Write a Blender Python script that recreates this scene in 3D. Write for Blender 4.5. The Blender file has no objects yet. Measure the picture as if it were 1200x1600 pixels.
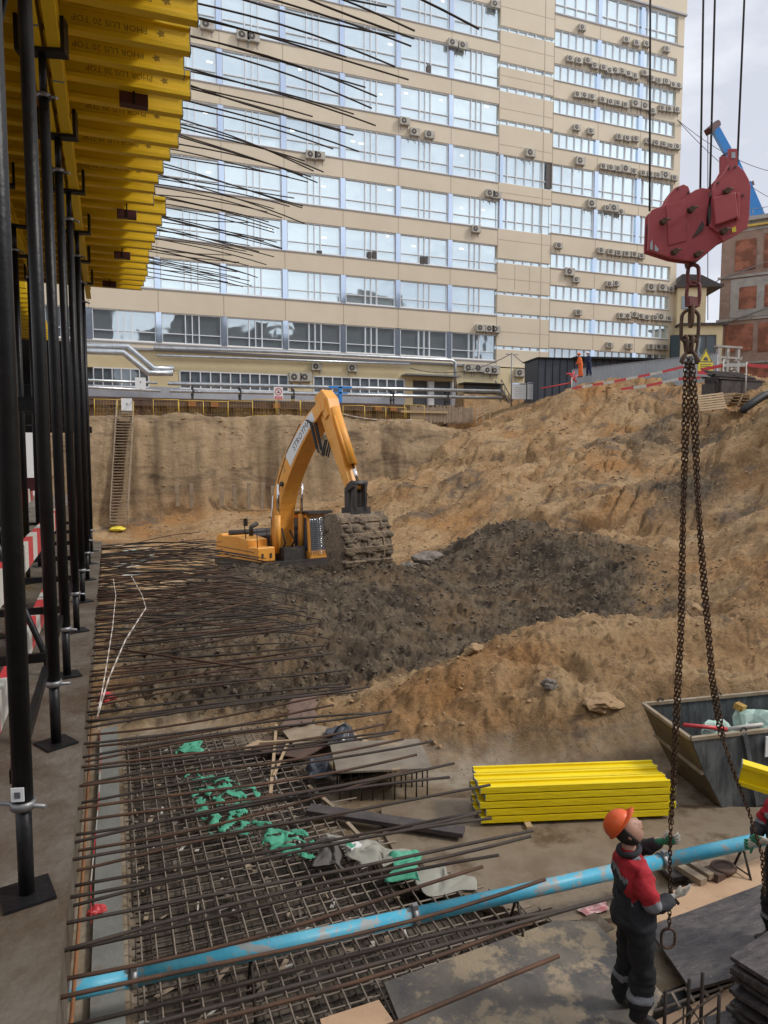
import bpy, bmesh, math, random
import numpy as np
from mathutils import Vector, Matrix, Euler, noise as mnoise
R = math.radians
rnd = random.Random(7)
scene = bpy.context.scene

# ------------------------------------------------------------------ camera
CAMZ = 1.6
F_PX = 1111.1
PITCH = math.atan(92.0 / F_PX)
YAW = math.atan(428 * math.cos(PITCH) / F_PX)
cam_d = bpy.data.cameras.new("camera")
cam_d.sensor_fit = 'VERTICAL'
cam_d.sensor_height = 36.0
cam_d.sensor_width = 27.0
cam_d.lens = 25.0
cam_d.clip_start = 0.05
cam_d.clip_end = 3000
cam = bpy.data.objects.new("camera", cam_d)
scene.collection.objects.link(cam)
cam.location = (0, 0, CAMZ)
cam.rotation_euler = (math.pi / 2 - PITCH, 0, -YAW)
scene.camera = cam

# ------------------------------------------------------------------ world: overcast sky
SUN_EL, SUN_AZ = R(43), R(118)          # azimuth clockwise from +Y
w = bpy.data.worlds.new("World")
scene.world = w
w.use_nodes = True
nt = w.node_tree
nt.nodes.clear()
wo = nt.nodes.new('ShaderNodeOutputWorld')
bg = nt.nodes.new('ShaderNodeBackground')
sky = nt.nodes.new('ShaderNodeTexSky')
sky.sky_type = 'NISHITA'
sky.sun_disc = False
sky.sun_elevation = SUN_EL
sky.sun_rotation = SUN_AZ
sky.air_density = 1.0
sky.dust_density = 2.0
tc = nt.nodes.new('ShaderNodeTexCoord')
mp = nt.nodes.new('ShaderNodeMapping')
mp.inputs['Scale'].default_value = (1, 1, 2.6)
nz = nt.nodes.new('ShaderNodeTexNoise')
nz.inputs['Scale'].default_value = 2.4
nz.inputs['Detail'].default_value = 7
nz.inputs['Roughness'].default_value = 0.55
rp = nt.nodes.new('ShaderNodeValToRGB')
rp.color_ramp.elements[0].position = 0.38
rp.color_ramp.elements[0].color = (5.7, 5.9, 6.6, 1)
rp.color_ramp.elements[1].position = 0.66
rp.color_ramp.elements[1].color = (10.2, 10.25, 10.4, 1)
mx = nt.nodes.new('ShaderNodeMix')
mx.data_type = 'RGBA'
mx.inputs[0].default_value = 0.88
L = nt.links.new
L(tc.outputs['Generated'], mp.inputs['Vector'])
L(mp.outputs[0], nz.inputs['Vector'])
L(nz.outputs['Fac'], rp.inputs[0])
L(sky.outputs[0], mx.inputs[6])
L(rp.outputs[0], mx.inputs[7])
L(mx.outputs[2], bg.inputs['Color'])
bg.inputs['Strength'].default_value = 0.094
L(bg.outputs[0], wo.inputs[0])

sun_d = bpy.data.lights.new("sun", 'SUN')
sun_d.energy = 1.5
sun_d.angle = R(10)
sun_d.color = (1.0, 0.96, 0.9)
sun = bpy.data.objects.new("sun", sun_d)
scene.collection.objects.link(sun)
sd = Vector((math.sin(SUN_AZ) * math.cos(SUN_EL), math.cos(SUN_AZ) * math.cos(SUN_EL), math.sin(SUN_EL)))
sun.rotation_euler = (-sd).to_track_quat('-Z', 'Y').to_euler()
sun.location = (0, -10, 40)

scene.view_settings.view_transform = 'Standard'
scene.view_settings.look = 'None'
scene.view_settings.gamma = 1
scene.view_settings.use_curve_mapping = False
scene.view_settings.exposure = 0.46
scene.render.engine = 'CYCLES'
scene.cycles.max_bounces = 5
scene.cycles.diffuse_bounces = 3
scene.cycles.glossy_bounces = 3
scene.render.resolution_x = 768
scene.render.resolution_y = 1024

# ------------------------------------------------------------------ survey helpers (measured sight lines -> world points)
FW = Vector((math.sin(YAW) * math.cos(PITCH), math.cos(YAW) * math.cos(PITCH), -math.sin(PITCH)))
RT = Vector((math.cos(YAW), -math.sin(YAW), 0))
UP = RT.cross(FW)
C0 = Vector((0, 0, CAMZ))
def ray(x, y): return FW + RT * ((x - 600) / F_PX) - UP * ((y - 800) / F_PX)
def atD(x, y, d): return C0 + ray(x, y) * d
def atZ(x, y, z):
    r = ray(x, y); return C0 + r * ((z - CAMZ) / r.z)
def atY(x, y, Y):
    r = ray(x, y); return C0 + r * (Y / r.y)

# ------------------------------------------------------------------ object helpers
def link(o):
    scene.collection.objects.link(o); return o
def tag(o, label=None, cat=None, group=None, kind=None):
    if label: o['label'] = label
    if cat: o['category'] = cat
    if group: o['group'] = group
    if kind: o['kind'] = kind
    return o
def empty(name, loc, rz=0, label=None, cat=None, group=None):
    o = bpy.data.objects.new(name, None)
    o.empty_display_size = 0.2
    o.location = loc
    o.rotation_euler = (0, 0, rz)
    return tag(link(o), label, cat, group)
KIDS = {}
def copy_tree(o, parent=None):
    c = o.copy(); link(c)
    if parent is not None:
        c.parent = parent
        KIDS.setdefault(parent.name, []).append(c)
    for ch in KIDS.get(o.name, []):
        copy_tree(ch, c)
    return c
WORDS = 'zeroth first second third fourth fifth sixth seventh eighth ninth tenth eleventh twelfth thirteenth fourteenth fifteenth sixteenth seventeenth eighteenth nineteenth twentieth'.split()
TENS = {20: 'twenty', 30: 'thirty', 40: 'forty', 50: 'fifty'}
def nth(n):
    if n <= 20: return WORDS[n]
    t = n // 10 * 10
    if n % 10 == 0: return TENS[t][:-1] + 'ieth'
    return TENS[t] + '-' + WORDS[n % 10]

class MB:
    def __init__(s): s.v = []; s.f = []; s.m = []; s.sm = []
    def add(s, vs, fs, mi=0, sm=False):
        b = len(s.v)
        s.v.extend([tuple(p) for p in vs])
        for f in fs:
            s.f.append([i + b for i in f]); s.m.append(mi); s.sm.append(sm)
        return s
    def box(s, c, size, rot=None, mi=0, taper=1.0):
        hx, hy, hz = size[0] / 2, size[1] / 2, size[2] / 2
        vs = []
        for z in (-hz, hz):
            t = taper if z > 0 else 1
            for x, y in ((-hx, -hy), (hx, -hy), (hx, hy), (-hx, hy)):
                vs.append(Vector((x * t, y * t, z)))
        if rot is not None:
            if not isinstance(rot, Matrix): rot = Euler(rot).to_matrix()
            vs = [rot @ p for p in vs]
        c = Vector(c)
        return s.add([p + c for p in vs], [(0, 3, 2, 1), (4, 5, 6, 7), (0, 1, 5, 4), (1, 2, 6, 5), (2, 3, 7, 6), (3, 0, 4, 7)], mi)
    def b2(s, lo, hi, mi=0):
        lo = Vector(lo); hi = Vector(hi)
        return s.box((lo + hi) / 2, (hi - lo), None, mi)
    def bar(s, a, b, wd, ht, mi=0, up=(0, 0, 1)):
        a = Vector(a); b = Vector(b); d = b - a
        ln = d.length
        if ln < 1e-6: return s
        x = d / ln; u = Vector(up)
        if abs(x.dot(u)) > 0.99: u = Vector((0, 1, 0))
        y = u.cross(x).normalized(); z = x.cross(y)
        m = Matrix((x, y, z)).transposed()
        return s.box((a + b) / 2, (ln, wd, ht), m, mi)
    def tube(s, pts, r, n=8, mi=0, caps=True, closed=False, sm=True):
        pts = [Vector(p) for p in pts]; N = len(pts)
        rs = r if isinstance(r, (list, tuple)) else [r] * N
        vs = []; prev = None
        for i, p in enumerate(pts):
            if closed: t = pts[(i + 1) % N] - pts[i - 1]
            elif i == 0: t = pts[1] - p
            elif i == N - 1: t = p - pts[i - 1]
            else: t = pts[i + 1] - pts[i - 1]
            t = t.normalized()
            if prev is None:
                u = Vector((0, 0, 1)) if abs(t.z) < 0.9 else Vector((1, 0, 0))
                prev = (u - t * u.dot(t)).normalized()
            else:
                q = prev - t * prev.dot(t)
                prev = q.normalized() if q.length > 1e-6 else prev
            b = t.cross(prev)
            for k in range(n):
                a = 2 * math.pi * k / n
                vs.append(p + (prev * math.cos(a) + b * math.sin(a)) * rs[i])
        fs = []
        for i in range(N if closed else N - 1):
            j = (i + 1) % N
            for k in range(n):
                k2 = (k + 1) % n
                fs.append((i * n + k, i * n + k2, j * n + k2, j * n + k))
        s.add(vs, fs, mi, sm)
        if caps and not closed:
            b0 = len(s.v) - N * n
            s.f.append([b0 + k for k in range(n)][::-1]); s.m.append(mi); s.sm.append(False)
            s.f.append([b0 + (N - 1) * n + k for k in range(n)]); s.m.append(mi); s.sm.append(False)
        return s
    def cyl(s, c, r, h, n=16, mi=0, axis='z', r2=None):
        c = Vector(c); a = {'x': Vector((1, 0, 0)), 'y': Vector((0, 1, 0)), 'z': Vector((0, 0, 1))}[axis]
        return s.tube([c - a * h / 2, c + a * h / 2], [r, r if r2 is None else r2], n, mi)
    def prism(s, poly, t0, t1, fn, mi=0):
        """poly: 2-D outline; fn(u, v, t) -> point"""
        n = len(poly)
        vs = [fn(u, v, t0) for u, v in poly] + [fn(u, v, t1) for u, v in poly]
        fs = [list(range(n))[::-1], list(range(n, 2 * n))]
        for i in range(n):
            j = (i + 1) % n
            fs.append((i, j, n + j, n + i))
        return s.add(vs, fs, mi)
    def sphere(s, c, r, nu=12, nv=8, mi=0, scale=(1, 1, 1)):
        c = Vector(c); vs = []; fs = []
        for i in range(nv + 1):
            th = math.pi * i / nv
            for k in range(nu):
                a = 2 * math.pi * k / nu
                vs.append(c + Vector((r * scale[0] * math.sin(th) * math.cos(a), r * scale[1] * math.sin(th) * math.sin(a), r * scale[2] * math.cos(th))))
        for i in range(nv):
            for k in range(nu):
                k2 = (k + 1) % nu
                fs.append((i * nu + k, i * nu + k2, (i + 1) * nu + k2, (i + 1) * nu + k)[::-1])
        return s.add(vs, fs, mi, True)
    def build(s, name, mat, parent=None, label=None, cat=None, group=None, kind=None, origin='base', bevel=0, world=False):
        me = bpy.data.meshes.new(name)
        vs = np.array(s.v, dtype=float).reshape(-1, 3)
        loc = np.zeros(3)
        if parent is None and origin == 'base':
            lo = vs.min(0); hi = vs.max(0)
            loc = np.array([(lo[0] + hi[0]) / 2, (lo[1] + hi[1]) / 2, lo[2]])
            vs = vs - loc
        me.from_pydata([tuple(p) for p in vs], [], s.f)
        mats = mat if isinstance(mat, (list, tuple)) else [mat]
        for m_ in mats: me.materials.append(m_)
        me.polygons.foreach_set('material_index', s.m)
        me.polygons.foreach_set('use_smooth', s.sm)
        me.validate(); me.update()
        bm = bmesh.new(); bm.from_mesh(me); bmesh.ops.recalc_face_normals(bm, faces=bm.faces); bm.to_mesh(me); bm.free()
        o = bpy.data.objects.new(name, me); link(o)
        o.location = loc
        if parent is not None:
            o.parent = parent
            KIDS.setdefault(parent.name, []).append(o)
        if bevel:
            md = o.modifiers.new('bevel', 'BEVEL'); md.width = bevel; md.segments = 2; md.limit_method = 'ANGLE'
        return tag(o, label, cat, group, kind)

def child_local(parent, mb_world):
    """move world-space builder coordinates into parent's space (parent without rotation)"""
    p = parent.location
    mb_world.v = [(v[0] - p[0], v[1] - p[1], v[2] - p[2]) for v in mb_world.v]
    return mb_world

def text_mesh(name, body, size, mat, parent, M, depth=0.002, align='CENTER', label=None, bold=0.0):
    cu = bpy.data.curves.new(name, 'FONT')
    cu.body = body; cu.size = size; cu.align_x = align; cu.align_y = 'CENTER'
    cu.extrude = depth; cu.offset = bold; cu.resolution_u = 2
    o = bpy.data.objects.new(name, cu); link(o)
    dg = bpy.context.evaluated_depsgraph_get(); dg.update()
    me = bpy.data.meshes.new_from_object(o.evaluated_get(dg))
    bpy.data.objects.remove(o)
    me.transform(M); me.materials.clear(); me.materials.append(mat)
    o = bpy.data.objects.new(name, me); link(o)
    o.parent = parent; KIDS.setdefault(parent.name, []).append(o)
    if label: o['label'] = label
    return o

# ------------------------------------------------------------------ materials
def lin(c): return tuple((x / 255 / 12.92) if x <= 10 else ((x / 255 + 0.055) / 1.055) ** 2.4 for x in c)
MC = {}
def mat(name, col, rough=0.8, col2=None, scale=3.0, bump=0.0, bscale=None, metal=0.0, spots=None, spot_scale=6, spot_pos=0.6,
        stretch=(1, 1, 1), detail=6, spec=0.5, bdist=0.02, emit=None, soft=0.06, alpha=None):
    m = bpy.data.materials.new(name); m.use_nodes = True
    t = m.node_tree; b = t.nodes['Principled BSDF']
    b.inputs['Roughness'].default_value = rough; b.inputs['Metallic'].default_value = metal
    b.inputs['Specular IOR Level'].default_value = spec
    b.inputs['Base Color'].default_value = (*col, 1)
    lk = t.links.new
    co = t.nodes.new('ShaderNodeTexCoord'); mpn = t.nodes.new('ShaderNodeMapping')
    mpn.inputs['Scale'].default_value = stretch
    oi = t.nodes.new('ShaderNodeObjectInfo'); ad = t.nodes.new('ShaderNodeVectorMath'); ad.operation = 'MULTIPLY_ADD'
    ad.inputs[1].default_value = (1, 1, 1)
    cb = t.nodes.new('ShaderNodeCombineXYZ'); mlt = t.nodes.new('ShaderNodeMath'); mlt.operation = 'MULTIPLY'; mlt.inputs[1].default_value = 37
    lk(oi.outputs['Random'], mlt.inputs[0])
    for k in range(3): lk(mlt.outputs[0], cb.inputs[k])
    lk(co.outputs['Object'], ad.inputs[0]); lk(cb.outputs[0], ad.inputs[2])
    lk(ad.outputs[0], mpn.inputs['Vector'])
    cur = None
    if col2 is not None:
        n = t.nodes.new('ShaderNodeTexNoise'); n.inputs['Scale'].default_value = scale; n.inputs['Detail'].default_value = detail
        n.inputs['Roughness'].default_value = 0.62
        r = t.nodes.new('ShaderNodeValToRGB'); r.color_ramp.elements[0].position = 0.35; r.color_ramp.elements[1].position = 0.68
        r.color_ramp.elements[0].color = (*col, 1); r.color_ramp.elements[1].color = (*col2, 1)
        lk(mpn.outputs[0], n.inputs['Vector']); lk(n.outputs['Fac'], r.inputs[0])
        cur = r.outputs[0]
    if spots is not None:
        n = t.nodes.new('ShaderNodeTexNoise'); n.inputs['Scale'].default_value = spot_scale; n.inputs['Detail'].default_value = 9
        n.inputs['Roughness'].default_value = 0.68
        r = t.nodes.new('ShaderNodeValToRGB'); r.color_ramp.elements[0].position = spot_pos; r.color_ramp.elements[1].position = spot_pos + soft
        r.color_ramp.elements[0].color = (0, 0, 0, 1); r.color_ramp.elements[1].color = (1, 1, 1, 1)
        lk(mpn.outputs[0], n.inputs['Vector']); lk(n.outputs['Fac'], r.inputs[0])
        mxx = t.nodes.new('ShaderNodeMix'); mxx.data_type = 'RGBA'
        mxx.inputs[6].default_value = (*col, 1); mxx.inputs[7].default_value = (*spots, 1)
        lk(r.outputs[0], mxx.inputs[0])
        if cur is not None: lk(cur, mxx.inputs[6])
        cur = mxx.outputs[2]
    if cur is not None: lk(cur, b.inputs['Base Color'])
    if bump:
        n = t.nodes.new('ShaderNodeTexNoise'); n.inputs['Scale'].default_value = bscale or scale * 4; n.inputs['Detail'].default_value = 8
        bn = t.nodes.new('ShaderNodeBump'); bn.inputs['Strength'].default_value = bump; bn.inputs['Distance'].default_value = bdist
        lk(mpn.outputs[0], n.inputs['Vector']); lk(n.outputs['Fac'], bn.inputs['Height']); lk(bn.outputs[0], b.inputs['Normal'])
    if emit:
        b.inputs['Emission Color'].default_value = (*emit[0], 1); b.inputs['Emission Strength'].default_value = emit[1]
    MC[name] = m
    return m
M_wall = mat('cladding', (0.62, 0.535, 0.405), 0.7, (0.68, 0.595, 0.46), 0.25, 0.0, spots=(0.56, 0.475, 0.355), spot_scale=0.8, spot_pos=0.62, soft=.2)
M_wall2 = mat('cladding_yellow', (0.62, 0.52, 0.31), 0.75, (0.7, 0.59, 0.37), 0.5, spots=(0.5, 0.41, 0.26), spot_scale=1.2, spot_pos=0.6, soft=.2)
M_seam = mat('seam', (0.42, 0.35, 0.26), 0.8)
M_swiv = mat('swivel_red', (0.13, 0.035, 0.035), 0.55, (0.2, 0.05, 0.045), 20)
M_white = mat('white_frame', (0.80, 0.82, 0.85), 0.5, (0.74, 0.76, 0.8), 0.8)
M_pillar = mat('pillar_blue', (0.56, 0.66, 0.79), 0.12, (0.62, 0.71, 0.82), 0.6, metal=.45)
M_sill = mat('sill', (0.3, 0.3, 0.33), 0.5)
M_acw = mat('ac_casing', (0.5, 0.475, 0.42), 0.5, (0.3, 0.27, 0.22), 3)
M_acd = mat('ac_grille', (0.07, 0.06, 0.055), 0.6)
M_lamp = mat('ceiling_lamp', (0.9, 0.9, 0.85), 0.5, emit=((1, 0.97, 0.88), 1.3))
M_yel = mat('yellow_timber', (0.72, 0.46, 0.008), 0.45, (0.84, 0.56, 0.012), 1.2, 0.25, 18, spots=(0.45, 0.26, 0.02), spot_scale=5, spot_pos=0.68, soft=.15, stretch=(0.25, 1.5, 1.5))
M_yel2 = mat('yellow_timber_new', (0.80, 0.58, 0.0), 0.45, (0.93, 0.73, 0.01), 2.5, 0.35, 22, spots=(0.42, 0.31, 0.09), spot_scale=7, spot_pos=0.66, soft=.08, stretch=(0.3, 1.5, 1.5))
M_cap = mat('end_cap', (0.16, 0.19, 0.22), 0.6, (0.3, 0.33, 0.34), 9)
M_ink = mat('stamp_ink', (0.26, 0.16, 0.012), 0.8)
M_blk = mat('black_steel', (0.007, 0.007, 0.008), 0.42, (0.013, 0.013, 0.014), 5, 0.15, 30, metal=0.0, spec=0.3, spots=(0.07, 0.062, 0.055), spot_scale=14, spot_pos=0.68)
M_galv = mat('galvanised', (0.30, 0.30, 0.31), 0.5, (0.2, 0.2, 0.2), 6, 0.1, 30, metal=0.7)
M_pipe = mat('foil_pipe', (0.62, 0.66, 0.7), 0.32, (0.42, 0.45, 0.48), 2.5, 0.3, 6, metal=0.75)
M_rust = mat('rusty_bar', (0.055, 0.034, 0.024), 0.75, (0.12, 0.06, 0.034), 7, 0.5, 90, metal=0.25, bdist=.003)
M_rust2 = mat('dark_bar', (0.038, 0.03, 0.026), 0.7, (0.07, 0.05, 0.038), 7, 0.5, 90, metal=0.3, bdist=.003)
M_rustl = mat('mesh_bar', (0.17, 0.14, 0.115), 0.75, (0.30, 0.24, 0.19), 5, 0.4, 90, metal=0.2, bdist=.003)
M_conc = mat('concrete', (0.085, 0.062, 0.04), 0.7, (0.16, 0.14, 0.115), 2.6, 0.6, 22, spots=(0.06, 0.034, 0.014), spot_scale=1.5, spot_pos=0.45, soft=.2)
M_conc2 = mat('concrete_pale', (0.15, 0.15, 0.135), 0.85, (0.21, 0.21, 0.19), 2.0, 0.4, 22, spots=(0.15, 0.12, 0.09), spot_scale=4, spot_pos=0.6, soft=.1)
M_ply = mat('raw_plywood', (0.48, 0.31, 0.19), 0.8, (0.56, 0.38, 0.24), 2.5, 0.2, 30, spots=(0.3, 0.2, 0.13), spot_scale=4, spot_pos=0.6, soft=.15)
M_plyd = mat('film_plywood', (0.04, 0.034, 0.038), 0.5, (0.11, 0.095, 0.09), 5.5, 0.3, 35, spots=(0.26, 0.22, 0.18), spot_scale=16, spot_pos=0.58, soft=.14, stretch=(1, 3.2, 1))
M_plym = mat('muddy_plywood', (0.075, 0.07, 0.07), 0.65, (0.17, 0.145, 0.115), 2.6, 0.4, 35, spots=(0.3, 0.235, 0.155), spot_scale=2.1, spot_pos=0.5, soft=.07)
M_wood = mat('raw_wood', (0.38, 0.26, 0.15), 0.8, (0.5, 0.37, 0.23), 3, 0.3, 30, stretch=(1, 4, 4))
M_woodg = mat('grey_wood', (0.25, 0.19, 0.13), 0.85, (0.36, 0.28, 0.2), 3, 0.4, 30, spots=(0.12, 0.09, 0.06), spot_scale=5, spot_pos=.6)
M_woodd = mat('dark_wood', (0.05, 0.042, 0.045), 0.75, (0.09, 0.075, 0.07), 4, 0.3, 30)
M_paintb = mat('blue_paint', (0.05, 0.36, 0.54), 0.45, (0.13, 0.46, 0.6), 3, 0.15, 25, spots=(0.30, 0.33, 0.33), spot_scale=5.5, spot_pos=0.535, soft=.04)
M_red = mat('hook_red', (0.38, 0.065, 0.075), 0.5, (0.45, 0.09, 0.10), 3, 0.06, 25, spots=(0.26, 0.1, 0.085), spot_scale=14, spot_pos=0.7, soft=.05)
M_maroon = mat('maroon', (0.06, 0.012, 0.014), 0.5)
M_chain = mat('chain_rust', (0.045, 0.028, 0.018), 0.55, (0.13, 0.065, 0.03), 22, 0.3, 60, metal=0.5)
M_wire = mat('wire_rope', (0.06, 0.055, 0.06), 0.6)
M_ora = mat('machine_orange', (0.76, 0.32, 0.04), 0.45, (0.82, 0.39, 0.075), 1.6, 0.2, 12, spots=(0.33, 0.2, 0.09), spot_scale=2.6, spot_pos=0.58, soft=.14)
M_mach = mat('machine_black', (0.018, 0.018, 0.02), 0.55, (0.06, 0.05, 0.045), 3, spots=(0.12, 0.09, 0.06), spot_scale=4, spot_pos=.62)
M_muddy = mat('muddy_steel', (0.17, 0.125, 0.085), 0.85, (0.27, 0.2, 0.13), 2.2, 0.9, 7, spots=(0.075, 0.055, 0.04), spot_scale=2.6, spot_pos=0.53, soft=.08, bdist=.08)
M_glassd = mat('cab_glass', (0.06, 0.09, 0.13), 0.08, spec=0.8)
M_chrome = mat('chrome', (0.6, 0.6, 0.6), 0.15, metal=1)
M_rub = mat('rubber', (0.015, 0.015, 0.016), 0.6)
M_signw = mat('sign_white', (0.72, 0.73, 0.73), 0.5)
M_signr = mat('sign_red', (0.55, 0.05, 0.07), 0.5)
M_signy = mat('sign_yellow', (0.75, 0.62, 0.05), 0.5)
M_signg = mat('sign_ink', (0.1, 0.1, 0.12), 0.6)
M_yfen = mat('fence_yellow', (0.7, 0.48, 0.06), 0.5, (0.5, 0.34, 0.08), 2)
M_hred = mat('plastic_red', (0.6, 0.05, 0.06), 0.45, (0.5, 0.06, 0.06), 4)
M_hwht = mat('plastic_white', (0.62, 0.6, 0.55), 0.5, (0.5, 0.48, 0.42), 4)
M_brick = None
M_grn = mat('green_net', (0.045, 0.27, 0.165), 0.6, (0.09, 0.42, 0.27), 9, 0.3, 20)
M_tarp = mat('grey_tarp', (0.26, 0.25, 0.21), 0.75, (0.34, 0.33, 0.28), 3, 0.2, 14)
M_bag = mat('black_bag', (0.03, 0.035, 0.05), 0.3, (0.06, 0.07, 0.09), 6, 0.4, 12)
M_gbag = mat('pale_green_bag', (0.33, 0.5, 0.42), 0.35, (0.5, 0.62, 0.55), 5, 0.4, 14)
M_skipd = mat('skip_steel', (0.045, 0.05, 0.055), 0.55, (0.15, 0.16, 0.165), 3, 0.3, 14, metal=.2, spots=(0.2, 0.19, 0.17), spot_scale=4.5, spot_pos=0.61, soft=.14, stretch=(2.5, 2.5, .8))
M_skipo = mat('skip_olive', (0.11, 0.075, 0.03), 0.6, (0.16, 0.12, 0.06), 3, 0.3, 14, spots=(0.07, 0.035, 0.02), spot_scale=4, spot_pos=.58)
M_skipr = mat('skip_rim', (0.32, 0.27, 0.2), 0.6, (0.24, 0.17, 0.1), 6)
M_corr = mat('corrugated', (0.5, 0.54, 0.57), 0.45, (0.42, 0.46, 0.5), 0.6, metal=.1)
M_cont = mat('container_grey', (0.045, 0.055, 0.075), 0.5, (0.06, 0.07, 0.09), 1)
M_bluec = mat('crane_blue', (0.03, 0.22, 0.62), 0.4, (0.04, 0.26, 0.68), 1)
M_whc = mat('crane_grey', (0.5, 0.55, 0.6), 0.4)
M_rsteel = mat('rusty_beam', (0.075, 0.045, 0.035), 0.8, (0.15, 0.085, 0.05), 1.5, 0.4, 12)
M_pile = mat('lagging', (0.3, 0.2, 0.12), 0.85, (0.42, 0.3, 0.18), 1.0, 0.3, 20, spots=(0.13, 0.08, 0.05), spot_scale=3, spot_pos=.56)
M_plast = mat('render_grey', (0.42, 0.4, 0.38), 0.85, (0.3, 0.28, 0.26), 1, spots=(0.2, 0.17, 0.15), spot_scale=2, spot_pos=.58)
M_rock = mat('stone', (0.13, 0.11, 0.095), 0.85, (0.25, 0.21, 0.17), 9, 0.5, 25)
M_clodd = mat('dark_clod', (0.10, 0.078, 0.056), 0.95, (0.16, 0.125, 0.09), 9, 0.5, 40)
M_clods = mat('sand_clod', (0.38, 0.25, 0.135), 0.95, (0.29, 0.19, 0.1), 9, 0.5, 40)

def glass_mat(name, tint, rough=0.03, metal=0.75, bump=0.02, bs=0.35):
    m = bpy.data.materials.new(name); m.use_nodes = True
    t = m.node_tree; b = t.nodes['Principled BSDF']
    b.inputs['Base Color'].default_value = (*tint, 1); b.inputs['Roughness'].default_value = rough
    b.inputs['Metallic'].default_value = metal
    n = t.nodes.new('ShaderNodeTexNoise'); n.inputs['Scale'].default_value = bs; n.inputs['Detail'].default_value = 2
    co = t.nodes.new('ShaderNodeTexCoord')
    bn = t.nodes.new('ShaderNodeBump'); bn.inputs['Strength'].default_value = bump; bn.inputs['Distance'].default_value = 1.0
    t.links.new(co.outputs['Object'], n.inputs['Vector']); t.links.new(n.outputs['Fac'], bn.inputs['Height']); t.links.new(bn.outputs[0], b.inputs['Normal'])
    return m
M_glass = glass_mat('window_glass', (0.74, 0.86, 0.91), bump=.03)
M_glassl = glass_mat('window_glass_low', (0.5, 0.58, 0.63), metal=0.8, bump=.03)  # tint darkened so the glass colour itself carries the lowest rows' dark reflections
M_pillar = glass_mat('pillar_glass', (0.60, 0.71, 0.88), rough=.08, metal=.8, bump=.02)
M_glassg = glass_mat('ground_glass', (0.22, 0.26, 0.29), metal=0.45)
# ------------------------------------------------------------------ terrain
PITZ = -3.2
ctrl = [  # (px, py, distance) sight points, turned into world points
 (600,1075,13.5),(700,1040,13.5),(800,1000,14),(900,970,14.3),(1000,973,14.3),(1055,985,14.4),(800,1110,11.6),(950,1080,11.8),(1000,1040,12.6),(700,1120,12),(745,1178,11.0),(850,1165,10.9),(950,1150,10.8),(1020,1140,10.6),
 (640,1060,15.5),(750,1022,17.5),(700,950,21),(700,900,25),(640,890,26.5),(800,880,25),(820,818,27.5),(760,835,27.5),(880,835,27),(900,850,25),(1000,900,22),(1042,955,19),
 (820,845,31.5),(900,830,30.5),(740,855,31.5),
 (1080,970,17),(1120,1060,13.2),(1200,1080,11.5),(1200,1000,14),(1200,900,18),(1200,800,24),(1200,720,30),(1200,660,35.5),
 (1100,650,42),(1100,700,36),(1100,800,28),(1050,850,25),(1000,800,29.5),(1000,700,38),(1000,650,44),(900,650,46.5),(900,700,41),(900,780,33),(900,812,30.5),
 (800,660,49),(800,720,43),(800,790,34.5),(740,672,50.5),(700,700,47.5),(660,740,44.5),(620,800,40.5),(640,850,34),(570,760,45),(560,800,42),
 (300,800,44.5),(300,822,42),(300,862,35),(420,835,38),(420,865,34),(200,835,41),(200,870,33),(480,850,37),(520,860,33),
 (400,890,24.0),(480,897,23.5),(560,893,23.5),(640,900,23.2),(330,905,24.5),(250,935,22.5),(440,975,18.5),(540,985,18),(600,1020,16.6),(500,1050,15.4),(350,1010,17.6),(250,1020,17.2),(350,1110,13.3),(220,1110,13.3),(480,1110,13.2),
 (400,902,28.5),(450,902,28.5),(500,905,28),
 (900,612,51),(1000,607,49),(960,604,50.5),(820,640,53),(1080,622,45),(1150,612,44),(1200,606,43),(1200,600,48),(1100,590,58),(1000,598,58),(900,612,58),
]
CT = [tuple(atD(*c)) for c in ctrl]
# level floor of the pit near the slab, and far ground
for x, y in [(0,0),(3,0),(6,0),(10,0),(0,3),(3,3),(6,3),(9,3),(13,3),(0,6),(3,6),(6,6),(8,6),(0,9),(2.5,9),(4.5,8.2),(6.6,7.7),(7.6,7.2),(9.5,6.3),(0,12),(2,11.6),(4.3,9.6),(-6,5),(-6,12),(-6,20),(-2,16),(-1,22),(-2,30),(-6,40),(-1,40)]:
    CT.append((x, y, PITZ))
CT += [(14, 5, -2.2), (13, 9, -2.6), (20, 8, 1.0), (24, 14, 4.0), (30, 24, 5), (40, 35, 6.2), (60, 40, 7), (80, 55, 8), (60, 70, 9), (32, 70, 8), (-8, 47, -2), (10, 47, -1.9), (0, 46.5, -2.0), (18, 46, -1.4)]
CT = np.array(CT)
def tps_fit(P, lam=0.02):
    n = len(P); X = P[:, :2]; D2 = ((X[:, None] - X[None]) ** 2).sum(-1)
    K = 0.5 * D2 * np.log(D2 + 1e-9); A = np.zeros((n + 3, n + 3))
    A[:n, :n] = K + lam * np.eye(n); A[:n, n] = 1; A[:n, n + 1:] = X; A[n, :n] = 1; A[n + 1:, :n] = X.T
    return np.linalg.solve(A, np.concatenate([P[:, 2], np.zeros(3)]))
TW = tps_fit(CT)
def tps(x, y):
    x = np.asarray(x, float); y = np.asarray(y, float); out = np.zeros_like(x)
    n = len(CT)
    for i in range(n):
        d2 = (x - CT[i, 0]) ** 2 + (y - CT[i, 1]) ** 2
        out += TW[i] * 0.5 * d2 * np.log(d2 + 1e-9)
    return out + TW[n] + TW[n + 1] * x + TW[n + 2] * y
def smooth(t): t = np.clip(t, 0, 1); return t * t * (3 - 2 * t)
def mixn(a, b, t): return a + (b - a) * t
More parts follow.
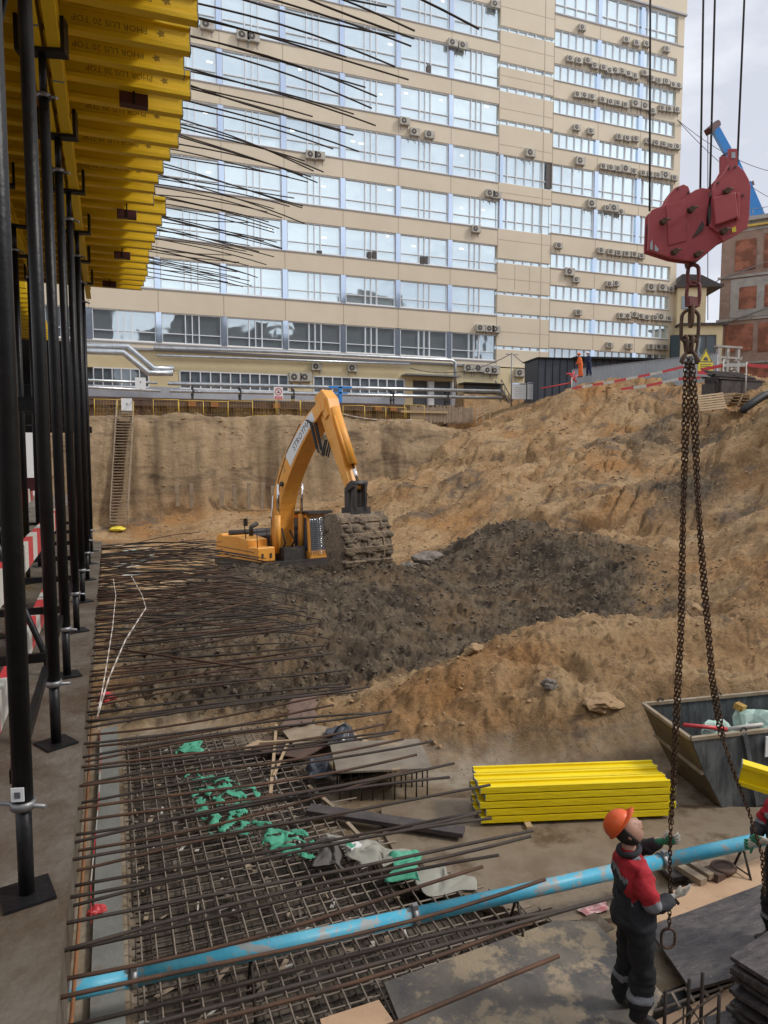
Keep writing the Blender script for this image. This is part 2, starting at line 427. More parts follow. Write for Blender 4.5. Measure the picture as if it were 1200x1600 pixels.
# value noise, vectorised
_rs = np.random.RandomState(5); _T = _rs.rand(256, 256)
def vnoise(x, y):
    xi = np.floor(x).astype(int); yi = np.floor(y).astype(int); fx = x - xi; fy = y - yi
    fx = fx * fx * (3 - 2 * fx); fy = fy * fy * (3 - 2 * fy)
    a = _T[xi & 255, yi & 255]; b = _T[(xi + 1) & 255, yi & 255]; c = _T[xi & 255, (yi + 1) & 255]; d = _T[(xi + 1) & 255, (yi + 1) & 255]
    return (a + (b - a) * fx) * (1 - fy) + (c + (d - c) * fx) * fy
def fbm(x, y, o=5, g=0.5):
    s = 0; a = 1; t = 0
    for k in range(o):
        s = s + a * (vnoise(x + 17.3 * k, y + 5.1 * k) - 0.5); t += a; a *= g; x = x * 2.03; y = y * 2.03
    return s / t * 2
def ridged(x, y, o=4):
    s = 0; a = 1; t = 0
    for k in range(o):
        n = 1 - np.abs(2 * vnoise(x + 9.7 * k, y + 3.3 * k) - 1); s = s + a * n * n; t += a; a *= 0.5; x = x * 2.1; y = y * 2.1
    return s / t
def inpoly(x, y, P):
    r = np.zeros(x.shape, bool); n = len(P)
    for i in range(n):
        x0, y0 = P[i]; x1, y1 = P[(i + 1) % n]
        c = ((y0 > y) != (y1 > y)) & (x < (x1 - x0) * (y - y0) / (y1 - y0 + 1e-12) + x0)
        r ^= c
    return r
def XYd(lst): return [tuple(atD(*c))[:2] for c in lst]
def XYz(lst, z=PITZ): return [tuple(atZ(a, b, z))[:2] for a, b in lst]
DARK = [
 XYd([(640,1075,15),(590,1085,14.4),(470,1125,13),(180,1135,12.8),(170,1000,18),(220,940,22),(240,925,23.5),(330,903,25),(420,884,26),(640,872,27.5),(700,835,29),(760,815,29.5),(830,806,28.5),(900,826,28),(980,856,25),(1035,890,22.5),(1048,925,20),(1045,965,18.3),(930,985,16.5),(800,1010,16.5),(720,1040,15.6)]),
 XYd([(1000,770,32),(1060,735,34),(1170,740,30),(1175,765,28),(1090,800,28),(1020,800,29)]),
 XYd([(1100,660,40),(1200,628,38),(1200,670,34),(1150,700,34),(1080,710,36),(1060,690,38)]),
 XYd([(1000,655,43),(1060,650,43),(1040,700,37),(1010,720,36)]),
]
MATPOLY = [(0.1, 1.0), (0.1, 12.3), (1.6, 12.0), (2.9, 9.6), (2.2, 8.6), (3.4, 6.6), (4.4, 5.4), (4.3, 1.0)]   # sunk rebar field
def blend_poly(x, y, P, soft, n=6):
    s = 0
    for k in range(n):
        a = k * 2.399; r = soft * math.sqrt((k + .5) / n)
        s = s + inpoly(x + r * math.cos(a), y + r * math.sin(a), P)
    return s / n
def terrain(x, y, want=False):
    x = np.asarray(x, float); y = np.asarray(y, float)
    xs = x + 1.2 * fbm(x * .25, y * .25, 3); 
    h = np.clip(tps(x, y), -4.4, 10)
    lim = np.interp(x, [0, 2.4, 4.0, 5.5, 7.0, 8.6, 10, 13], [12.6, 11.6, 9.7, 8.9, 8.3, 7.9, 7.9, 7.4]) + 0.5 * fbm(x * .7, y * .7 + 4, 3)
    nearfloor = 1 - smooth((y - lim) / 0.9)
    nearfloor = nearfloor * (1 - smooth((x - 10.5) / 2.5))
    h = mixn(h, PITZ, nearfloor)
    # back cliff
    yb = 44.9 + 0.9 * fbm(x * .22, y * 0 + 2, 3) + 0.5 * fbm(x * .8, y * .3 + 7, 4)
    t = (y - yb) / 2.3
    prof = np.clip(t, 0, 1); prof = np.where(prof < .45, prof * 1.25, .5625 + (prof - .45) * .795)
    xl = 1 - smooth((x - 21) / 6.0)
    top = 3.95 + 0.1 * fbm(x * .5, y * .5, 3)
    hc = mixn(np.minimum(h, -1.2), top, smooth(prof))
    h = mixn(h, hc, xl * (t > 0))
    h = np.where((y > 50.6) & (x < 28), 5.2, h)
    h = np.where((y > 54) & (x >= 28) & (x < 100), np.maximum(h, 6.6), h)
    # relief
    dk = np.zeros_like(x)
    xs = xs + .8 * fbm(x * .9 + 3, y * .9, 3); yw = y + 1.5 * fbm(x * .5, y * .5 + 8, 4)
    for P in DARK: dk = np.maximum(dk, blend_poly(xs, yw, P, 1.1, 9))
    dk = np.where(nearfloor > .5, 0, dk)
    free = (1 - nearfloor) * np.where((y > 50) & (x < 29), 0.05, 1) * np.where(y > 54, .2, 1)
    big = 0.30 * fbm(x * .45, y * .45, 4) 
    gul = -0.32 * ridged(x * .35 + y * .12, (y - x * .35) * .16 + 3, 4) + .12
    slope = .6 * smooth((x - 9) / 4) * smooth((y - 10) / 6) * (1 - dk)
    clod = (0.12 + .12 * (1 - smooth((y - 14) / 4))) * fbm(x * 2.3, y * 2.3, 4, .6) + dk * 0.36 * np.abs(fbm(x * 3.1, y * 3.1, 4, .6))
    cl = xl * np.clip(t * 3, 0, 1) * (1 - np.clip(t - 1, 0, 1))
    h = h + free * (big * .8 + slope * gul * 2.0 + clod)
    # terraced slumps on the big right-hand slope
    st = smooth((x - 11) / 5) * smooth((y - 15) / 8) * (1 - smooth((y - 46) / 3)) * (1 - dk * .6)
    q = h * .8 + 1.5 * fbm(x * .2 + 3, y * .25, 4) + .25 * fbm(x * 1.1, y * 1.1, 3)
    fr = q - np.floor(q); h = h + st * .42 * (smooth((fr - .34) / .28) - fr) * smooth((vnoise(x * .22, y * .22 + 40) - .3) / .4)
    # slumped slabs: sharp little scarps and runnels running down the bank
    u = (x * .88 + y * .47); v = (-x * .47 + y * .88)
    wv = v + 1.2 * fbm(u * .18, v * .18 + 3, 3)
    rib = ridged(wv * .42, u * .07 + 6, 4); h = h + st * .85 * (rib - .45)
    sc = np.abs(fbm(wv * .5, u * .12 + 9, 4, .55)); h = h - st * .30 * np.exp(-(sc / .05) ** 2)
    lum = smooth((fbm(x * .5 + 20, y * .5, 3) + .1) / .35)
    h = h + free * (1 - xl * .5) * (.05 + .09 * lum) * ridged(x * 2.3, y * 2.3, 5) + free * .05 * lum * np.abs(fbm(x * 6.1, y * 6.1, 3))
    h = h + nearfloor * 0.02 * fbm(x * 1.3, y * 1.3, 3)
    mp_ = blend_poly(x, y, MATPOLY, 0.12, 4)
    h = h - nearfloor * mp_ * 0.14
    if want: return h, dk, nearfloor, mp_, cl
    return h
def gz(x, y): return float(terrain(np.array([x]), np.array([y]))[0])

def build_ground():
    cs = np.concatenate([np.linspace(-2.6, -.16, 26), np.linspace(-.14, 1.2, 560), np.linspace(1.23, 3.2, 30)])
    ys = [0.3]
    while ys[-1] < 60:
        y = ys[-1]
        st = max(0.035, y * 0.0062)
        if 44.6 < y < 48.2: st = .07
        ys.append(y + st)
    ys = np.array(ys + [62, 66, 72, 80, 95, 120, 160, 240, 400, 700, 1300])
    Yg, Cg = np.meshgrid(ys, cs, indexing='ij')
    Xg = Cg * (Yg + 3)
    # anything behind the camera
    H, dk, nf, mp_, cl = terrain(Xg, Yg, True)
    H = np.where(Yg > 62, 6.0, H)
    H[0, :] = PITZ
    nr, nc = Xg.shape
    V = np.stack([Xg, Yg, H], -1).reshape(-1, 3)
    # a strip behind the camera so that the sheet goes all round
    back = np.stack([Xg[0] * 60, np.full(nc, -400.0), np.full(nc, PITZ)], -1)
    V = np.concatenate([V, back])
    idx = np.arange(nr * nc).reshape(nr, nc)
    q = np.stack([idx[:-1, :-1], idx[:-1, 1:], idx[1:, 1:], idx[1:, :-1]], -1).reshape(-1, 4)
    bi = nr * nc + np.arange(nc)
    q2 = np.stack([bi[:-1], bi[1:], idx[0, 1:], idx[0, :-1]], -1)
    Fq = np.concatenate([q, q2])
    me = bpy.data.meshes.new('ground')
    me.vertices.add(len(V)); me.vertices.foreach_set('co', V.ravel())
    me.loops.add(len(Fq) * 4); me.loops.foreach_set('vertex_index', Fq.ravel().astype(np.int32))
    me.polygons.add(len(Fq)); me.polygons.foreach_set('loop_start', np.arange(0, len(Fq) * 4, 4, dtype=np.int32))
    me.polygons.foreach_set('use_smooth', np.ones(len(Fq), bool))
    me.update(calc_edges=True)
    pad = np.zeros(nc)
    for nm, arr in (('dark', dk), ('floor', nf), ('mat', mp_), ('cliff', cl)):
        a = me.attributes.new(nm, 'FLOAT', 'POINT'); a.data.foreach_set('value', np.concatenate([arr.ravel().astype(float), pad]).astype(np.float32))
    o = bpy.data.objects.new('ground', me); link(o); o['kind'] = 'structure'
    # material
    m = bpy.data.materials.new('soil'); m.use_nodes = True; t = m.node_tree; b = t.nodes['Principled BSDF']; lk = t.links.new
    b.inputs['Roughness'].default_value = 0.95; b.inputs['Specular IOR Level'].default_value = 0.25
    co = t.nodes.new('ShaderNodeTexCoord')
    def noise(sc, det=6, ro=.6, st=(1, 1, 1), ds=0):
        mpn = t.nodes.new('ShaderNodeMapping'); mpn.inputs['Scale'].default_value = st
        n = t.nodes.new('ShaderNodeTexNoise'); n.inputs['Scale'].default_value = sc; n.inputs['Detail'].default_value = det
        n.inputs['Roughness'].default_value = ro; n.inputs['Distortion'].default_value = ds
        lk(co.outputs['Object'], mpn.inputs['Vector']); lk(mpn.outputs[0], n.inputs['Vector']); return n.outputs['Fac']
    def ramp(src, stops):
        r = t.nodes.new('ShaderNodeValToRGB'); e = r.color_ramp.elements
        while len(e) < len(stops): e.new(.5)
        for k, (p_, c_) in enumerate(stops): e[k].position = p_; e[k].color = (*c_, 1) if len(c_) == 3 else c_
        lk(src, r.inputs[0]); return r.outputs[0]
    def mixc(f, a, bb, blend='MIX'):
        n = t.nodes.new('ShaderNodeMix'); n.data_type = 'RGBA'; n.blend_type = blend
        for s, v in ((0, f), (6, a), (7, bb)):
            if isinstance(v, (int, float)): n.inputs[s].default_value = v
            elif isinstance(v, tuple): n.inputs[s].default_value = (*v, 1)
            else: lk(v, n.inputs[s])
        return n.outputs[2]
    def attr(nm):
        a = t.nodes.new('ShaderNodeAttribute'); a.attribute_name = nm; return a.outputs['Fac']
    sand = ramp(noise(.5, 9, .62), [(.3, (.225, .135, .066)), (.45, (.33, .205, .10)), (.58, (.43, .29, .155)), (.72, (.36, .245, .14))])
    orange = ramp(noise(.23, 5, .6), [(.52, (0, 0, 0)), (.66, (1, 1, 1))])
    sand = mixc(orange, sand, (.36, .19, .075))
    greyp = ramp(noise(.34, 8, .68, (1, 1, 1.8), .6), [(.55, (0, 0, 0)), (.63, (.8, .8, .8))])
    sand = mixc(greyp, sand, (.15, .115, .085))
    grit = ramp(noise(7, 8, .75), [(.36, (.42, .4, .38)), (.5, (1, 1, 1)), (.72, (1.2, 1.2, 1.2))])
    sand = mixc(.75, sand, grit, 'MULTIPLY')
    # bedding on the cut face
    strat = ramp(noise(.55, 9, .68, (.5, .5, 1.9), .8), [(.34, (.13, .095, .065)), (.44, (.26, .185, .115)), (.54, (.38, .275, .165)), (.66, (.29, .205, .125))])
    strat = mixc(.6, strat, ramp(noise(1.3, 8, .7, (1, 1, .35)), [(.35, (.55, .5, .45)), (.6, (1.15, 1.15, 1.15))]), 'MULTIPLY')
    sand = mixc(attr('cliff'), sand, strat)
    dark = ramp(noise(1.3, 9, .7), [(.3, (.052, .037, .024)), (.46, (.115, .085, .057)), (.6, (.19, .145, .097)), (.75, (.26, .185, .112))])
    dark = mixc(.8, dark, ramp(noise(11, 8, .8), [(.35, (.45, .45, .45)), (.55, (1.05, 1.05, 1.05)), (.7, (1.35, 1.33, 1.3))]), 'MULTIPLY')
    dpatch = ramp(noise(.4, 7, .7), [(.5, (0, 0, 0)), (.66, (.8, .8, .8))])
    wet = ramp(noise(.55, 8, .72, (1, 1.6, 1)), [(.5, (0, 0, 0)), (.58, (.85, .85, .85))])
    dark = mixc(wet, dark, (.05, .037, .026))
    dark = mixc(dpatch, dark, (.2, .13, .07))
    col = mixc(attr('dark'), sand, dark)
    fl = ramp(noise(.9, 9, .66), [(.36, (.10, .066, .038)), (.47, (.2, .145, .09)), (.58, (.28, .235, .175)), (.68, (.15, .1, .058))])
    fl = mixc(.5, fl, ramp(noise(4.5, 7, .7), [(.35, (.6, .6, .6)), (.6, (1.1, 1.1, 1.1))]), 'MULTIPLY')
    col = mixc(attr('floor'), col, fl)
    mm = t.nodes.new('ShaderNodeMath'); mm.operation = 'MULTIPLY'; lk(attr('mat'), mm.inputs[0]); lk(attr('floor'), mm.inputs[1])
    matc = ramp(noise(2.2, 8, .7), [(.35, (.035, .028, .021)), (.52, (.11, .088, .067)), (.7, (.19, .16, .125))])
    col = mixc(mm.outputs[0], col, matc)
    lk(col, b.inputs['Base Color'])
    # wet sheen on the trodden floor
    rr = t.nodes.new('ShaderNodeMapRange'); rr.inputs[3].default_value = .95; rr.inputs[4].default_value = .62
    lk(attr('floor'), rr.inputs[0]); lk(rr.outputs[0], b.inputs['Roughness'])
    b1 = t.nodes.new('ShaderNodeBump'); b1.inputs['Distance'].default_value = .12
    sub = t.nodes.new('ShaderNodeMapRange'); sub.inputs[3].default_value = 1.0; sub.inputs[4].default_value = .18
    lk(attr('floor'), sub.inputs[0]); lk(sub.outputs[0], b1.inputs['Strength'])
    nn = t.nodes.new('ShaderNodeMath'); nn.operation = 'MULTIPLY_ADD'; nn.inputs[1].default_value = .45
    lk(noise(13, 9, .75), nn.inputs[0]); lk(noise(3.2, 9, .75), nn.inputs[2])
    lk(nn.outputs[0], b1.inputs['Height']); lk(b1.outputs[0], b.inputs['Normal'])
    me.materials.append(m)
build_ground()

# loose clods and stones strewn over the earth: uncountable
def strew(name, label, cat, m, pts, smin, smax, seed, kind='stuff'):
    r = random.Random(seed); mb = MB()
    base = []
    for z_ in (-1, 0, 1):
        pass
    ico_v = [(0, 0, 1), (.89, 0, .45), (.28, .85, .45), (-.72, .53, .45), (-.72, -.53, .45), (.28, -.85, .45), (.72, .53, -.45), (-.28, .85, -.45), (-.89, 0, -.45), (-.28, -.85, -.45), (.72, -.53, -.45), (0, 0, -1)]
    ico_f = [(0,1,2),(0,2,3),(0,3,4),(0,4,5),(0,5,1),(1,6,2),(2,7,3),(3,8,4),(4,9,5),(5,10,1),(6,7,2),(7,8,3),(8,9,4),(9,10,5),(10,6,1),(11,7,6),(11,8,7),(11,9,8),(11,10,9),(11,6,10)]
    zs = terrain(np.array([p[0] for p in pts]), np.array([p[1] for p in pts]))
    for (x, y), z in zip(pts, zs):
        s = smin + (smax - smin) * r.random() ** 3
        s *= 0.5 + y / 34.0
        rot = Euler((r.random() * 6, r.random() * 6, r.random() * 6)).to_matrix()
        vs = [rot @ (Vector(v) * s * (0.65 + .6 * r.random())) for v in ico_v]
        mb.add([(v.x + x, v.y + y, v.z * .75 + z + s * .2) for v in vs], ico_f, 0, False)
    return mb.build(name, m, None, label, cat, None, kind)
r = random.Random(3)
dpts = []
D0 = DARK[0]
while len(dpts) < 6500:
    x = r.uniform(-.2, 22); y = r.uniform(10, 32)
    if bool(inpoly(np.array([x]), np.array([y]), D0)[0]): dpts.append((x, y))
strew('soil_clods', 'dark crumbly clods strewn over the grey-brown spoil in the pit', 'soil clods', M_clodd, dpts, .012, .07, 4)
spts = []
while len(spts) < 7000:
    y = r.uniform(9.8, 47); x = r.uniform(2, 1.2 * (y + 3))
    if y < 11 and x < 3: continue
    if not bool(inpoly(np.array([x]), np.array([y]), D0)[0]): spts.append((x, y))
strew('sand_clods', 'sandy lumps strewn over the tan mound and slopes', 'sand lumps', M_clods, spts, .010, .07, 5)
fpts = [(r.uniform(.3, 9), r.uniform(3, 10.2)) for _ in range(1500)]
strew('gravel', 'small stones scattered on the muddy pit floor', 'gravel', M_rock, fpts, .006, .022, 6)

def lump(name, c, s, m, label, cat, seed, sc=(1, 1, .7), group=None):
    bm = bmesh.new(); bmesh.ops.create_icosphere(bm, subdivisions=3, radius=1)
    for v in bm.verts:
        n = mnoise.noise(v.co * 1.3 + Vector((seed * 3.1, 0, 0))) * .55 + mnoise.noise(v.co * 3.5 + Vector((0, seed, 0))) * .22
        v.co = v.co * (1 + n); v.co = Vector((v.co.x * sc[0], v.co.y * sc[1], v.co.z * sc[2])) * s
    me = bpy.data.meshes.new(name); bm.to_mesh(me); bm.free(); me.materials.append(m)
    o = bpy.data.objects.new(name, me); link(o); o.location = c
    return tag(o, label, cat, group)
def on_ground(px, py, d, dz=0):
    p = atD(px, py, d); return Vector((p.x, p.y, gz(p.x, p.y) + dz))
lump('rock', on_ground(858, 1117, 11.9, .03), .13, M_rock, 'dark angular rock lying on the face of the tan sand mound', 'rock', 2)
lump('rock', on_ground(742, 1022, 14.0, .05), .16, M_clods, 'pale block of hard sand on the crest of the mound', 'rock', 5)
lump('rock', on_ground(668, 868, 27, .1), .5, M_rock, 'grey concrete lump beside the bucket at the foot of the spoil heap', 'rock', 8, (1.3, .8, .7))
lump('rock', on_ground(640, 880, 26, .05), .3, M_rock, 'smaller grey lump nearest the excavator bucket', 'rock', 9)
lump('rock', on_ground(1088, 930, 18, .05), .2, M_clods, 'tan lump of packed sand by the upper chain on the slope', 'rock', 11)
lump('rock', on_ground(940, 1140, 11.5, .0), .22, M_clods, 'broad low lump at the foot of the mound behind the yellow timber stack', 'rock', 12, (1.5, 1, .6))
# ------------------------------------------------------------------ office building
YF = 56.0
BX0, BX1, BX2, BX3 = -12.0, 32.15, 37.6, 52.0
office = empty('office_building', (20, YF, 5.2), 0, 'long cream office block with ribbon windows and many air conditioners', 'building')
def B(name, mb, m, par=None, lab=None):
    return child_local(par or office, mb).build(name, m, par or office, lab)
LROWS = [(9.75, 12.0), (13.7, 15.95), (17.4, 19.7), (21.1, 23.5), (25.0, 27.5), (28.95, 31.5), (32.8, 35.5), (36.6, 39.4), (40.5, 43.3)]
RROWS = [(10.1, 11.2), (12.7, 14.0), (15.5, 16.8), (18.3, 19.6), (21.35, 23.95), (24.97, 27.35), (28.76, 30.1), (31.7, 33.0), (34.5, 35.9), (37.35, 38.8), (40.15, 42.7)]
MROWS = [(10.75, 11.1), (13.62, 13.97), (15.48, 15.8), (18.22, 18.62), (21.1, 23.7), (25.0, 27.4), (29.85, 30.3), (32.6, 33.1), (34.6, 35.05), (37.55, 37.95), (41.9, 42.9)]
TOPZ = 50.0
def bands(x0, x1, rows, zlo, zhi):
    mb = MB(); z = zlo
    for a, b in rows:
        mb.b2((x0, YF, z), (x1, YF + .5, a)); z = b
    mb.b2((x0, YF, z), (x1, YF + .5, zhi))
    return mb
wall = MB()
for x0, x1, rows in ((BX0, BX1, LROWS), (BX1, BX2, MROWS), (BX2, 51.25, RROWS)):
    z = 9.25
    for a, b in rows:
        wall.b2((x0, YF, z), (x1, YF + .5, a)); z = b
    wall.b2((x0, YF, z), (x1, YF + .5, TOPZ if x1 < 40 else 42.75))
wall.b2((51.25, YF, 9.25), (BX3, YF + .5, 42.75))
wall.b2((BX3 - .5, YF + .5, 5), (BX3, YF + 16, 46))                 # right end wall
wall.b2((BX1, YF - .002, TOPZ - 2), (BX3 + .35, YF + .5, TOPZ))
wall.b2((BX2 + .0, YF - .12, 42.95), (BX3 + .12, YF + .5, 48))
low = MB(); nwall = len(wall.v)
ytops = 7.55
low.b2((BX0, YF - .3, 7.75), (BX1 + .2, YF + .2, 9.1)); low.b2((BX0, YF - .3, 5.1), (9.0, YF + .2, 6.1))
B('plinth_wall', low, M_wall2, None, 'yellow rendered ground floor wall')
# seams between cladding panels
seam = wall_seam = MB()
for k in range(-2, 8):
    x = 3.65 + 4.78 * k
    if x > 31: continue
    z = 9.3
    for a, b in LROWS:
        seam.b2((x - .02, YF - .012, z), (x + .02, YF, a)); z = b
for x in (BX1 - .02, BX2 - .02, 36.6):
    seam.b2((x - .03, YF - .012, 9.3), (x + .03, YF, TOPZ))
for x in (42.4, 47.2):
    z = 9.3
    for a, b in RROWS:
        seam.b2((x - .02, YF - .012, z), (x + .02, YF, a)); z = b
for z in (12.3, 16.9, 20.2, 24.2, 28.2, 31.2, 33.9, 36.4, 39.5):
    seam.b2((BX1, YF - .008, z - .02), (BX2, YF, z + .02))
for z in (17.0,):
    for x in (33.9, 35.4): seam.b2((x - .02, YF - .01, 16), (x + .02, YF, 18.1))
wall.v += seam.v; wall.f += [[i + nwall for i in f] for f in seam.f]; wall.m += [1] * len(seam.f); wall.sm += seam.sm
B('wall', wall, [M_wall, M_seam])
def ribbon(x0, x1, a, b, divs, transom, pil, gm, fw=.1, tw=.07):
    """one band of windows: panes, frame, pillars"""
    g = MB(); g.b2((x0, YF + .22, a), (x1, YF + .26, b))
    go = B('window', g, gm)
    f = MB()
    f.b2((x0, YF + .08, a), (x1, YF + .219, a + tw + .03)); f.b2((x0, YF + .08, b - tw), (x1, YF + .219, b))
    for x, w_ in divs:
        f.b2((x - w_ / 2, YF + .085, a + tw + .03), (x + w_ / 2, YF + .219, b - tw))
    if transom:
        xs = [x0] + [x for x, w_ in divs] + [x1]
        for u, v in zip(xs[:-1], xs[1:]):
            f.b2((u + fw / 2, YF + .10, transom - .025), (v - fw / 2, YF + .218, transom + .025))
    off = Vector((0, 0, 0))
    child_local(office, f); f.build('frame', M_white, go)
    if pil:
        for x, w_ in pil:
            p = MB(); p.b2((x - w_ / 2, YF + .03, a), (x + w_ / 2, YF + .205, b)); child_local(office, p); p.build('pillar', M_pillar, go)
    return go
rr_ = random.Random(21)
for ri, (a, b) in enumerate(LROWS):
    divs = []; pil = []
    for k in range(-3, 7):
        x = 3.65 + 4.78 * k          # pillar centre
        if x < BX0 + 1: continue
        pil.append((x, .40))
        divs.append((x - .25, .045)); divs.append((x + .25, .045))
        if x + 2 < 31.5:
            for dx in (1.92, 2.42, 2.92): divs.append((x + dx, .065 if dx != 2.42 else .055))
    pil = [(x, w_) for x, w_ in pil if x < 32]
    divs = sorted([(x, w_) for x, w_ in divs if BX0 + .1 < x < BX1 - .1])
    ribbon(BX0, BX1 - .02, a, b, divs, a + (b - a) * .33, pil, M_glassl if ri == 0 else M_glass)
for ri, (a, b) in enumerate(RROWS):
    big = (b - a) > 2
    n = 17 if not big else 12
    divs = [(BX2 + (51.2 - BX2) * (k + .0) / n, .06 if not big else .07) for k in range(1, n)]
    pil = [(42.4, .42), (47.2, .42)]
    if ri in (0,): n = 15
    ribbon(BX2, 51.25, a, b, divs, (a + (b - a) * .3) if big else None, pil, M_glass if ri > 0 else M_glassl, .06, .05)
for ri, (a, b) in enumerate(MROWS):
    big = (b - a) > 2
    divs = [(BX1 + .9 * k, .06 if big else .12) for k in range(1, 6)]
    ribbon(BX1, BX2, a, b, divs, (a + (b - a) * .3) if big else None, [(BX1 + .3, .3)] if big else None, M_glass, .06, .04)
# dark ventilation panels let into some panes
dk = MB()
for px, py, w_, h_ in ((858, 275, 11, 38), (499, 398, 8, 12), (585, 399, 7, 11), (665, 407, 7, 11), (670, 108, 7, 11), (577, 399, 6, 11), (659, 407, 6, 11)):
    p0 = atY(px - w_ / 2, py + h_ / 2, YF + .1); p1 = atY(px + w_ / 2, py - h_ / 2, YF + .1)
    dk = MB(); dk.b2((p0.x, YF + .07, p0.z), (p1.x, YF + .09, p1.z)); B('vent_panel', dk, M_acd)
# interior ceiling lamps seen through the glass, hung just behind the panes
nl_ = 0
for ri, (a, b) in enumerate(LROWS[2:9]):
    for k in range(40):
        if rr_.random() < .62 or nl_ > 90: continue
        x = -1 + k * .82 + rr_.uniform(-.3, .3)
        z = b - rr_.uniform(.25, 1.2)
        if x > 31.4: continue
        t_ = rr_.uniform(.1, .22)
        if min(abs(((x - 3.65) % 4.78) - q) for q in (0, 4.78, 1.92, 2.42, 2.92, .34, 4.44)) < .3: continue
        nl_ += 1; lampm = MB(); lampm.b2((x - t_, YF + .2, z - .05), (x + t_, YF + .215, z + .05)); B('ceiling_lamp', lampm, M_lamp)
# sills / cornices
sl = MB()
sl.b2((BX0, YF - .06, 9.62), (BX1, YF + .08, 9.7)); sl.b2((BX0, YF - .5, 9.1), (BX1 + .1, YF + .2, 9.25))
for a, b in LROWS[1:]:
    sl.b2((BX0, YF - .05, a - .1), (BX1 - .03, YF + .08, a - .02))
for a, b in RROWS: sl.b2((BX2, YF - .05, a - .08), (51.2, YF + .08, a - .02))
sl.b2((BX2, YF - .2, 42.75), (BX3 + .15, YF + .3, 42.9)); sl.b2((BX2, YF - .06, 40.0), (BX3, YF + .0, 40.08))
B('sill', sl, M_sill)
# ground floor: windows, doors, canopy
def gwin(x0, x1, z0, z1, n, m=M_glassg):
    g = MB(); g.b2((x0, YF - .2, z0), (x1, YF - .16, z1)); go = B('window', g, m)
    f = MB(); f.b2((x0, YF - .34, z0 - .06), (x1, YF - .201, z0 + .04)); f.b2((x0, YF - .34, z1 - .05), (x1, YF - .201, z1 + .03))
    for k in range(n + 1):
        x = x0 + (x1 - x0) * k / n; f.b2((x - .038, YF - .335, z0 + .04), (x + .038, YF - .201, z1 - .05))
    child_local(office, f); f.build('frame', M_white, go)
gz0, gz1 = 6.35, 7.7
for px0, px1, n in ((146, 232, 6), (281, 450, 11), (490, 632, 10)):
    q0 = atY(px0, 580, YF - .3); q1 = atY(px1, 580, YF - .3); gwin(q0.x, q1.x, 6.45, 7.73, n)
infill = MB()
q = [atY(x, 590, YF - .25).x for x in (232, 281, 450, 490, 632, 645)]

for i_ in (0, 2, 4): infill = MB(); infill.b2((q[i_], YF - .28, 5.2), (q[i_ + 1], YF + .1, 7.75)); B('pier', infill, M_wall2)
lowpanel = MB(); lowpanel.b2((BX0, YF - .33, 5.1), (q[4], YF - .2, 6.5)); B('base_panel', lowpanel, mat('base_grey', (.33, .36, .42), .6, (.42, .44, .48), .8))
en = MB()
e = [atY(x, 590, YF).x for x in (645, 710, 722, 780, 840)]
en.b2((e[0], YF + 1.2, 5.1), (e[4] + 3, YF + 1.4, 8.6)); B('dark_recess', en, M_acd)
for px, w_ in ((672, .5), (708, .45)):
    ep = MB(); x = atY(px, 590, YF).x; ep.b2((x - w_ / 2, YF - .3, 5.1), (x + w_ / 2, YF + .1, 7.7)); B('entrance_column', ep, M_white)
for lo_, hi_ in (((e[1], YF - .3, 5.1), (e[2], YF + .1, 7.75)), ((e[3] + .2, YF - .3, 5.1), (e[3] + 1.2, YF + .1, 7.55)), ((BX1 + .2, YF - .3, 7.55), (39, YF + .2, 9.1)), ((e[3] + 3.6, YF - .3, 5.1), (39, YF + .1, 7.55))):
    ep = MB(); ep.b2(lo_, hi_); B('entrance_wall', ep, M_wall2)
gwin(e[3] + 1.2, e[3] + 3.6, 5.2, 7.5, 3)
cn = MB(); x0 = atY(632, 580, YF - 1).x; x1 = atY(716, 580, YF - 1).x
cn.b2((x0, YF - 1.5, 8.02), (x1, YF - .3, 8.14)); B('canopy', cn, M_galv)
cn = MB(); x0 = atY(722, 590, YF - 1).x; x1 = atY(786, 590, YF - 1).x
cn.b2((x0, YF - 1.3, 7.5), (x1, YF - .3, 7.6)); B('canopy', cn, M_blk)
roof = MB(); roof.b2((BX0, YF + .5, 49.6), (BX3, YF + 16, 49.9)); roof.b2((BX0, YF + 15.8, 5), (BX3, YF + 16, 49.6)); B('roof', roof, M_sill)
core = MB(); core.b2((BX0, YF + .55, 5), (BX3 - .6, YF + .6, 49.5)); B('inner_wall', core, mat('inner_wall', (.2, .22, .25), .8))

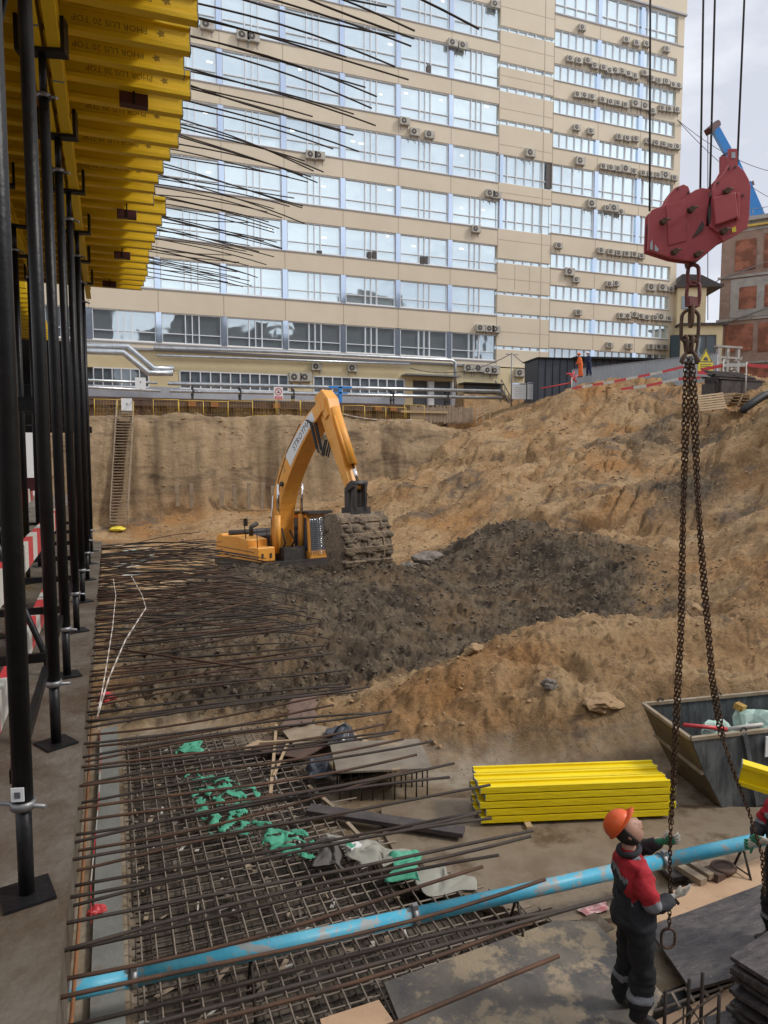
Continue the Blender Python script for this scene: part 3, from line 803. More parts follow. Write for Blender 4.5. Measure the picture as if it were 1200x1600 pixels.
# ------------------------------------------------------------------ air conditioners
def make_ac():
    o = empty('air_conditioner', (0, 0, 0))
    mb = MB(); mb.box((0, -.16, .28), (.78, .3, .54)); mb.build('casing', M_acw, o, bevel=.015)
    f = MB(); f.cyl((-.1, -.312, .28), .2, .02, 20, 0, 'y'); fo = f.build('fan_grille', M_acd, o)
    h = MB(); h.cyl((-.1, -.33, .28), .06, .02, 12, 0, 'y'); h.build('hub', M_acw, fo)
    for x in (-.28, .28): b = MB(); b.b2((x - .02, -.32, -.05), (x + .02, .02, .0)); b.b2((x - .02, -.02, -.3), (x + .02, .01, -.05)); b.build('bracket', M_sill, o)
    return o
AC = []   # (px, py, big)
def z3(l): return [(740 + a / 2.609, b / 2.609, s) for a, b, s in l]
rowsAC = [
 ('row of {n} under the topmost glazing', z3([(440,115,0),(620,165,0),(661,178,0),(702,182,0),(784,203,0)])),
 ('row of {n} below second short window band', z3([(391,242,0),(427,250,0),(463,250,0),(491,270,0),(527,278,0),(552,290,0),(575,290,0),(602,293,0),(628,303,0),(655,312,0),(694,300,0),(722,322,0),(752,332,0),(782,335,0),(810,348,0),(833,352,0)])),
 ('row of {n} below third short window band', z3([(420,388,0),(449,391,0),(480,398,0),(523,410,0),(555,418,0),(585,423,0),(616,430,0),(658,425,1),(696,435,1),(727,455,0),(765,443,0),(795,447,0),(826,450,0)])),
 ('row of {n} below fourth short window band', z3([(418,522,0),(475,537,0),(590,560,0),(624,566,0),(658,568,0),(710,577,0),(742,585,0),(772,590,0),(800,598,0),(827,600,0)])),
 ('row of {n} level above dark vent panel', z3([(230,625,1),(433,658,1),(526,680,0),(557,685,0),(585,690,0),(618,690,1),(650,700,0),(688,708,0),(717,712,0),(748,716,0),(780,716,1),(815,727,0)])),
 ('row of {n} left of the red hook block', z3([(65,790,0),(92,797,0),(480,832,1),(542,850,0),(570,850,1),(598,865,0)])),
 ('row of {n} just under the hook block', z3([(8,935,0),(345,1002,0),(517,1022,0),(556,1028,0),(588,1033,0),(621,1036,0),(652,1038,0),(682,1044,0)])),
 ('row of {n} beside thick red links', [(800 + a / 3, 400 + b / 3, s) for a, b, s in [(268,75,1),(298,112,0),(453,132,0),(485,130,0),(650,147,1),(703,148,1),(741,157,0)]]),
 ('row of {n} above lowest bright windows', [(800 + a / 3, 400 + b / 3, s) for a, b, s in [(308,265,0),(508,280,0),(538,282,0),(570,275,0),(601,283,0),(628,288,0),(668,290,0),(697,287,1),(732,294,0)]]),
 ('lowest row of {n} above the dark cabin', [(800 + a / 3, 400 + b / 3, s) for a, b, s in [(455,418,0),(546,423,0),(647,425,0),(683,427,0),(711,428,0)]]),
 ('group of {n} nearest the yellow joists', [(280 + a / 2.308, b / 2.308, 1) for a, b in [(100,92),(230,130),(266,136)]]),
 ('pair near top of left wing', [(280 + a / 2.308, b / 2.308, 0) for a, b in [(985,157),(1022,167)]]),
 ('group of {n} mid-height on left wing', [(280 + a / 2.308, b / 2.308, 0) for a, b in [(812,439),(848,478),(901,487)]]),
 ('pair behind the ends of the drooping bars', [(280 + a / 2.308, b / 2.308, 0) for a, b in [(475,560),(505,563)]]),
 ('group of {n} over the lowest ribbon window', [(520 + a / 3.53, 400 + b / 3.53, 0) for a, b in [(812,398),(862,402),(896,405)]]),
 ('group of {n} above the dark entrance', [(520 + a / 3.53, 400 + b / 3.53, s) for a, b, s in [(750,617,1),(805,618,1),(855,630,0),(895,632,0)]]),
 ('group of {n} beside yellow ground floor windows', [(130 + a / 2.79, 400 + b / 2.79, s) for a, b, s in [(925,528,1),(970,528,1),(1018,482,0),(1175,488,0)]]),
 ('unit alone on the yellow wall beside the dark cabin', [(812.6, 582.6, 1)]),
 ('unit alone, large, by the roof end of the left wing', [(773, 8, 0)]),
]
acp = make_ac(); first = True; GA = 'air conditioner units on the office facade'
for desc, lst in rowsAC:
    n = len(lst)
    for i, (px, py, big) in enumerate(sorted(lst)):
        if px < 300: pass
        onlow = py > 565
        p = atY(px, py, YF - (.5 if onlow else .1))
        o = acp if first else copy_tree(acp)
        first = False
        s = 1.25 if big else (.92 if px > 860 else 1.1)
        o.location = (p.x, (YF - .31) if onlow else (YF - .012), p.z - .28 * s); o.scale = (s, 1.0, s)
        d = desc.format(n=WORDS[0] and {2:'two',3:'three',4:'four',5:'five',6:'six',7:'seven',8:'eight',9:'nine',10:'ten',12:'twelve',13:'thirteen',16:'sixteen'}.get(n, str(n)))
        if n == 1: lab = 'air conditioner ' + d
        else: lab = f'air conditioner, {nth(i + 1)} from left, {d}'
        tag(o, lab, 'air conditioner', GA)
# ------------------------------------------------------------------ edge of the pit: sheet wall, guard panels, heating pipes
def solid(name, mb, m, label, cat, group=None, **k): return mb.build(name, m, None, label, cat, group, **k)
rw = empty('retaining_wall', (12, 50.5, 3.9), 0, 'timber lagged retaining wall with rusty steel waler along the far pit edge', 'retaining wall')
def W(par, name, mb, m, lab=None): return child_local(par, mb).build(name, m, par, lab)
lag = MB(); x = -14.0; rr_ = random.Random(4)
while x < 25.6:
    wd = rr_.uniform(.2, .32); lag.b2((x, 50.42 + rr_.uniform(0, .04), 3.6), (x + wd - .03, 50.5, 4.75 + rr_.uniform(-.03, .03))); x += wd
W(rw, 'lagging', lag, M_pile)
pl = MB()
for k in range(26):
    x = -13 + k * 1.5; pl.b2((x - .09, 50.25, 3.6), (x + .09, 50.41, 5.1))
W(rw, 'steel_post', pl, M_rsteel)
wl = MB(); wl.b2((-14, 50.0, 4.72), (26, 50.24, 5.02)); wl.b2((-14, 50.0, 5.06), (26, 50.24, 5.12)); wl.b2((-14, 50.42, 4.8), (26, 50.9, 5.3))
W(rw, 'waler', wl, M_rsteel)
br = MB()
for px in (300, 335, 432, 590, 614):
    x = atY(px, 640, 50).x; br.b2((x - .25, 49.8, 4.75), (x + .25, 49.99, 5.08))
W(rw, 'bracket', br, mat('rust_orange', (.3, .12, .04), .8))
# guard fence panels
def make_panel(wd=1.6, ht=1.15):
    o = empty('guard_panel', (0, 0, 0))
    f = MB(); r_ = .022
    f.tube([(0, 0, 0), (0, 0, ht)], r_, 6); f.tube([(wd, 0, 0), (wd, 0, ht)], r_, 6); f.tube([(0, 0, ht), (wd, 0, ht)], r_, 6); f.tube([(0, 0, .06), (wd, 0, .06)], r_, 6)
    f.build('frame', M_yfen, o)
    g = MB()
    for k in range(1, 9): g.bar((wd * k / 9, 0, .06), (wd * k / 9, 0, ht), .005, .005)
    for k in range(1, 4): g.bar((0, 0, ht * k / 4), (wd, 0, ht * k / 4), .005, .005)
    g.build('mesh_infill', M_yfen, o); return o
pp = make_panel(); n = 0
xs = [atY(px, 650, 48.5).x for px in (240, 279, 318, 357, 395, 433, 470)] + [atY(px, 650, 48.5).x for px in (536, 570, 603, 632)] + [atY(px, 650, 48.5).x for px in (148, 184)]
labs = [f'yellow wire guard panel, {nth(i + 1)} from the left between ladder and excavator boom' for i in range(7)] + [f'yellow wire guard panel, {nth(i + 1)} to the right of the excavator stick' for i in range(4)] + ['yellow wire guard panel at the far left beside the coiled cables', 'yellow wire guard panel set at an angle at the ladder head']
for i, x in enumerate(xs):
    o = pp if i == 0 else copy_tree(pp)
    o.location = (x, 48.5, gz(x, 48.5) - .02); o.rotation_euler.z = rr_.uniform(-.04, .04) if i != 12 else .9
    tag(o, labs[i], 'guard panel', 'yellow guard panels along the far pit edge')
# sagging warning tape
def tape(name, pts, label, wd=.07, m1=None, seg=.5, group=None, vert=True, m2=None):
    mb = MB(); k = 0
    P_ = [Vector(p) for p in pts]
    for a, b in zip(P_[:-1], P_[1:]):
        n_ = max(1, int((b - a).length / seg))
        for i in range(n_):
            u = a.lerp(b, i / n_); v = a.lerp(b, (i + 1) / n_)
            mb.bar(u, v, .006, wd, k % 2); k += 1
    return mb.build(name, [m1 or M_hred, m2 or M_hwht], None, label, 'warning tape', group)
def catenary(a, b, sag, n=10):
    a = Vector(a); b = Vector(b)
    return [a.lerp(b, i / n) - Vector((0, 0, sag * 4 * (i / n) * (1 - i / n))) for i in range(n + 1)]
M_pink = mat('faded_tape', (.5, .33, .3), .6)
a = atY(240, 650, 48.2); b = atY(380, 668, 48.2); c = atY(470, 652, 48.2)
tape('warning_tape', catenary(a, b, .15, 6) + catenary(b, c, -.1, 6)[1:], 'faded red and white tape sagging along guard panels left of boom', .06, M_pink, .3)
a = atY(530, 645, 48.2); b = atY(645, 655, 48.2)
tape('warning_tape', catenary(a, b, .25, 8), 'faded tape sagging along guard panels right of the stick', .06, M_pink, .3)
# pipes on trestles (foil clad)
def pipe(name, pts, r, m, label, n=10, cat='pipe', group=None, **k):
    return MB().tube(pts, r, n).build(name, m, None, label, cat, group)
gp = 'foil clad heating pipes along the far pit edge'
xa = atY(262, 597, 53).x; xb = atY(781, 611, 53).x
pipe('heating_pipe', [(xa, 53, 6.52), (xb, 53, 6.78)], .14, M_pipe, 'upper of the two long silver pipes running behind the pit edge', group=gp)
pipe('heating_pipe', [(xa + .1, 52.7, 5.98), (xb, 52.7, 6.2)], .13, M_pipe, 'lower of the two long silver pipes running behind the pit edge', group=gp)
pipe('heating_pipe', [(-8, 53.2, 6.62), (atY(246, 597, 53).x, 53.2, 6.55)], .09, M_pipe, 'thin silver pipe at the left end above the ladder', group=gp)
pipe('heating_pipe', [(-8, 52.7, 6.2), (atY(250, 604, 53).x, 52.7, 5.95)], .1, M_pipe, 'sloping silver pipe at the left end above the ladder, lower one', group=gp)
def facpipe(lst, r, lab, Y_):
    pts = [tuple(atY(x, y, Y_)) for x, y in lst]
    # stay in the plane, round the corners a little
    pipe('heating_pipe', pts, r, M_pipe, lab, group='silver pipes on the facade')
facpipe([(130, 540), (200, 542), (240, 576), (272, 576)], .22, 'thick silver pipe stepping down on the facade, upper of two', 54.6)
facpipe([(130, 548), (193, 551), (232, 583), (270, 583)], .22, 'thick silver pipe stepping down on the facade, lower of two', 54.2)
facpipe([(240, 543), (440, 550), (706, 563), (711, 566), (711, 607)], .13, 'slim silver pipe along the yellow wall, turning down by the entrance', 55.3)
facpipe([(245, 555), (440, 562), (640, 569)], .09, 'slim silver pipe along the yellow wall, lower one', 55.2)
ps = MB()
for px in (300, 374, 457, 538, 697):
    x = atY(px, 600, 53).x; ps.b2((x - .05, 52.8, 5.2), (x + .05, 53.2, 6.85))
tr = []
for i, px in enumerate((300, 374, 457, 612, 697)):
    x = atY(px, 600, 53).x; mb = MB(); mb.b2((x - .05, 52.55, 5.15), (x + .05, 52.65, 6.3)); mb.b2((x - .05, 53.15, 5.15), (x + .05, 53.25, 6.9)); mb.b2((x - .07, 52.5, 5.75), (x + .07, 53.3, 5.83)); mb.b2((x - .06, 52.66, 6.28), (x + .06, 53.14, 6.36))
    solid('pipe_trestle', mb, M_mach, f'dark steel trestle under the silver pipes, {nth(i + 1)} from the left', 'pipe trestle', 'trestles under the long pipes')
x = atY(532, 610, 52).x; mb = MB(); mb.b2((x - .12, 52, 4.6), (x + .12, 52.2, 6.6)); mb.b2((x - .9, 52, 6.5), (x + .9, 52.15, 6.65)); mb.b2((x - .9, 52, 6.1), (x + .6, 52.1, 6.2)); mb.bar((x - .9, 52.1, 6.6), (x, 52.1, 5.6), .06, .06)
solid('pipe_bracket', mb, M_bluec, 'blue steel bracket frame carrying the pipes behind the excavator stick', 'pipe bracket')
# signs
def board(name, px, py, pw, ph_, Y_, label, cat, m=M_signw, post=True, parts=None, lean=0):
    p = atY(px, py, Y_); s = p.y / 1.0 / F_PX
    d = (p - C0).dot(FW); k = d / F_PX
    W_, H_ = pw * k / 1.0, ph_ * k
    o = empty(name, (p.x, p.y, p.z - H_ / 2), 0, label, cat)
    mb = MB(); mb.box((0, 0, H_ / 2), (W_, .04, H_)); mb.build('panel', m, o)
    if parts: parts(o, W_, H_)
    if post:
        g = gz(p.x, p.y); mb = MB(); mb.bar((0, .05, g - p.z + H_ / 2 - .1), (0, .05, H_ * .6), .05, .05); mb.build('post', M_woodg, o)
    return o
def cabpart(o, W_, H_):
    mb = MB(); mb.box((W_ * .02, -.03, H_ * .62), (W_ * .13, .02, H_ * .13)); mb.build('lock', M_sill, o)
    mb = MB(); mb.box((0, .12, H_ / 2), (W_ * .98, .2, H_ * .98)); mb.build('case', M_signw, o)
board('switch_cabinet', 198, 634, 16, 23, 48.0, 'white electrical cabinet at the head of the earth ladder', 'electrical cabinet', parts=cabpart)
board('switch_cabinet', 219.5, 599, 16, 18, 51.5, 'white electrical cabinet standing behind the pit edge beside the pipes', 'electrical cabinet', parts=cabpart)
def prohib(o, W_, H_):
    mb = MB(); R_ = W_ * .36; c = (0, -.024, H_ * .66)
    mb.tube([(R_ * math.cos(t), -.026, c[2] + R_ * math.sin(t)) for t in np.linspace(0, 2 * math.pi, 25)[:-1]], W_ * .035, 6, closed=True)
    mb.bar((-R_ * .7, -.03, c[2] + R_ * .7), (R_ * .7, -.03, c[2] - R_ * .7), .01, W_ * .05)
    mb.build('prohibition_ring', M_signr, o)
    mb = MB(); mb.sphere((0, -.026, c[2] - R_ * .3), R_ * .45, 10, 6, 0, (1, .1, .5)); mb.bar((0, -.03, c[2]), (R_ * .2, -.03, c[2] + R_ * .5), .01, W_ * .06); mb.build('pictogram', M_signg, o)
    mb = MB(); mb.box((0, -.023, H_ * .17), (W_ * .84, .01, H_ * .26)); lo = mb.build('caption_band', M_signr, o)
    mb = MB()
    for k in range(3): mb.box((0, -.03, H_ * (.09 + .08 * k)), (W_ * (.7 - .1 * (k % 2)), .006, H_ * .022))
    mb.build('caption_line', M_signw, o)
board('warning_sign', 435, 615, 14.5, 20, 49.8, 'white prohibition sign with red ring and red caption over the pit edge', 'warning sign', parts=prohib)
board('warning_sign', 898, 597, 11, 16, 50.8, 'small white and red prohibition sign at the left end of the corrugated fence', 'warning sign', parts=prohib)
def info(o, W_, H_):
    mb = MB(); mb.box((0, -.024, H_ * .94), (W_ * .96, .01, H_ * .06)); mb.build('header_band', M_pillar, o)
    mb = MB()
    for k in range(5): mb.box((-W_ * .05, -.023, H_ * (.2 + .13 * k)), (W_ * (.5 + .25 * (k % 2)), .008, H_ * .016))
    mb.build('printed_line', M_acw, o)
board('information_board', 811, 611, 25, 25, 49.6, 'wide white information board with a blue header beside the grey cabin', 'information board', parts=info)
board('information_board', 832, 611, 18, 26, 49.6, 'narrow white plan board standing between information board and grey cabin', 'information board', parts=info)
# wooden hoarding and stair rail, steel stair, cables
hb = MB(); x0 = atY(641, 640, 49.5).x; x1 = atY(739, 640, 49.5).x; x = x0
while x < x1:
    wd = rr_.uniform(.1, .2); hb.b2((x, 49.5, 3.85 + rr_.uniform(0, .15)), (x + wd - .025, 49.54, 5.15 + rr_.uniform(-.12, .12))); x += wd
ho = solid('board_hoarding', hb, M_woodg, 'upright weathered boards screening the pit edge right of the excavator', 'hoarding')
mb = MB(); mb.b2((x0 - .8, 49.38, 4.62), (x1 - 2.2, 49.44, 4.78)); W(ho, 'rail', mb, M_wood)
mb = MB(); x0 = atY(744, 650, 49).x; x1 = atY(765, 650, 49).x
for dy in (0, .9):
    for k in range(3): mb.bar((x0, 49 + dy, 4.3 + k * .28), (x1, 49 + dy, 5.15 + k * .22 - .25), .05, .09)
    for u in (0, .5, 1): mb.bar((x0 + (x1 - x0) * u, 49 + dy, 3.9), (x0 + (x1 - x0) * u, 49 + dy, 4.95 + .3 * u), .07, .07)
for k in range(6): mb.b2((x0 + (x1 - x0) * k / 6, 49, 3.95 + .15 * k), (x0 + (x1 - x0) * (k + 1) / 6, 49.9, 4.0 + .15 * k))
solid('wooden_stair', mb, M_wood, 'short wooden stair with a slatted rail at the end of the board hoarding', 'stair')
mb = MB(); x0 = atY(783, 600, 54).x; x1 = atY(801, 600, 54).x
for dy in (0, 1.0):
    mb.bar((x0, 54 + dy, 7.9), (x1, 54 + dy, 6.2), .06, .06); mb.bar((x0, 54 + dy, 7.2), (x1, 54 + dy, 5.5), .06, .12)
    for u in (0, .33, .66, 1): mb.bar((x0 + (x1 - x0) * u, 54 + dy, 7.2 - 1.7 * u), (x0 + (x1 - x0) * u, 54 + dy, 7.9 - 1.7 * u), .04, .04)
for k in range(8): mb.b2((x0 + (x1 - x0) * k / 8, 54, 7.15 - .21 * k), (x0 + (x1 - x0) * (k + 1) / 8, 55, 7.18 - .21 * k))
mb.b2((x0, 54.0, 5.2), (x0 + .07, 54.1, 7.2)); mb.b2((x0, 54.9, 5.2), (x0 + .07, 55.0, 7.2))
solid('steel_stair', mb, M_galv, 'light steel outside stair left of the information boards', 'stair')
mb = MB()
for k in range(3):
    mb.tube([(x0 - 62 + 0, 0, 0)] if False else [Vector((-.2 + .35 * k + .28 * math.cos(t), 48.9 + .02 * k, 4.25 + .26 * math.sin(t))) for t in np.linspace(0, 2 * math.pi, 20)[:-1]], .02, 5, closed=True)
solid('cable_coil', mb, M_wire, 'coiled grey cables at the pit edge left of the ladder', 'cable coil')
# ladder down the earth face
la = empty('earth_ladder', (.9, 45, -2.2), 0, 'long timber ladder stair lying on the sandy pit face beneath the white cabinet', 'ladder')
A0, A1 = atY(183, 656, 48.3), atY(172, 822, 43.8)
LP = []
for k in range(13):
    u = k / 12; q = A0.lerp(A1, u); q.z = 4.3 + (-2.55 - 4.3) * u
    LP.append(q)
for q in LP:       # slide towards the camera until clear of the earth
    while max(gz(q.x, q.y), gz(q.x + .95, q.y)) > q.z - .06 and q.y > 38: q.y -= .1
for _ in range(3):
    for k in range(1, 12): LP[k].y = min(LP[k].y, (LP[k - 1].y + LP[k + 1].y) / 2)
def lad(u): 
    u = max(0, min(11.9999, u * 12)); k = int(u); return LP[k].lerp(LP[k + 1], u - k)
mb = MB()
for dx in (0, .95):
    o_ = Vector((dx, 0, 0))
    for k in range(12): mb.bar(LP[k] + o_, LP[k + 1] + o_, .06, .14)
    mb.tube([p + o_ + Vector((0, -.3, .6)) for p in LP], .028, 6)
    for k in range(0, 13, 2): mb.tube([LP[k] + o_, LP[k] + o_ + Vector((0, -.3, .6))], .02, 5)
W(la, 'stringer', mb, M_woodg)
mb = MB()
for k in range(40):
    u = (k + .5) / 40; mb.bar(lad(u) + Vector((0, -.05, .03)), lad(u) + Vector((.95, -.05, .03)), .2, .05)
W(la, 'tread', mb, M_woodg)
# stubs of timber in the face
stubs = [(276, 0), (298, 1), (345, 0), (365, 1), (387, 2), (408, 2), (424, 0)]
for i, (px, s) in enumerate(stubs):
    p = atY(px, 772, 44.9); mb = MB(); h_ = (.75, 1.0, 1.15)[s]
    g = gz(p.x, 45.6)
    mb.box((p.x, 44.5, p.z - .1), (.22, .16, h_ + .5), (.12, .03 * (i % 3 - 1), 0))
    solid('timber_stub', mb, M_woodg, f'weathered timber stub in the foot of the far cut, {nth(i + 1)} from the left', 'timber stub', 'timber stubs in the far cut')
# plastic scraps near ladder foot
for (px, py, d, m, lab) in ((183, 822, 41, M_signy, 'yellow rag crumpled at the foot of the earth ladder'), (205, 868, 33, M_gbag, 'pale crumpled sheeting on the floor left of the excavator')):
    p = atD(px, py, d); p.z = gz(p.x, p.y)
    bm_s = (1.2, .8, .35)
    lump('plastic_scrap', (p.x, p.y, p.z + .15), .35, m, lab, 'plastic scrap', 21, bm_s)
# ---- right side: cabin, fence, ruined houses, crane
def wpt(px, py, d): return atD(px, py, d)
cb = empty('site_cabin', tuple(wpt(889, 600, 56.5)), R(-21 + 9), 'dark grey site cabin block behind the corrugated fence', 'site cabin')
M_ = cb.location
mb = MB(); mb.b2((-2.6, 0, -1.5), (8.5, 3, 1.95), 0); mb.build('wall', M_cont, cb)
mb = MB(); mb.b2((-2.75, -.2, 1.95), (0.3, 3.2, 2.03)); mb.build('roof', M_blk, cb); mb = MB(); mb.b2((0.3, -.5, 1.95), (8.8, 3.2, 2.12)); mb.build('roof', M_blk, cb)
mb = MB()
for x in (1.0, 1.9, 3.6, 5.6, 6.6, 7.5): mb.b2((x, -.05, .5 if x != 3.6 else -.6), (x + .5, -.003, 1.15 if x != 3.6 else 1.4))
mb.build('notice', M_plast, cb)
mb = MB()
for k in range(18): mb.b2((-2.6 + k * .6, -.03, -1.5), (-2.56 + k * .6, -.003, 1.94))
mb.build('panel_rib', M_blk, cb)
# corrugated fence, stepped panels rising to the right
F0 = wpt(893, 607, 54); F1 = wpt(1121, 598, 50)
T0 = wpt(893, 578, 54).z; T1 = wpt(1121, 552, 50).z
npan = 7
for i in range(npan):
    a = F0.lerp(F1, i / npan); b = F0.lerp(F1, (i + 1) / npan)
    ta = T0 + (T1 - T0) * i / npan; tb = T0 + (T1 - T0) * (i + 1) / npan
    ln = (b - a).length; dr = (b - a).normalized(); nrm = Vector((dr.y, -dr.x, 0))
    n_ = 22; vs = []; fs = []
    for k in range(n_ + 1):
        u = k / n_; p = a.lerp(b, u); off = .035 if (k // 1) % 2 else -.035
        top = ta + (tb - ta) * u
        q = p + nrm * off
        vs += [(q.x, q.y, min(a.z, b.z) - 1.6), (q.x, q.y, top), (q.x - nrm.x * .01, q.y - nrm.y * .01, min(a.z, b.z) - 1.6), (q.x - nrm.x * .01, q.y - nrm.y * .01, top)]
    for k in range(n_):
        o_ = 4 * k; fs += [(o_, o_ + 4, o_ + 5, o_ + 1), (o_ + 2, o_ + 3, o_ + 7, o_ + 6), (o_ + 1, o_ + 5, o_ + 7, o_ + 3)]
    mb = MB(); mb.add(vs, fs)
    ob = solid('corrugated_fence_panel', mb, M_corr, f'grey corrugated fence panel, {nth(i + 1)} from the left behind the spoil heap', 'fence panel', 'corrugated fence panels')
    mb = MB(); mb.bar(tuple(a + Vector((0, 0, ta - a.z))), tuple(b + Vector((0, 0, tb - b.z))), .1, .05); W(ob, 'top_rail', mb, M_sill)
# tapes in front of the fence
def tp(lst, d, lab, wd=.16, seg=.75):
    tape('barrier_tape', [wpt(x, y, dd) for (x, y), dd in zip(lst, d)], lab, wd, seg=seg)
tp([(893, 607), (960, 596), (1035, 581), (1068, 573)], [50, 48, 46, 45], 'red and white barrier tape rising in front of corrugated fence, upper one', .17)
tp([(970, 608), (1010, 603), (1060, 592), (1095, 590), (1133, 585)], [47, 46, 45, 44, 44], 'red and white barrier tape just above the spoil heap, lower one', .17)
tp([(1095, 578), (1130, 571), (1165, 570), (1200, 573)], [44, 44, 43, 42], 'red and white barrier tape before the brick building at the right edge', .2)
for i, (px, py0, py1, d) in enumerate(((893, 612, 590, 50), (1068, 600, 566, 45), (1129, 606, 562, 44), (1165, 606, 566, 43))):
    mb = MB(); a = wpt(px, py0, d); a.z = gz(a.x, a.y) - .2; b = Vector((a.x, a.y, wpt(px, py1, d).z)); mb.tube([a, b], .04, 6)
    solid('barrier_post', mb, M_hwht, f'white post holding barrier tape, {nth(i + 1)} from the left on the right bank', 'post', 'posts holding barrier tape')
# yellow warning sign
p = wpt(1103, 560, 48.5); o = empty('warning_sign', (p.x, p.y, p.z - .7), R(-12), 'yellow triangular hazard sign over a yellow caption plate on corrugated fence', 'warning sign')
mb = MB(); mb.prism([(-.52, .85), (.52, .85), (0, 1.75)], 0, .03, lambda u, v, t: Vector((u, t, v - .4))); mb.build('triangle', M_signy, o)
mb = MB(); tri = [(-.46, 0, .48), (.46, 0, .48), (0, 0, 1.28)]
for k in range(3): mb.bar(tri[k], tri[(k + 1) % 3], .012, .05)
mb.sphere((0, -.01, .68), .14, 8, 6, 0, (1, .1, .9)); mb.bar((-.2, -.01, .62), (.2, -.01, .58), .01, .05); mb.build('pictogram', M_signg, o)
mb = MB(); mb.b2((-.55, 0, -.15), (.55, .03, .42)); mb.build('caption_plate', M_signy, o)
mb = MB()
for k in range(3): mb.b2((-.4, -.012, .28 - .13 * k), (.4 - .1 * (k % 2), -.002, .32 - .13 * k))
mb.build('caption_line', M_signg, o)
mb = MB(); mb.b2((-.55, -.005, -.38), (.15, .03, -.16)); mb.build('red_plate', M_signr, o)
# pallets
def make_pallet():
    o = empty('pallet', (0, 0, 0))
    mb = MB()
    for k in range(7): mb.box((0, -.55 + k * .183, .135), (1.3, .12, .025))
    mb.build('deck_board', M_wood, o)
    mb = MB()
    for x in (-.6, 0, .6): mb.box((x, 0, .07), (.1, 1.2, .1)); mb.box((x, 0, .01), (.1, 1.2, .02))
    mb.build('bearer', M_wood, o)
    return o
pal = make_pallet(); PG = 'wooden pallets on the right bank'
q = wpt(1112, 622, 38.5); pal.location = (q.x, q.y, q.z - .3); pal.rotation_euler = (R(48), R(-6), R(-38)); tag(pal, 'pale wooden pallet leaning open towards the pit beside the chains', 'pallet', PG)
for i in range(4):
    o = copy_tree(pal); q = wpt(1146, 622, 40); o.location = (q.x, q.y, q.z - .45 + i * .17); o.rotation_euler = (0, R(3), R(-20 + 7 * i)); tag(o, f'wooden pallet in the small pile right of the leaning one, {("lowest", "second from bottom", "third from bottom", "topmost")[i]}', 'pallet', PG)
mb = MB(); pts = [wpt(1162, 640, 37), wpt(1178, 628, 37.3), wpt(1192, 619, 37.5), wpt(1215, 612, 38)]
for p_ in pts: p_.z = max(p_.z, gz(p_.x, p_.y) + .1)
mb.tube([pts[0] + Vector((0, 0, -.2))] + pts, [.12, .2, .22, .22, .22], 12); solid('rubber_hose', mb, M_rub, 'thick black hose lying on the bank at the right edge', 'hose')
for i, (px, py, l_) in enumerate(((1150, 588, 3.2), (1160, 594, 3.6), (1140, 598, 2.6))):
    c = wpt(px, py, 43); mb = MB()
    for k in range(9): mb.bar(c + Vector((-l_ / 2, .12 * k, .04 * k + rr_.uniform(0, .1))), c + Vector((l_ / 2, .12 * k, -.1 + .04 * k + rr_.uniform(0, .1))), .09, .07)
    mb.box(c + Vector((0, .5, -.5)), (l_ * .9, 1.0, .9))
    solid('timber_pile', mb, M_woodd, f'dark pile of old timber beneath the barrier tape, {("upper left", "right", "lower left")[i]}', 'timber pile')
for i, (px, py) in enumerate(((765, 690), (755, 700))):
    pass
# distant workers beside the cabin
def small_person(px, py, d, coat, lab, rz=0):
    p = wpt(px, py, d); h = 1.75
    o = empty('person', (p.x, p.y, p.z), rz, lab, 'person', None)
    return o
# brick building on the right
M_brickm = bpy.data.materials.new('brick'); M_brickm.use_nodes = True
_t = M_brickm.node_tree; _b = _t.nodes['Principled BSDF']; _b.inputs['Roughness'].default_value = .9
_c = _t.nodes.new('ShaderNodeTexCoord'); _m = _t.nodes.new('ShaderNodeMapping'); _m.inputs['Rotation'].default_value = (R(90), 0, 0)
_k = _t.nodes.new('ShaderNodeTexBrick'); _k.inputs['Scale'].default_value = 4.2; _k.inputs['Color1'].default_value = (.33, .1, .055, 1); _k.inputs['Color2'].default_value = (.42, .15, .085, 1); _k.inputs['Mortar'].default_value = (.32, .24, .2, 1); _k.inputs['Mortar Size'].default_value = .018
_t.links.new(_c.outputs['Object'], _m.inputs['Vector']); _t.links.new(_m.outputs[0], _k.inputs['Vector'])
_n = _t.nodes.new('ShaderNodeTexNoise'); _n.inputs['Scale'].default_value = .9; _n.inputs['Detail'].default_value = 8; _t.links.new(_c.outputs['Object'], _n.inputs['Vector'])
_r = _t.nodes.new('ShaderNodeValToRGB'); _r.color_ramp.elements[0].position = .45; _r.color_ramp.elements[0].color = (.55, .55, .55, 1); _r.color_ramp.elements[1].position = .6; _r.color_ramp.elements[1].color = (1, 1, 1, 1); _t.links.new(_n.outputs['Fac'], _r.inputs[0])
_x = _t.nodes.new('ShaderNodeMix'); _x.data_type = 'RGBA'; _x.blend_type = 'MULTIPLY'; _x.inputs[0].default_value = 1; _t.links.new(_k.outputs[0], _x.inputs[6]); _t.links.new(_r.outputs[0], _x.inputs[7]); _t.links.new(_x.outputs[2], _b.inputs['Base Color'])
M_oldbrick = mat('old_brick', (.27, .19, .155), .9, (.37, .26, .21), 1.2, .5, 12, spots=(.36, .33, .3), spot_scale=1.6, spot_pos=.57, soft=.12)
bc = wpt(1121, 560, 74)
bb = empty('brick_building', (bc.x, bc.y, 6.5), R(-21 - 33), 'half demolished brick building at right edge with bricked-up windows', 'building')
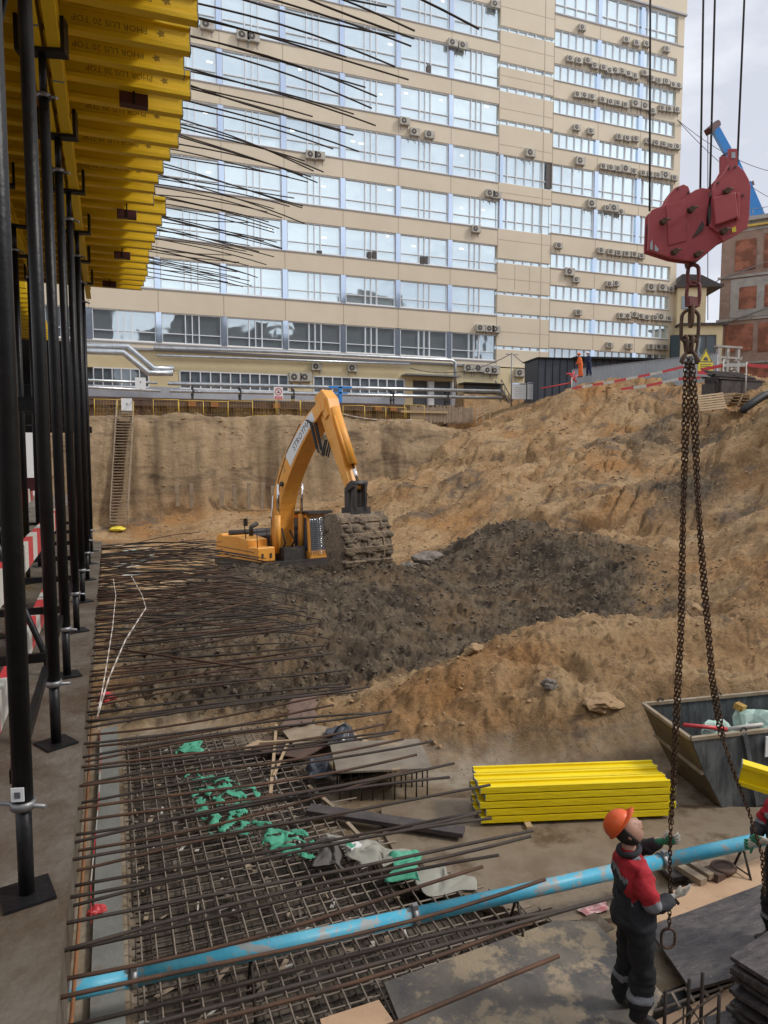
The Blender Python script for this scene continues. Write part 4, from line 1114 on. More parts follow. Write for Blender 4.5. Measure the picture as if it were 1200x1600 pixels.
# facade in local XZ plane, x to the right, y back
bd = 74 / F_PX
mb = MB(); mb.b2((0, 0, 0), (14, 9, 18.3)); mb.build('wall', M_oldbrick, bb)
mb = MB()
for z in (4.2, 8.6, 12.9): mb.b2((-.25, -.16, z), (14, 0, z + .22))
mb.build('floor_slab_edge', M_plast, bb)
for lo_, hi_ in (((1.0, -.06, 8.9), (6.3, -.003, 12.75)), ((7.0, -.06, 13.2), (7.9, -.003, 17.2)), ((5.9, -.05, 1), (6.7, -.003, 4.1)), ((0, -.07, 17.4), (14, -.003, 18.3))):
    mb = MB(); mb.b2(lo_, hi_); mb.build('render_patch', M_plast, bb)
k_ = 0
for (x0, z0, x1, z1) in ((1.3, 13.6, 3.2, 16.6), (3.9, 13.6, 6.4, 16.9), (8.4, 13.6, 11, 16.6), (1.8, 9.7, 3.4, 11.9), (4.1, 9.7, 6.0, 11.9), (8, 9.3, 11, 12.2), (.6, 5.5, 3.2, 8.2), (3.7, 5.3, 6, 8.2), (7, 5.3, 11, 8.2), (7, 1, 10.5, 4), (2, 1, 5.5, 4)):
    mb = MB(); mb.b2((x0, -.09, z0), (x1, -.062, z1)); mb.build('bricked_window', M_brickm, bb)
mb = MB(); mb.b2((-.3, -.5, 18.3), (14.2, 9.3, 18.7)); mb.build('roof', M_plast, bb)
mb = MB(); mb.b2((-.1, -.35, 17.75), (14, -.2, 17.95)); mb.build('gutter_pipe', M_yfen, bb)
mb = MB()
for k in range(16): mb.tube([(k * .9, .4, 18.7), (k * .9, .4, 19.6)], .03, 5)
mb.tube([(0, .4, 19.6), (14, .4, 19.6)], .03, 5); mb.build('roof_railing', M_galv, bb)
mb = MB(); mb.tube([(-2.6, -.4, 11.6), (0, -.3, 12.9), (9, -.3, 15.4)], .05, 5); mb.tube([(-1.8, -.4, 7.6), (9, -.3, 11.0)], .07, 5); mb.build('hanging_pipe', M_galv, bb)
# small ruined house and its neighbour
hc = wpt(1062, 560, 68)
hs = empty('ruined_house', (hc.x, hc.y, 6.5), R(-21 - 4), 'small pale yellow ruined house behind the thick chain', 'house')
mb = MB(); mb.b2((0, 0, 0), (3.9, 5, 7.2)); mb.b2((0, 1.2, 7.2), (2.7, 5, 11)); mb.build('wall', M_wall2, hs)
for lo_, hi_ in (((-.2, -.3, 7.2), (4.3, 1.19, 7.4)), ((2.75, 1.2, 7.2), (4.2, 5, 7.45))): mb = MB(); mb.b2(lo_, hi_); mb.build('roof', M_woodd, hs)
mb = MB(); mb.b2((-.2, .9, 11), (4.2, 5.2, 11.3)); mb.prism([(0, 11.3), (4.0, 11.3), (2.2, 12.2), (.4, 12.3)], 1.2, 5, lambda u, v, t: Vector((u, t, v))); mb.build('roof', M_woodd, hs)
for lo_, hi_ in (((1.6, -.05, 4.0), (3.2, -.003, 6.2)), ((.4, 1.12, 9), (1.4, 1.197, 10.2))): mb = MB(); mb.b2(lo_, hi_); mb.build('window', M_glassg, hs)
mb = MB(); mb.b2((1.5, -.08, 3.9), (1.6, -.003, 6.3)); mb.b2((3.2, -.08, 3.9), (3.3, -.003, 6.3)); mb.b2((1.6, -.08, 6.2), (3.2, -.003, 6.3)); mb.b2((2.3, -.08, 4.0), (2.4, -.051, 6.2)); mb.build('window_frame', M_acd, hs)
mb = MB(); mb.b2((-.9, -.2, 0), (-.1, .2, 6.3)); mb.build('netting', mat('dark_net', (.03, .05, .06), .8), hs)
hp = wpt(1122, 560, 66); mb = MB()
hp.z = 6.5
for x in (0, 1.1, 2.4): mb.b2((hp.x + x, hp.y, 6.5), (hp.x + x + .28, hp.y + .3, 11.4))
for z in (8.4, 10.4, 11.4): mb.b2((hp.x - .2, hp.y - .05, z), (hp.x + 2.9, hp.y + .35, z + .18))
for k in range(14): mb.box((hp.x + rr_.uniform(-.4, 3), hp.y - rr_.uniform(0, .8), 7.2 + rr_.uniform(0, 3.5)), (rr_.uniform(.2, .9), .2, .12), (rr_.uniform(-1, 1), rr_.uniform(-1, 1), 0))
solid('ruined_porch', mb, M_plast, 'wrecked pale concrete porch frame between ruined house and brick building', 'porch')
# mobile crane boom beyond the brick building
cr = empty('mobile_crane', tuple(wpt(1255, 560, 84)), 0, 'blue telescopic crane boom rising behind the brick building', 'crane')
def CP(px, py, d=84): return wpt(px, py, d) - cr.location
def boomseg(a, b, wd, ht, nm, m):
    mb = MB(); mb.bar(a, b, wd, ht); return mb.build(nm, m, cr)
boomseg(CP(1118, 203), CP(1140, 243), .75, .8, 'tip_section', M_bluec)
boomseg(CP(1139, 240), CP(1162, 292), 1.05, 1.05, 'inner_section', M_bluec)
boomseg(CP(1161, 290), CP(1198, 375), 1.35, 1.35, 'middle_section', M_bluec)
boomseg(CP(1197, 373), CP(1262, 560), 1.6, 1.6, 'base_section', M_whc)
mb = MB(); mb.box(CP(1140, 241), (1.3, 1.3, .5), (0, -.4, 0)); mb.box(CP(1162, 292), (1.6, 1.6, .5), (0, -.4, 0)); mb.build('collar', M_maroon, cr)
mb = MB(); mb.box(CP(1113, 200), (1.7, .9, .7), (0, -.7, 0)); mb.cyl(CP(1108, 204), .38, .5, 12, 0, 'y'); mb.cyl(CP(1120, 194), .38, .5, 12, 0, 'y'); mb.build('boom_head', M_maroon, cr)
mb = MB(); mb.tube([CP(1106, 206), CP(1106, 500)], .05, 5); mb.build('hoist_rope', M_wire, cr)
# overhead wires from the office corner
for i, (a, b, lab) in enumerate((((1058, 187), (1215, 270), 'thin overhead wire from office corner sloping right, upper one'), ((1058, 187), (1215, 315), 'thin overhead wire from office corner sloping right, lower one'))):
    A_ = atY(*a, YF - .3); B_ = wpt(*b, 80); mb = MB(); mb.tube(catenary(A_, B_, .8, 12), .035, 4); solid('overhead_wire', mb, M_wire, lab, 'wire')
mb = MB(); A_ = atY(800, 552, 53); mb.tube([Vector((A_.x, 53, 5.2)), Vector((A_.x, 53, A_.z))], .06, 6); mb.bar((A_.x - .6, 53, A_.z - .1), (A_.x + .6, 53, A_.z - .1), .05, .07)
solid('utility_pole', mb, M_galv, 'thin pole with a cross arm in front of the yellow ground floor', 'pole')
mb = MB(); mb.tube(catenary(Vector((A_.x, 53, A_.z)), atY(840, 572, 53), .3, 8), .03, 4); mb.tube(catenary(Vector((A_.x, 53, A_.z)), atY(640, 575, 54), .9, 10), .03, 4)
solid('overhead_wire', mb, M_wire, 'dark service cable sagging from the thin pole across the entrance', 'wire')
# white site fence beyond the formwork at far left
for i in range(7):
    x = -18.4 + i * 2.2; mb = MB(); mb.b2((x, 38, -3.3), (x + 2.15, 38.08, 4.4)); solid('site_fence_panel', mb, M_signw, f'white site fence panel glimpsed between the black props, {nth(i + 1)} from the left', 'fence panel', 'white site fence panels')

# neighbouring blocks on the street side (seen only mirrored in the lowest windows)
for i, (x0, x1, y_, h_) in enumerate(((-60, -28, -46, 30), (-24, 2, -50, 36), (5, 40, -44, 31), (43, 90, -52, 39))):
    nb_ = empty('neighbour_building', ((x0 + x1) / 2, y_, PITZ), 0, f'dark neighbouring block mirrored in the lowest office windows, {nth(i + 1)} from the left', 'building')
    hw_ = (x1 - x0) / 2; mb = MB(); mb.b2((-hw_, -10, 0), (hw_, 0, h_)); mb.b2((-hw_ * .5, -8, h_), (hw_ * .1, -2, h_ + 4)); mb.b2((hw_ * .5, -7, h_), (hw_ * .7, -4, h_ + 2.5)); mb.build('wall', mat(f'far_wall{i}', (.06, .055, .05), .9, (.1, .09, .08), .3), nb_)
    mb = MB()
    for k in range(5): mb.b2((-hw_ + 1, .01, 6 + k * 3.6), (hw_ - 1, .06, 7.6 + k * 3.6))
    mb.build('window', M_glassd, nb_)
# ------------------------------------------------------------------ slab edge under the formwork
mb = MB()
mb.b2((-12, -3, -.28), (-.19, 13.9, 0)); mb.b2((-12, 13.9, -.28), (-1.3, 30, 0))
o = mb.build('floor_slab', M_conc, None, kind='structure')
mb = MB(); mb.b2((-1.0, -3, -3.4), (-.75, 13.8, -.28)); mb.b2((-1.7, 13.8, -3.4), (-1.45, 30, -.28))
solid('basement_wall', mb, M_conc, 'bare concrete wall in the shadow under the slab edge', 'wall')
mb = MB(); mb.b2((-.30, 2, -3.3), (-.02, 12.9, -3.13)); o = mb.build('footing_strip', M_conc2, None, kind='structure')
# ------------------------------------------------------------------ shoring props
def make_prop(H=4.3):
    o = empty('shoring_prop', (0, 0, 0))
    mb = MB(); mb.tube([(0, 0, .36), (0, 0, H - .28)], .0345, 14); mb.build('outer_tube', M_blk, o)
    mb = MB(); mb.tube([(0, 0, H - .28), (0, 0, H - .03)], .026, 10); mb.build('inner_tube', M_blk, o)
    mb = MB(); mb.tube([(0, 0, .012), (0, 0, .36)], .027, 12)
    mb.build('jack_spindle', M_blk, o)
    mb = MB(); mb.box((0, 0, .006), (.17, .17, .012), (0, 0, .5)); mb.build('base_plate', M_blk, o)
    mb = MB(); mb.cyl((0, 0, .345), .043, .03, 12); mb.tube([(-.085, .02, .34), (.085, -.02, .34)], .009, 6); mb.build('collar_nut', M_galv, o)
    mb = MB(); mb.cyl((0, 0, H - .3), .048, .03, 12); mb.tube([(-.02, .05, H - .27), (.1, -.05, H - .33)], .01, 6); mb.build('top_nut', M_galv, o)
    mb = MB(); mb.b2((-.16, -.05, H - .03), (.16, .05, H - .006)); mb.b2((.135, -.05, H - .006), (.16, .05, H + .2)); mb.b2((-.16, -.05, H - .006), (-.135, .05, H + .2)); mb.build('fork_head', M_blk, o)
    return o
prop = make_prop()
PY = [2.76, 4.2, 5.5, 6.88, 8.24, 9.66, 11.06, 12.5]
GP = 'black shoring props under the yellow formwork'
firstp = True
rows = [(-.325, PY, 'row along the slab edge'), (-.98, [5.5, 6.88, 8.24, 9.66, 11.06, 12.5], 'second row from the slab edge'),
        (-1.85, [8.24, 9.66, 11.06, 12.5, 14, 15.4], 'third row from the slab edge'), (-2.75, [11.06, 12.5, 14, 15.4, 17], 'fourth row from the slab edge'), (-3.2, [14, 15.4, 17, 18.5, 20], 'fifth row from the slab edge'), (-2.2, [16.5, 17.6, 18.8, 20.2, 21.6], 'rearmost short row'), (-4.3, [19, 20.5, 22, 23.5], 'last row back left')]
for X_, ys_, desc in rows:
    for i, y in enumerate(ys_):
        o = prop if firstp else copy_tree(prop); firstp = False
        o.location = (X_ + rnd.uniform(-.012, .012), y, 0); o.rotation_euler = (R(rnd.uniform(-.25, .25)), R(rnd.uniform(-.2, .2)), rnd.uniform(-.3, .3))
        tag(o, f'black shoring prop, {nth(i + 1)} from the camera in the {desc}', 'prop', GP)
# white label on the nearest prop
mb = MB(); mb.b2((-.022, -.0475, .375), (.022, -.0435, .425)); lb = mb.build('maker_label', M_signw, prop)
mb = MB(); mb.b2((-.010, -.0495, .388), (.010, -.0477, .41)); mb.build('label_mark', M_signg, lb)
# ledgers and braces
k_ = 0
def ledger(a, b, wd, ht, lab, m=M_blk, nm='ledger', cat='ledger', g='black ledgers tying the props'):
    mb = MB(); mb.bar(a, b, wd, ht); return solid(nm, mb, m, lab, cat, g)
for i, y in enumerate(PY[:-1]):
    y2 = PY[i + 1]
    ledger((-.36, y + .045, .43), (-.36, y2 - .045, .43), .03, .05, f'low black ledger between edge props {WORDS[i+1] if False else nth(i + 1)} and {nth(i + 2)}')
for i, y in enumerate(PY[1:]):
    ledger((-4.2, y + .09, .47), (-.34, y + .09, .47), .03, .05, f'low cross ledger running under the formwork, {nth(i + 1)} from the camera')
for i, (y, zz) in enumerate(((13.2, 2.5), (13.9, 3.0), (14.6, 3.45), (15.4, 2.7), (16.3, 3.4), (17.4, 3.0), (18.5, 3.7), (19.8, 2.6), (21, 3.3), (22.5, 3.9))):
    ledger((-5.6, y, zz), (-.62, y, zz), .08, .42, f'deep black girder high under the formwork, {nth(i + 1)} from the camera', nm='deep_girder', cat='girder', g='deep black girders under the formwork')
for i, y in enumerate([9.0, 10.4, 11.8, 13.2, 14.8, 16.4, 18.2, 20.0]):
    ledger((-4.6, y, 2.15 + .05 * (i % 3)), (-.42, y, 2.15 + .05 * (i % 3)), .06, .16, f'deep dark cross beam at mid height under the formwork, {nth(i + 1)} from the camera')
for i, (a, b) in enumerate((((-.98, 6.9, .1), (-.98, 5.55, 1.9)), ((-1.85, 8.3, .2), (-1.85, 9.6, 2.1)), ((-1.85, 9.6, .2), (-1.85, 8.3, 2.1)), ((-2.75, 11.1, .2), (-2.75, 12.4, 2.1)), ((-2.75, 12.4, .2), (-2.75, 11.1, 2.1)), ((-3.2, 14.1, .3), (-3.2, 15.4, 2.1)), ((-3.2, 15.4, .3), (-3.2, 14.1, 2.1)), ((-2.2, 16.5, .2), (-2.2, 18.8, 2.3)), ((-2.2, 18.8, .2), (-2.2, 16.5, 2.3)), ((-1.0, 8.3, .3), (-1.85, 9.6, 2.2)), ((-1.85, 11.1, .3), (-1.0, 9.7, 2.2)), ((-2.75, 14, 2.3), (-1.85, 12.6, .2)), ((-.34, 4.25, .42), (-.95, 5.5, 1.5)), ((-.36, 2.8, 1.6), (-.95, 5.5, .25)), ((-.40, 4.3, 4.1), (-.98, 5.4, 2.6)), ((-.98, 6.9, 4.1), (-1.85, 8.2, 2.4)))):
    mb = MB(); mb.tube([a, b], .018, 8); solid('diagonal_brace', mb, M_galv if i in (9,) else M_blk, f'{"grey" if i == 9 else "black"} diagonal brace tube among the props, {nth(i + 1)} counted from the front', 'brace', 'diagonal braces')
# red and white barrier boards inside
def barrier(y0, y1, z, x, lab):
    mb = MB(); k = 0; y = y0
    while y < y1 - .01:
        mb.b2((x - .025, y, z - .1), (x + .025, y + .34, z + .1), k % 2); y += .34; k += 1
    solid('barrier_board', mb, [M_hred, M_hwht], lab, 'barrier board', 'red and white barrier boards')
barrier(3.2, 9.4, .84, -.62, 'upper red and white barrier board running behind the front props')
barrier(3.2, 8.3, .2, -.62, 'lower red and white barrier board running behind the front props')
barrier(9.6, 12.6, .95, -1.2, 'far red and white barrier board deeper under the formwork')
mb = MB(); mb.b2((-4.2, 12.2, 1.02), (-.9, 12.28, 1.22)); solid('steel_channel', mb, M_maroon, 'dark red steel channel lying level behind the props', 'steel channel')
mb = MB(); mb.b2((-1.35, 9.2, 0), (-1.05, 9.6, .32)); solid('tool_box', mb, M_yel2, 'small yellow box on the slab behind the props', 'box', bevel=.02)

# ------------------------------------------------------------------ H-section formwork timbers
def hbeam(L_, mb=None, hgt=.2, wd=.08):
    mb = mb or MB()
    mb.b2((0, -wd / 2, 0), (L_, wd / 2, .04)); mb.b2((0, -wd / 2, hgt - .04), (L_, wd / 2, hgt)); mb.b2((0, -.0135, .04), (L_, .0135, hgt - .04))
    return mb
def beam_obj(L_, m, caps=True):
    """origin at the left end, running along +X"""
    o = empty('timber_beam', (0, 0, 0))
    hb_ = hbeam(L_); hb_.build('beam_body', m, o, bevel=.003)
    if caps:
        c = MB()
        for x in (-.006, L_): hb = c.b2((x, -.041, -.001), (x + .006, .041, .041)); c.b2((x, -.041, .159), (x + .006, .041, .201)); c.b2((x, -.015, .041), (x + .006, .015, .159))
        c.build('end_cap', M_cap, o)
    return o
ZT = 4.5
joist = beam_obj(5.2, M_yel)
ys_ = [3.55, 3.95, 4.38, 4.80, 5.22, 5.62, 5.95, 6.27, 6.6, 6.95, 7.3, 7.62, 7.95, 8.3, 8.62, 8.98, 9.35, 9.75, 10.15, 10.55, 10.95, 11.35, 11.75, 12.15, 12.55, 12.95, 13.35, 13.7]
ends = [.74, .74, .75, .75, .64, .63, .62, .70, .67, .68, .69, .64, .60, .57, .55, .56, .72, .70, .66, .66, .64, .62, .64, .62, .66, .64, .63, .6]
GJ = 'yellow formwork joists overhead'
rs_ = random.Random(8)
for i, (y, e_) in enumerate(zip(ys_, ends)):
    o = joist if i == 0 else copy_tree(joist)
    o.location = (e_ - 5.2, y, ZT); tag(o, f'yellow H-section formwork joist overhead, {nth(i + 1)} from the camera', 'timber beam', GJ)
    # flip some so the stamped side varies
    o.rotation_euler = (0, 0, R(rs_.uniform(-.35, .35)))
    if i in (3, 4, 5, 6, 7, 9, 11, 13):
        Mx = Matrix.Translation((5.2 - .42 - rs_.uniform(0, .05), -.0142, .1)) @ Matrix.Rotation(math.pi, 4, 'Y') @ Matrix.Rotation(math.pi / 2, 4, 'X') @ Matrix.Rotation(0, 4, 'Z')
        # lettering stands upside down on the web as on site
        Mx = Matrix.Translation((5.2 - .17, -.0142, .1)) @ Matrix(((-1, 0, 0, 0), (0, 0, -1, 0), (0, -1, 0, 0), (0, 0, 0, 1)))
        tx = text_mesh('stamp', 'PHOR LUS 20 TOP', .062, M_ink, o, Mx, .0004, 'LEFT')
        tx.location.x -= .12
        mb = MB()
        c5 = (5.2 - .2, .1)
        mb.prism([(c5[0] + (.034 if a % 2 else .017) * math.cos(a * math.pi / 5), c5[1] + (.034 if a % 2 else .02) * .8 * math.sin(a * math.pi / 5)) for a in range(10)], -.0144, -.0137, lambda u, v, t: Vector((u, t, v)))
        mb.build('leaf_mark', M_ink, o)
# older joists further under the deck (left) come from the same length of timber; edge bearers along Y
GB = 'yellow double bearers carried by the props'
for i, (x, y0, L_) in enumerate(((-.27, 2.0, 3.9), (-.385, 1.2, 4.0), (-.27, 5.92, 3.9), (-.385, 5.22, 4.2), (-.27, 9.84, 3.9), (-.385, 9.45, 4.3), (-1.02, 4.5, 4.6), (-1.02, 9.15, 4.6), (-1.9, 6.5, 4.6), (-1.9, 11.15, 4.6), (-2.8, 9, 4.6), (-2.8, 13.7, 4.6))):
    o = beam_obj(L_, M_yel); o.location = (x, y0, 4.297); o.rotation_euler = (0, 0, R(90))
    tag(o, f'yellow bearer timber running away from the camera on the fork heads, {nth(i + 1)} of the bearers', 'timber beam', GB)
mb = MB(); mb.b2((-5, 1.5, ZT + .204), (.42, 13.85, ZT + .225)); solid('deck_board', mb, M_ply, 'brown plywood deck lying on the yellow joists', 'plywood deck')
mb = MB(); mb.b2((-5, 13.85, ZT + .2), (-1.4, 24, ZT + .225)); solid('deck_board', mb, M_plyd, 'dark plywood deck deep at the back of the formwork', 'plywood deck')
mb = MB()
for y in np.arange(14.2, 24, .45): mb.b2((-5, y, ZT - .003), (-1.3, y + .08, ZT + .197))
solid('joist_field', mb, M_yel, 'far yellow joists at the back under the dark deck', 'timber beams', kind='stuff')
mb = MB(); mb.b2((.1, 5.16, ZT + .21), (.66, 5.36, ZT + .226)); solid('plywood_offcut', mb, M_ply, 'pale plywood strip poking out over the third and fourth joists', 'plywood')
for i, (px, py) in enumerate(((209, 157), (198, 335), (191, 399), (171, 444))):
    p = atZ(px, py, ZT - .05); o = empty('joist_clamp', (p.x, p.y, ZT - .10), 0, f'dark maroon clamp block hanging under the joists, {nth(i + 1)} from the camera', 'clamp', 'maroon clamps under the joists')
    mb = MB(); mb.b2((-.11, -.045, 0), (.11, .045, .095)); mb.build('block', M_maroon, o, bevel=.006)
    mb = MB(); mb.b2((-.008, -.055, .0), (.008, -.047, .2)); mb.build('strap', M_blk, o)

# ------------------------------------------------------------------ starter bars
def bar_mesh(L_, droop, seed, r=.0085, rough=.02, m=None):
    rr = random.Random(seed); pts = []; n_ = 9
    a = rr.uniform(-rough, rough); b = rr.uniform(-rough, rough)
    for k in range(n_ + 1):
        u = k / n_; pts.append((L_ * u, a * math.sin(u * 3) + b * u * u * 2, -droop * u * u + rough * .5 * math.sin(u * 5 + seed)))
    me_b = MB().tube(pts, r, 6)
    me = bpy.data.meshes.new('starter_bar'); me.from_pydata(me_b.v, [], me_b.f); me.polygons.foreach_set('use_smooth', me_b.sm); me.materials.append(m); me.update()
    return me
low_v = [bar_mesh(l, d, i, .0078, .03, M_rust if i % 2 else M_rust2) for i, (l, d) in enumerate(((1.95, -.02), (1.85, .0), (2.05, .05), (1.7, -.05), (1.9, .03), (1.35, -.02), (2.1, -.06)))]
low_f = [bar_mesh(l, d, i + 20, .0075, .09, M_rust2 if i % 3 else M_rust) for i, (l, d) in enumerate(((2.3, .25), (2.1, .1), (2.6, .35), (1.9, -.12), (2.9, .3), (2.2, .0)))]
up_v = [bar_mesh(l, d, i + 50, .0078, .03, M_rust2) for i, (l, d) in enumerate(((2.15, .05), (2.3, .12), (2.0, .02), (1.9, .1), (2.25, .15), (2.1, .08)))]
def place_bar(me, loc, yaw, pitch, lab, g):
    o = bpy.data.objects.new('starter_bar', me); link(o); o.location = loc; o.rotation_euler = (0, pitch, yaw)
    return tag(o, lab, 'rebar', g)
rb = random.Random(12)
y = 1.95; i = 0
LABL = 'rusty starter bar jutting level from the slab edge over the pit'
while y < 13.8:
    far = y > 7.2
    me = rb.choice(low_f if (far and rb.random() < .75) else low_v)
    zz = -.06 if i % 2 else -.2
    place_bar(me, (-.30, y, zz + rb.uniform(-.015, .015)), R(rb.uniform(-1.6, 1.6) if not far else rb.gauss(0, 5)), R(rb.uniform(-.8, .8) if not far else rb.gauss(1.0, 2.2)), LABL, 'starter bars along the slab edge')
    y += (.1 if not far else .056) * rb.uniform(.55, 1.4); i += 1
LABU = 'dark starter bar drooping from above the yellow joists against the office block'
y = 3.9; i = 0
while y < 14.0:
    zz = (4.86, 5.12)[i % 2]
    if i % 3 == 2: zz = 4.86
    place_bar(rb.choice(up_v), (.1, y, zz - .04 + rb.uniform(-.02, .02)), R(rb.gauss(0, 2.0)), R(rb.gauss(3.6, 2.6)), LABU, 'starter bars above the formwork')
    y += .135 * rb.uniform(.6, 1.5) * (1 if y > 5 else 1.3); i += 1
# two long loose bars lying across, and the odd extra
for a, b, lab in (((165, 1000), (400, 938), 'long loose bar lying slantwise across the far starter bars'), ((150, 1010), (395, 1044), 'long loose bar crossing the other loose one over the far starter bars')):
    mb = MB(); mb.tube([atZ(*a, .03), atZ(*b, .06)], .009, 6); solid('loose_bar', mb, M_rust, lab, 'rebar')
# ------------------------------------------------------------------ things along the footing under the bars
mb = MB(); pts = [(-.24 + .03 * math.sin(k), 5.6 + k * .5, -3.02 + .4 * (k > 8) * 0) for k in range(15)]
def strip_px(lst, z): return [Vector(atZ(x, y, z)) for x, y in lst]
tape('warning_tape', strip_px([(143, 1440), (142, 1380), (150, 1300), (155, 1240), (158, 1180), (153, 1110), (155, 1085)], -1.6), 'red and white tape trailing along the footing strip under the bars', .03, seg=.35)
for i, (l, lab) in enumerate((([(152, 1120), (170, 1060), (196, 1000), (228, 950), (222, 930), (205, 900)], 'pale striped rope looping over the bars, right-hand one'), ([(153, 1118), (165, 1050), (176, 980), (181, 930), (177, 905)], 'pale striped rope looping over the bars, left-hand one'))):
    tape('striped_rope', strip_px(l, .06), lab, .012, M_rust2 and mat(f'rope{i}', (.35, .3, .25), .8), .12, m2=mat(f'rope_w{i}', (.7, .64, .58), .8))
lump('red_rag', (atZ(166, 1090, -.35)), .05, M_hred, 'small bright red rag by the slab edge under the bars', 'rag', 31, (1.3, .8, .8))
lump('red_rag', (atZ(154, 1422, -2.6)), .07, M_hred, 'red cap lying at the low end of the tape on the footing', 'rag', 33, (1.2, 1, .6))
for i, (x, z0) in enumerate(((-.42, -1.4), (-.27, -1.25))):
    mb = MB(); mb.tube([(x, 3.2, z0), (x + .015, 5, z0 + .03), (x, 8.2, z0)], .012, 6); solid('long_bar', mb, mat(f'orange_rust{i}', (.3, .13, .05), .8, (.2, .08, .035), 9), f'orange rusty bar running along beneath the slab edge, {("left", "right")[i]} one', 'rebar')
mb = MB(); mb.tube([(-.5, 4.6, -2.2), (-.44, 6.4, -2.1), (-.42, 9, -2.15)], .025, 8); solid('plastic_conduit', mb, M_hwht, 'white plastic conduit lying along the basement wall', 'conduit')

# pale scraps at the far end of the bars
for i, (px, py, m, lab) in enumerate(((196, 880, M_hwht, 'white scrap of sheeting under the far bars, nearest the slab edge'), (222, 872, M_gbag, 'pale bluish scrap under the far bars beside the leaning white board'), (205, 893, M_hwht, 'white torn sheet lying beneath the far bars left of the planks'), (232, 858, M_pink, 'faded pink tape bundle at the foot of the far cut'))):
    p = atZ(px, py, -2.9); lump('plastic_scrap', (p.x, p.y, -3.0), .34, m, lab, 'plastic scrap', 60 + i, (1.3, .8, .22))
# ------------------------------------------------------------------ excavator
EXB = atD(430, 868, 28.2)
ex = empty('excavator', (EXB.x + .36, EXB.y + 1.0, -4.15), R(-76), 'orange crawler excavator digging with a muddy bucket in the middle of the pit', 'excavator')
ex.rotation_euler = (0, R(-4), R(-76))
def E_(name, mb, m, par=None, bevel=0): return mb.build(name, m, par or ex, bevel=bevel)
# undercarriage
for s in (-1, 1):
    y = 1.3 * s
    prof = [(-2.2, .12), (2.1, .12), (2.5, .45), (2.45, .75), (2.1, .98), (-2.1, .98), (-2.5, .72), (-2.5, .4)]
    mb = MB(); mb.prism(prof, y - .3, y + .3, lambda u, v, t: Vector((u, t, v)))
    for k in range(22): mb.box((-2.2 + k * .21, y, .07), (.07, .62, .1)); mb.box((-2.2 + k * .21, y, 1.0), (.07, .62, .06))
    tr_ = E_('track', mb, M_muddy)
    mb = MB()
    for x in (-2.1, 2.1): mb.cyl((x, y - s * -.31, .55), .34, .06, 16, 0, 'y')
    mb.build('sprocket', M_mach, tr_)
mb = MB(); mb.b2((-1.4, -1.0, .4), (1.4, 1.0, .95)); mb.cyl((0, 0, 1.05), .7, .3, 20); E_('undercarriage', mb, M_mach)
# house: rear part
mb = MB(); mb.b2((-3.1, -1.5, 1.15), (2.0, 1.5, 1.45)); E_('deck_frame', mb, M_mach)
def hull(y0, y1, pts, m, nm, bev=.04):
    mb = MB(); mb.prism(pts, y0, y1, lambda u, v, t: Vector((u, t, v))); return E_(nm, mb, m, bevel=bev)
hull(-1.5, -.62, [(-2.6, 1.45), (.4, 1.45), (.4, 2.3), (-.6, 2.42), (-2.6, 2.42)], M_ora, 'side_panel')
hull(.55, 1.5, [(-2.6, 1.45), (-.15, 1.45), (-.15, 2.35), (-2.6, 2.42)], M_ora, 'engine_cover')
hull(-.6, .53, [(-2.6, 1.45), (-.9, 1.45), (-.9, 2.38), (-2.6, 2.55)], M_mach, 'engine_hood')
mb = MB(); pr = [(-2.42, 1.2), (-2.85, 1.25), (-3.05, 1.5), (-3.1, 2.1), (-2.95, 2.45), (-2.42, 2.5)]
mb.prism(pr, -1.52, 1.52, lambda u, v, t: Vector((u + (0.25 * (abs(t) > 1.5)), t, v))); E_('counterweight', mb, M_ora, bevel=.06)
mb = MB(); mb.b2((.42, -1.5, 1.45), (1.35, -.75, 2.02)); tb = E_('tool_locker', mb, M_ora, bevel=.05)
mb = MB()
for y in (-1.3, -.95): mb.b2((1.352, y - .035, 1.6), (1.38, y + .035, 1.78))
mb.build('latch', M_mach, tb)
mb = MB(); mb.b2((1.3, -1.5, 1.1), (1.55, -.7, 1.45)); mb.b2((-2.6, -1.58, 1.12), (1.3, -1.5, 1.43)); E_('skirt', mb, M_mach)
mb = MB(); mb.tube([(-.5, -.9, 2.42), (-.5, -.9, 2.75), (-.5, -.6, 2.9)], .09, 10); mb.tube([(-1.8, -1.3, 2.5), (-1.8, .9, 2.5)], .13, 10); E_('air_duct', mb, M_mach)
mb = MB(); mb.tube([(.2, -1.45, 2.3), (.2, -1.5, 3.1), (.35, -1.5, 3.15)], .02, 6); mb.box((.38, -1.52, 3.0), (.05, .16, .3)); E_('mirror', mb, M_mach); mb = MB(); mb.tube([(1.25, -1.45, 2.0), (1.25, -1.45, 2.75), (1.2, -1.0, 2.75), (1.2, -1.0, 2.0)], .018, 6); E_('mirror_rail', mb, M_mach)
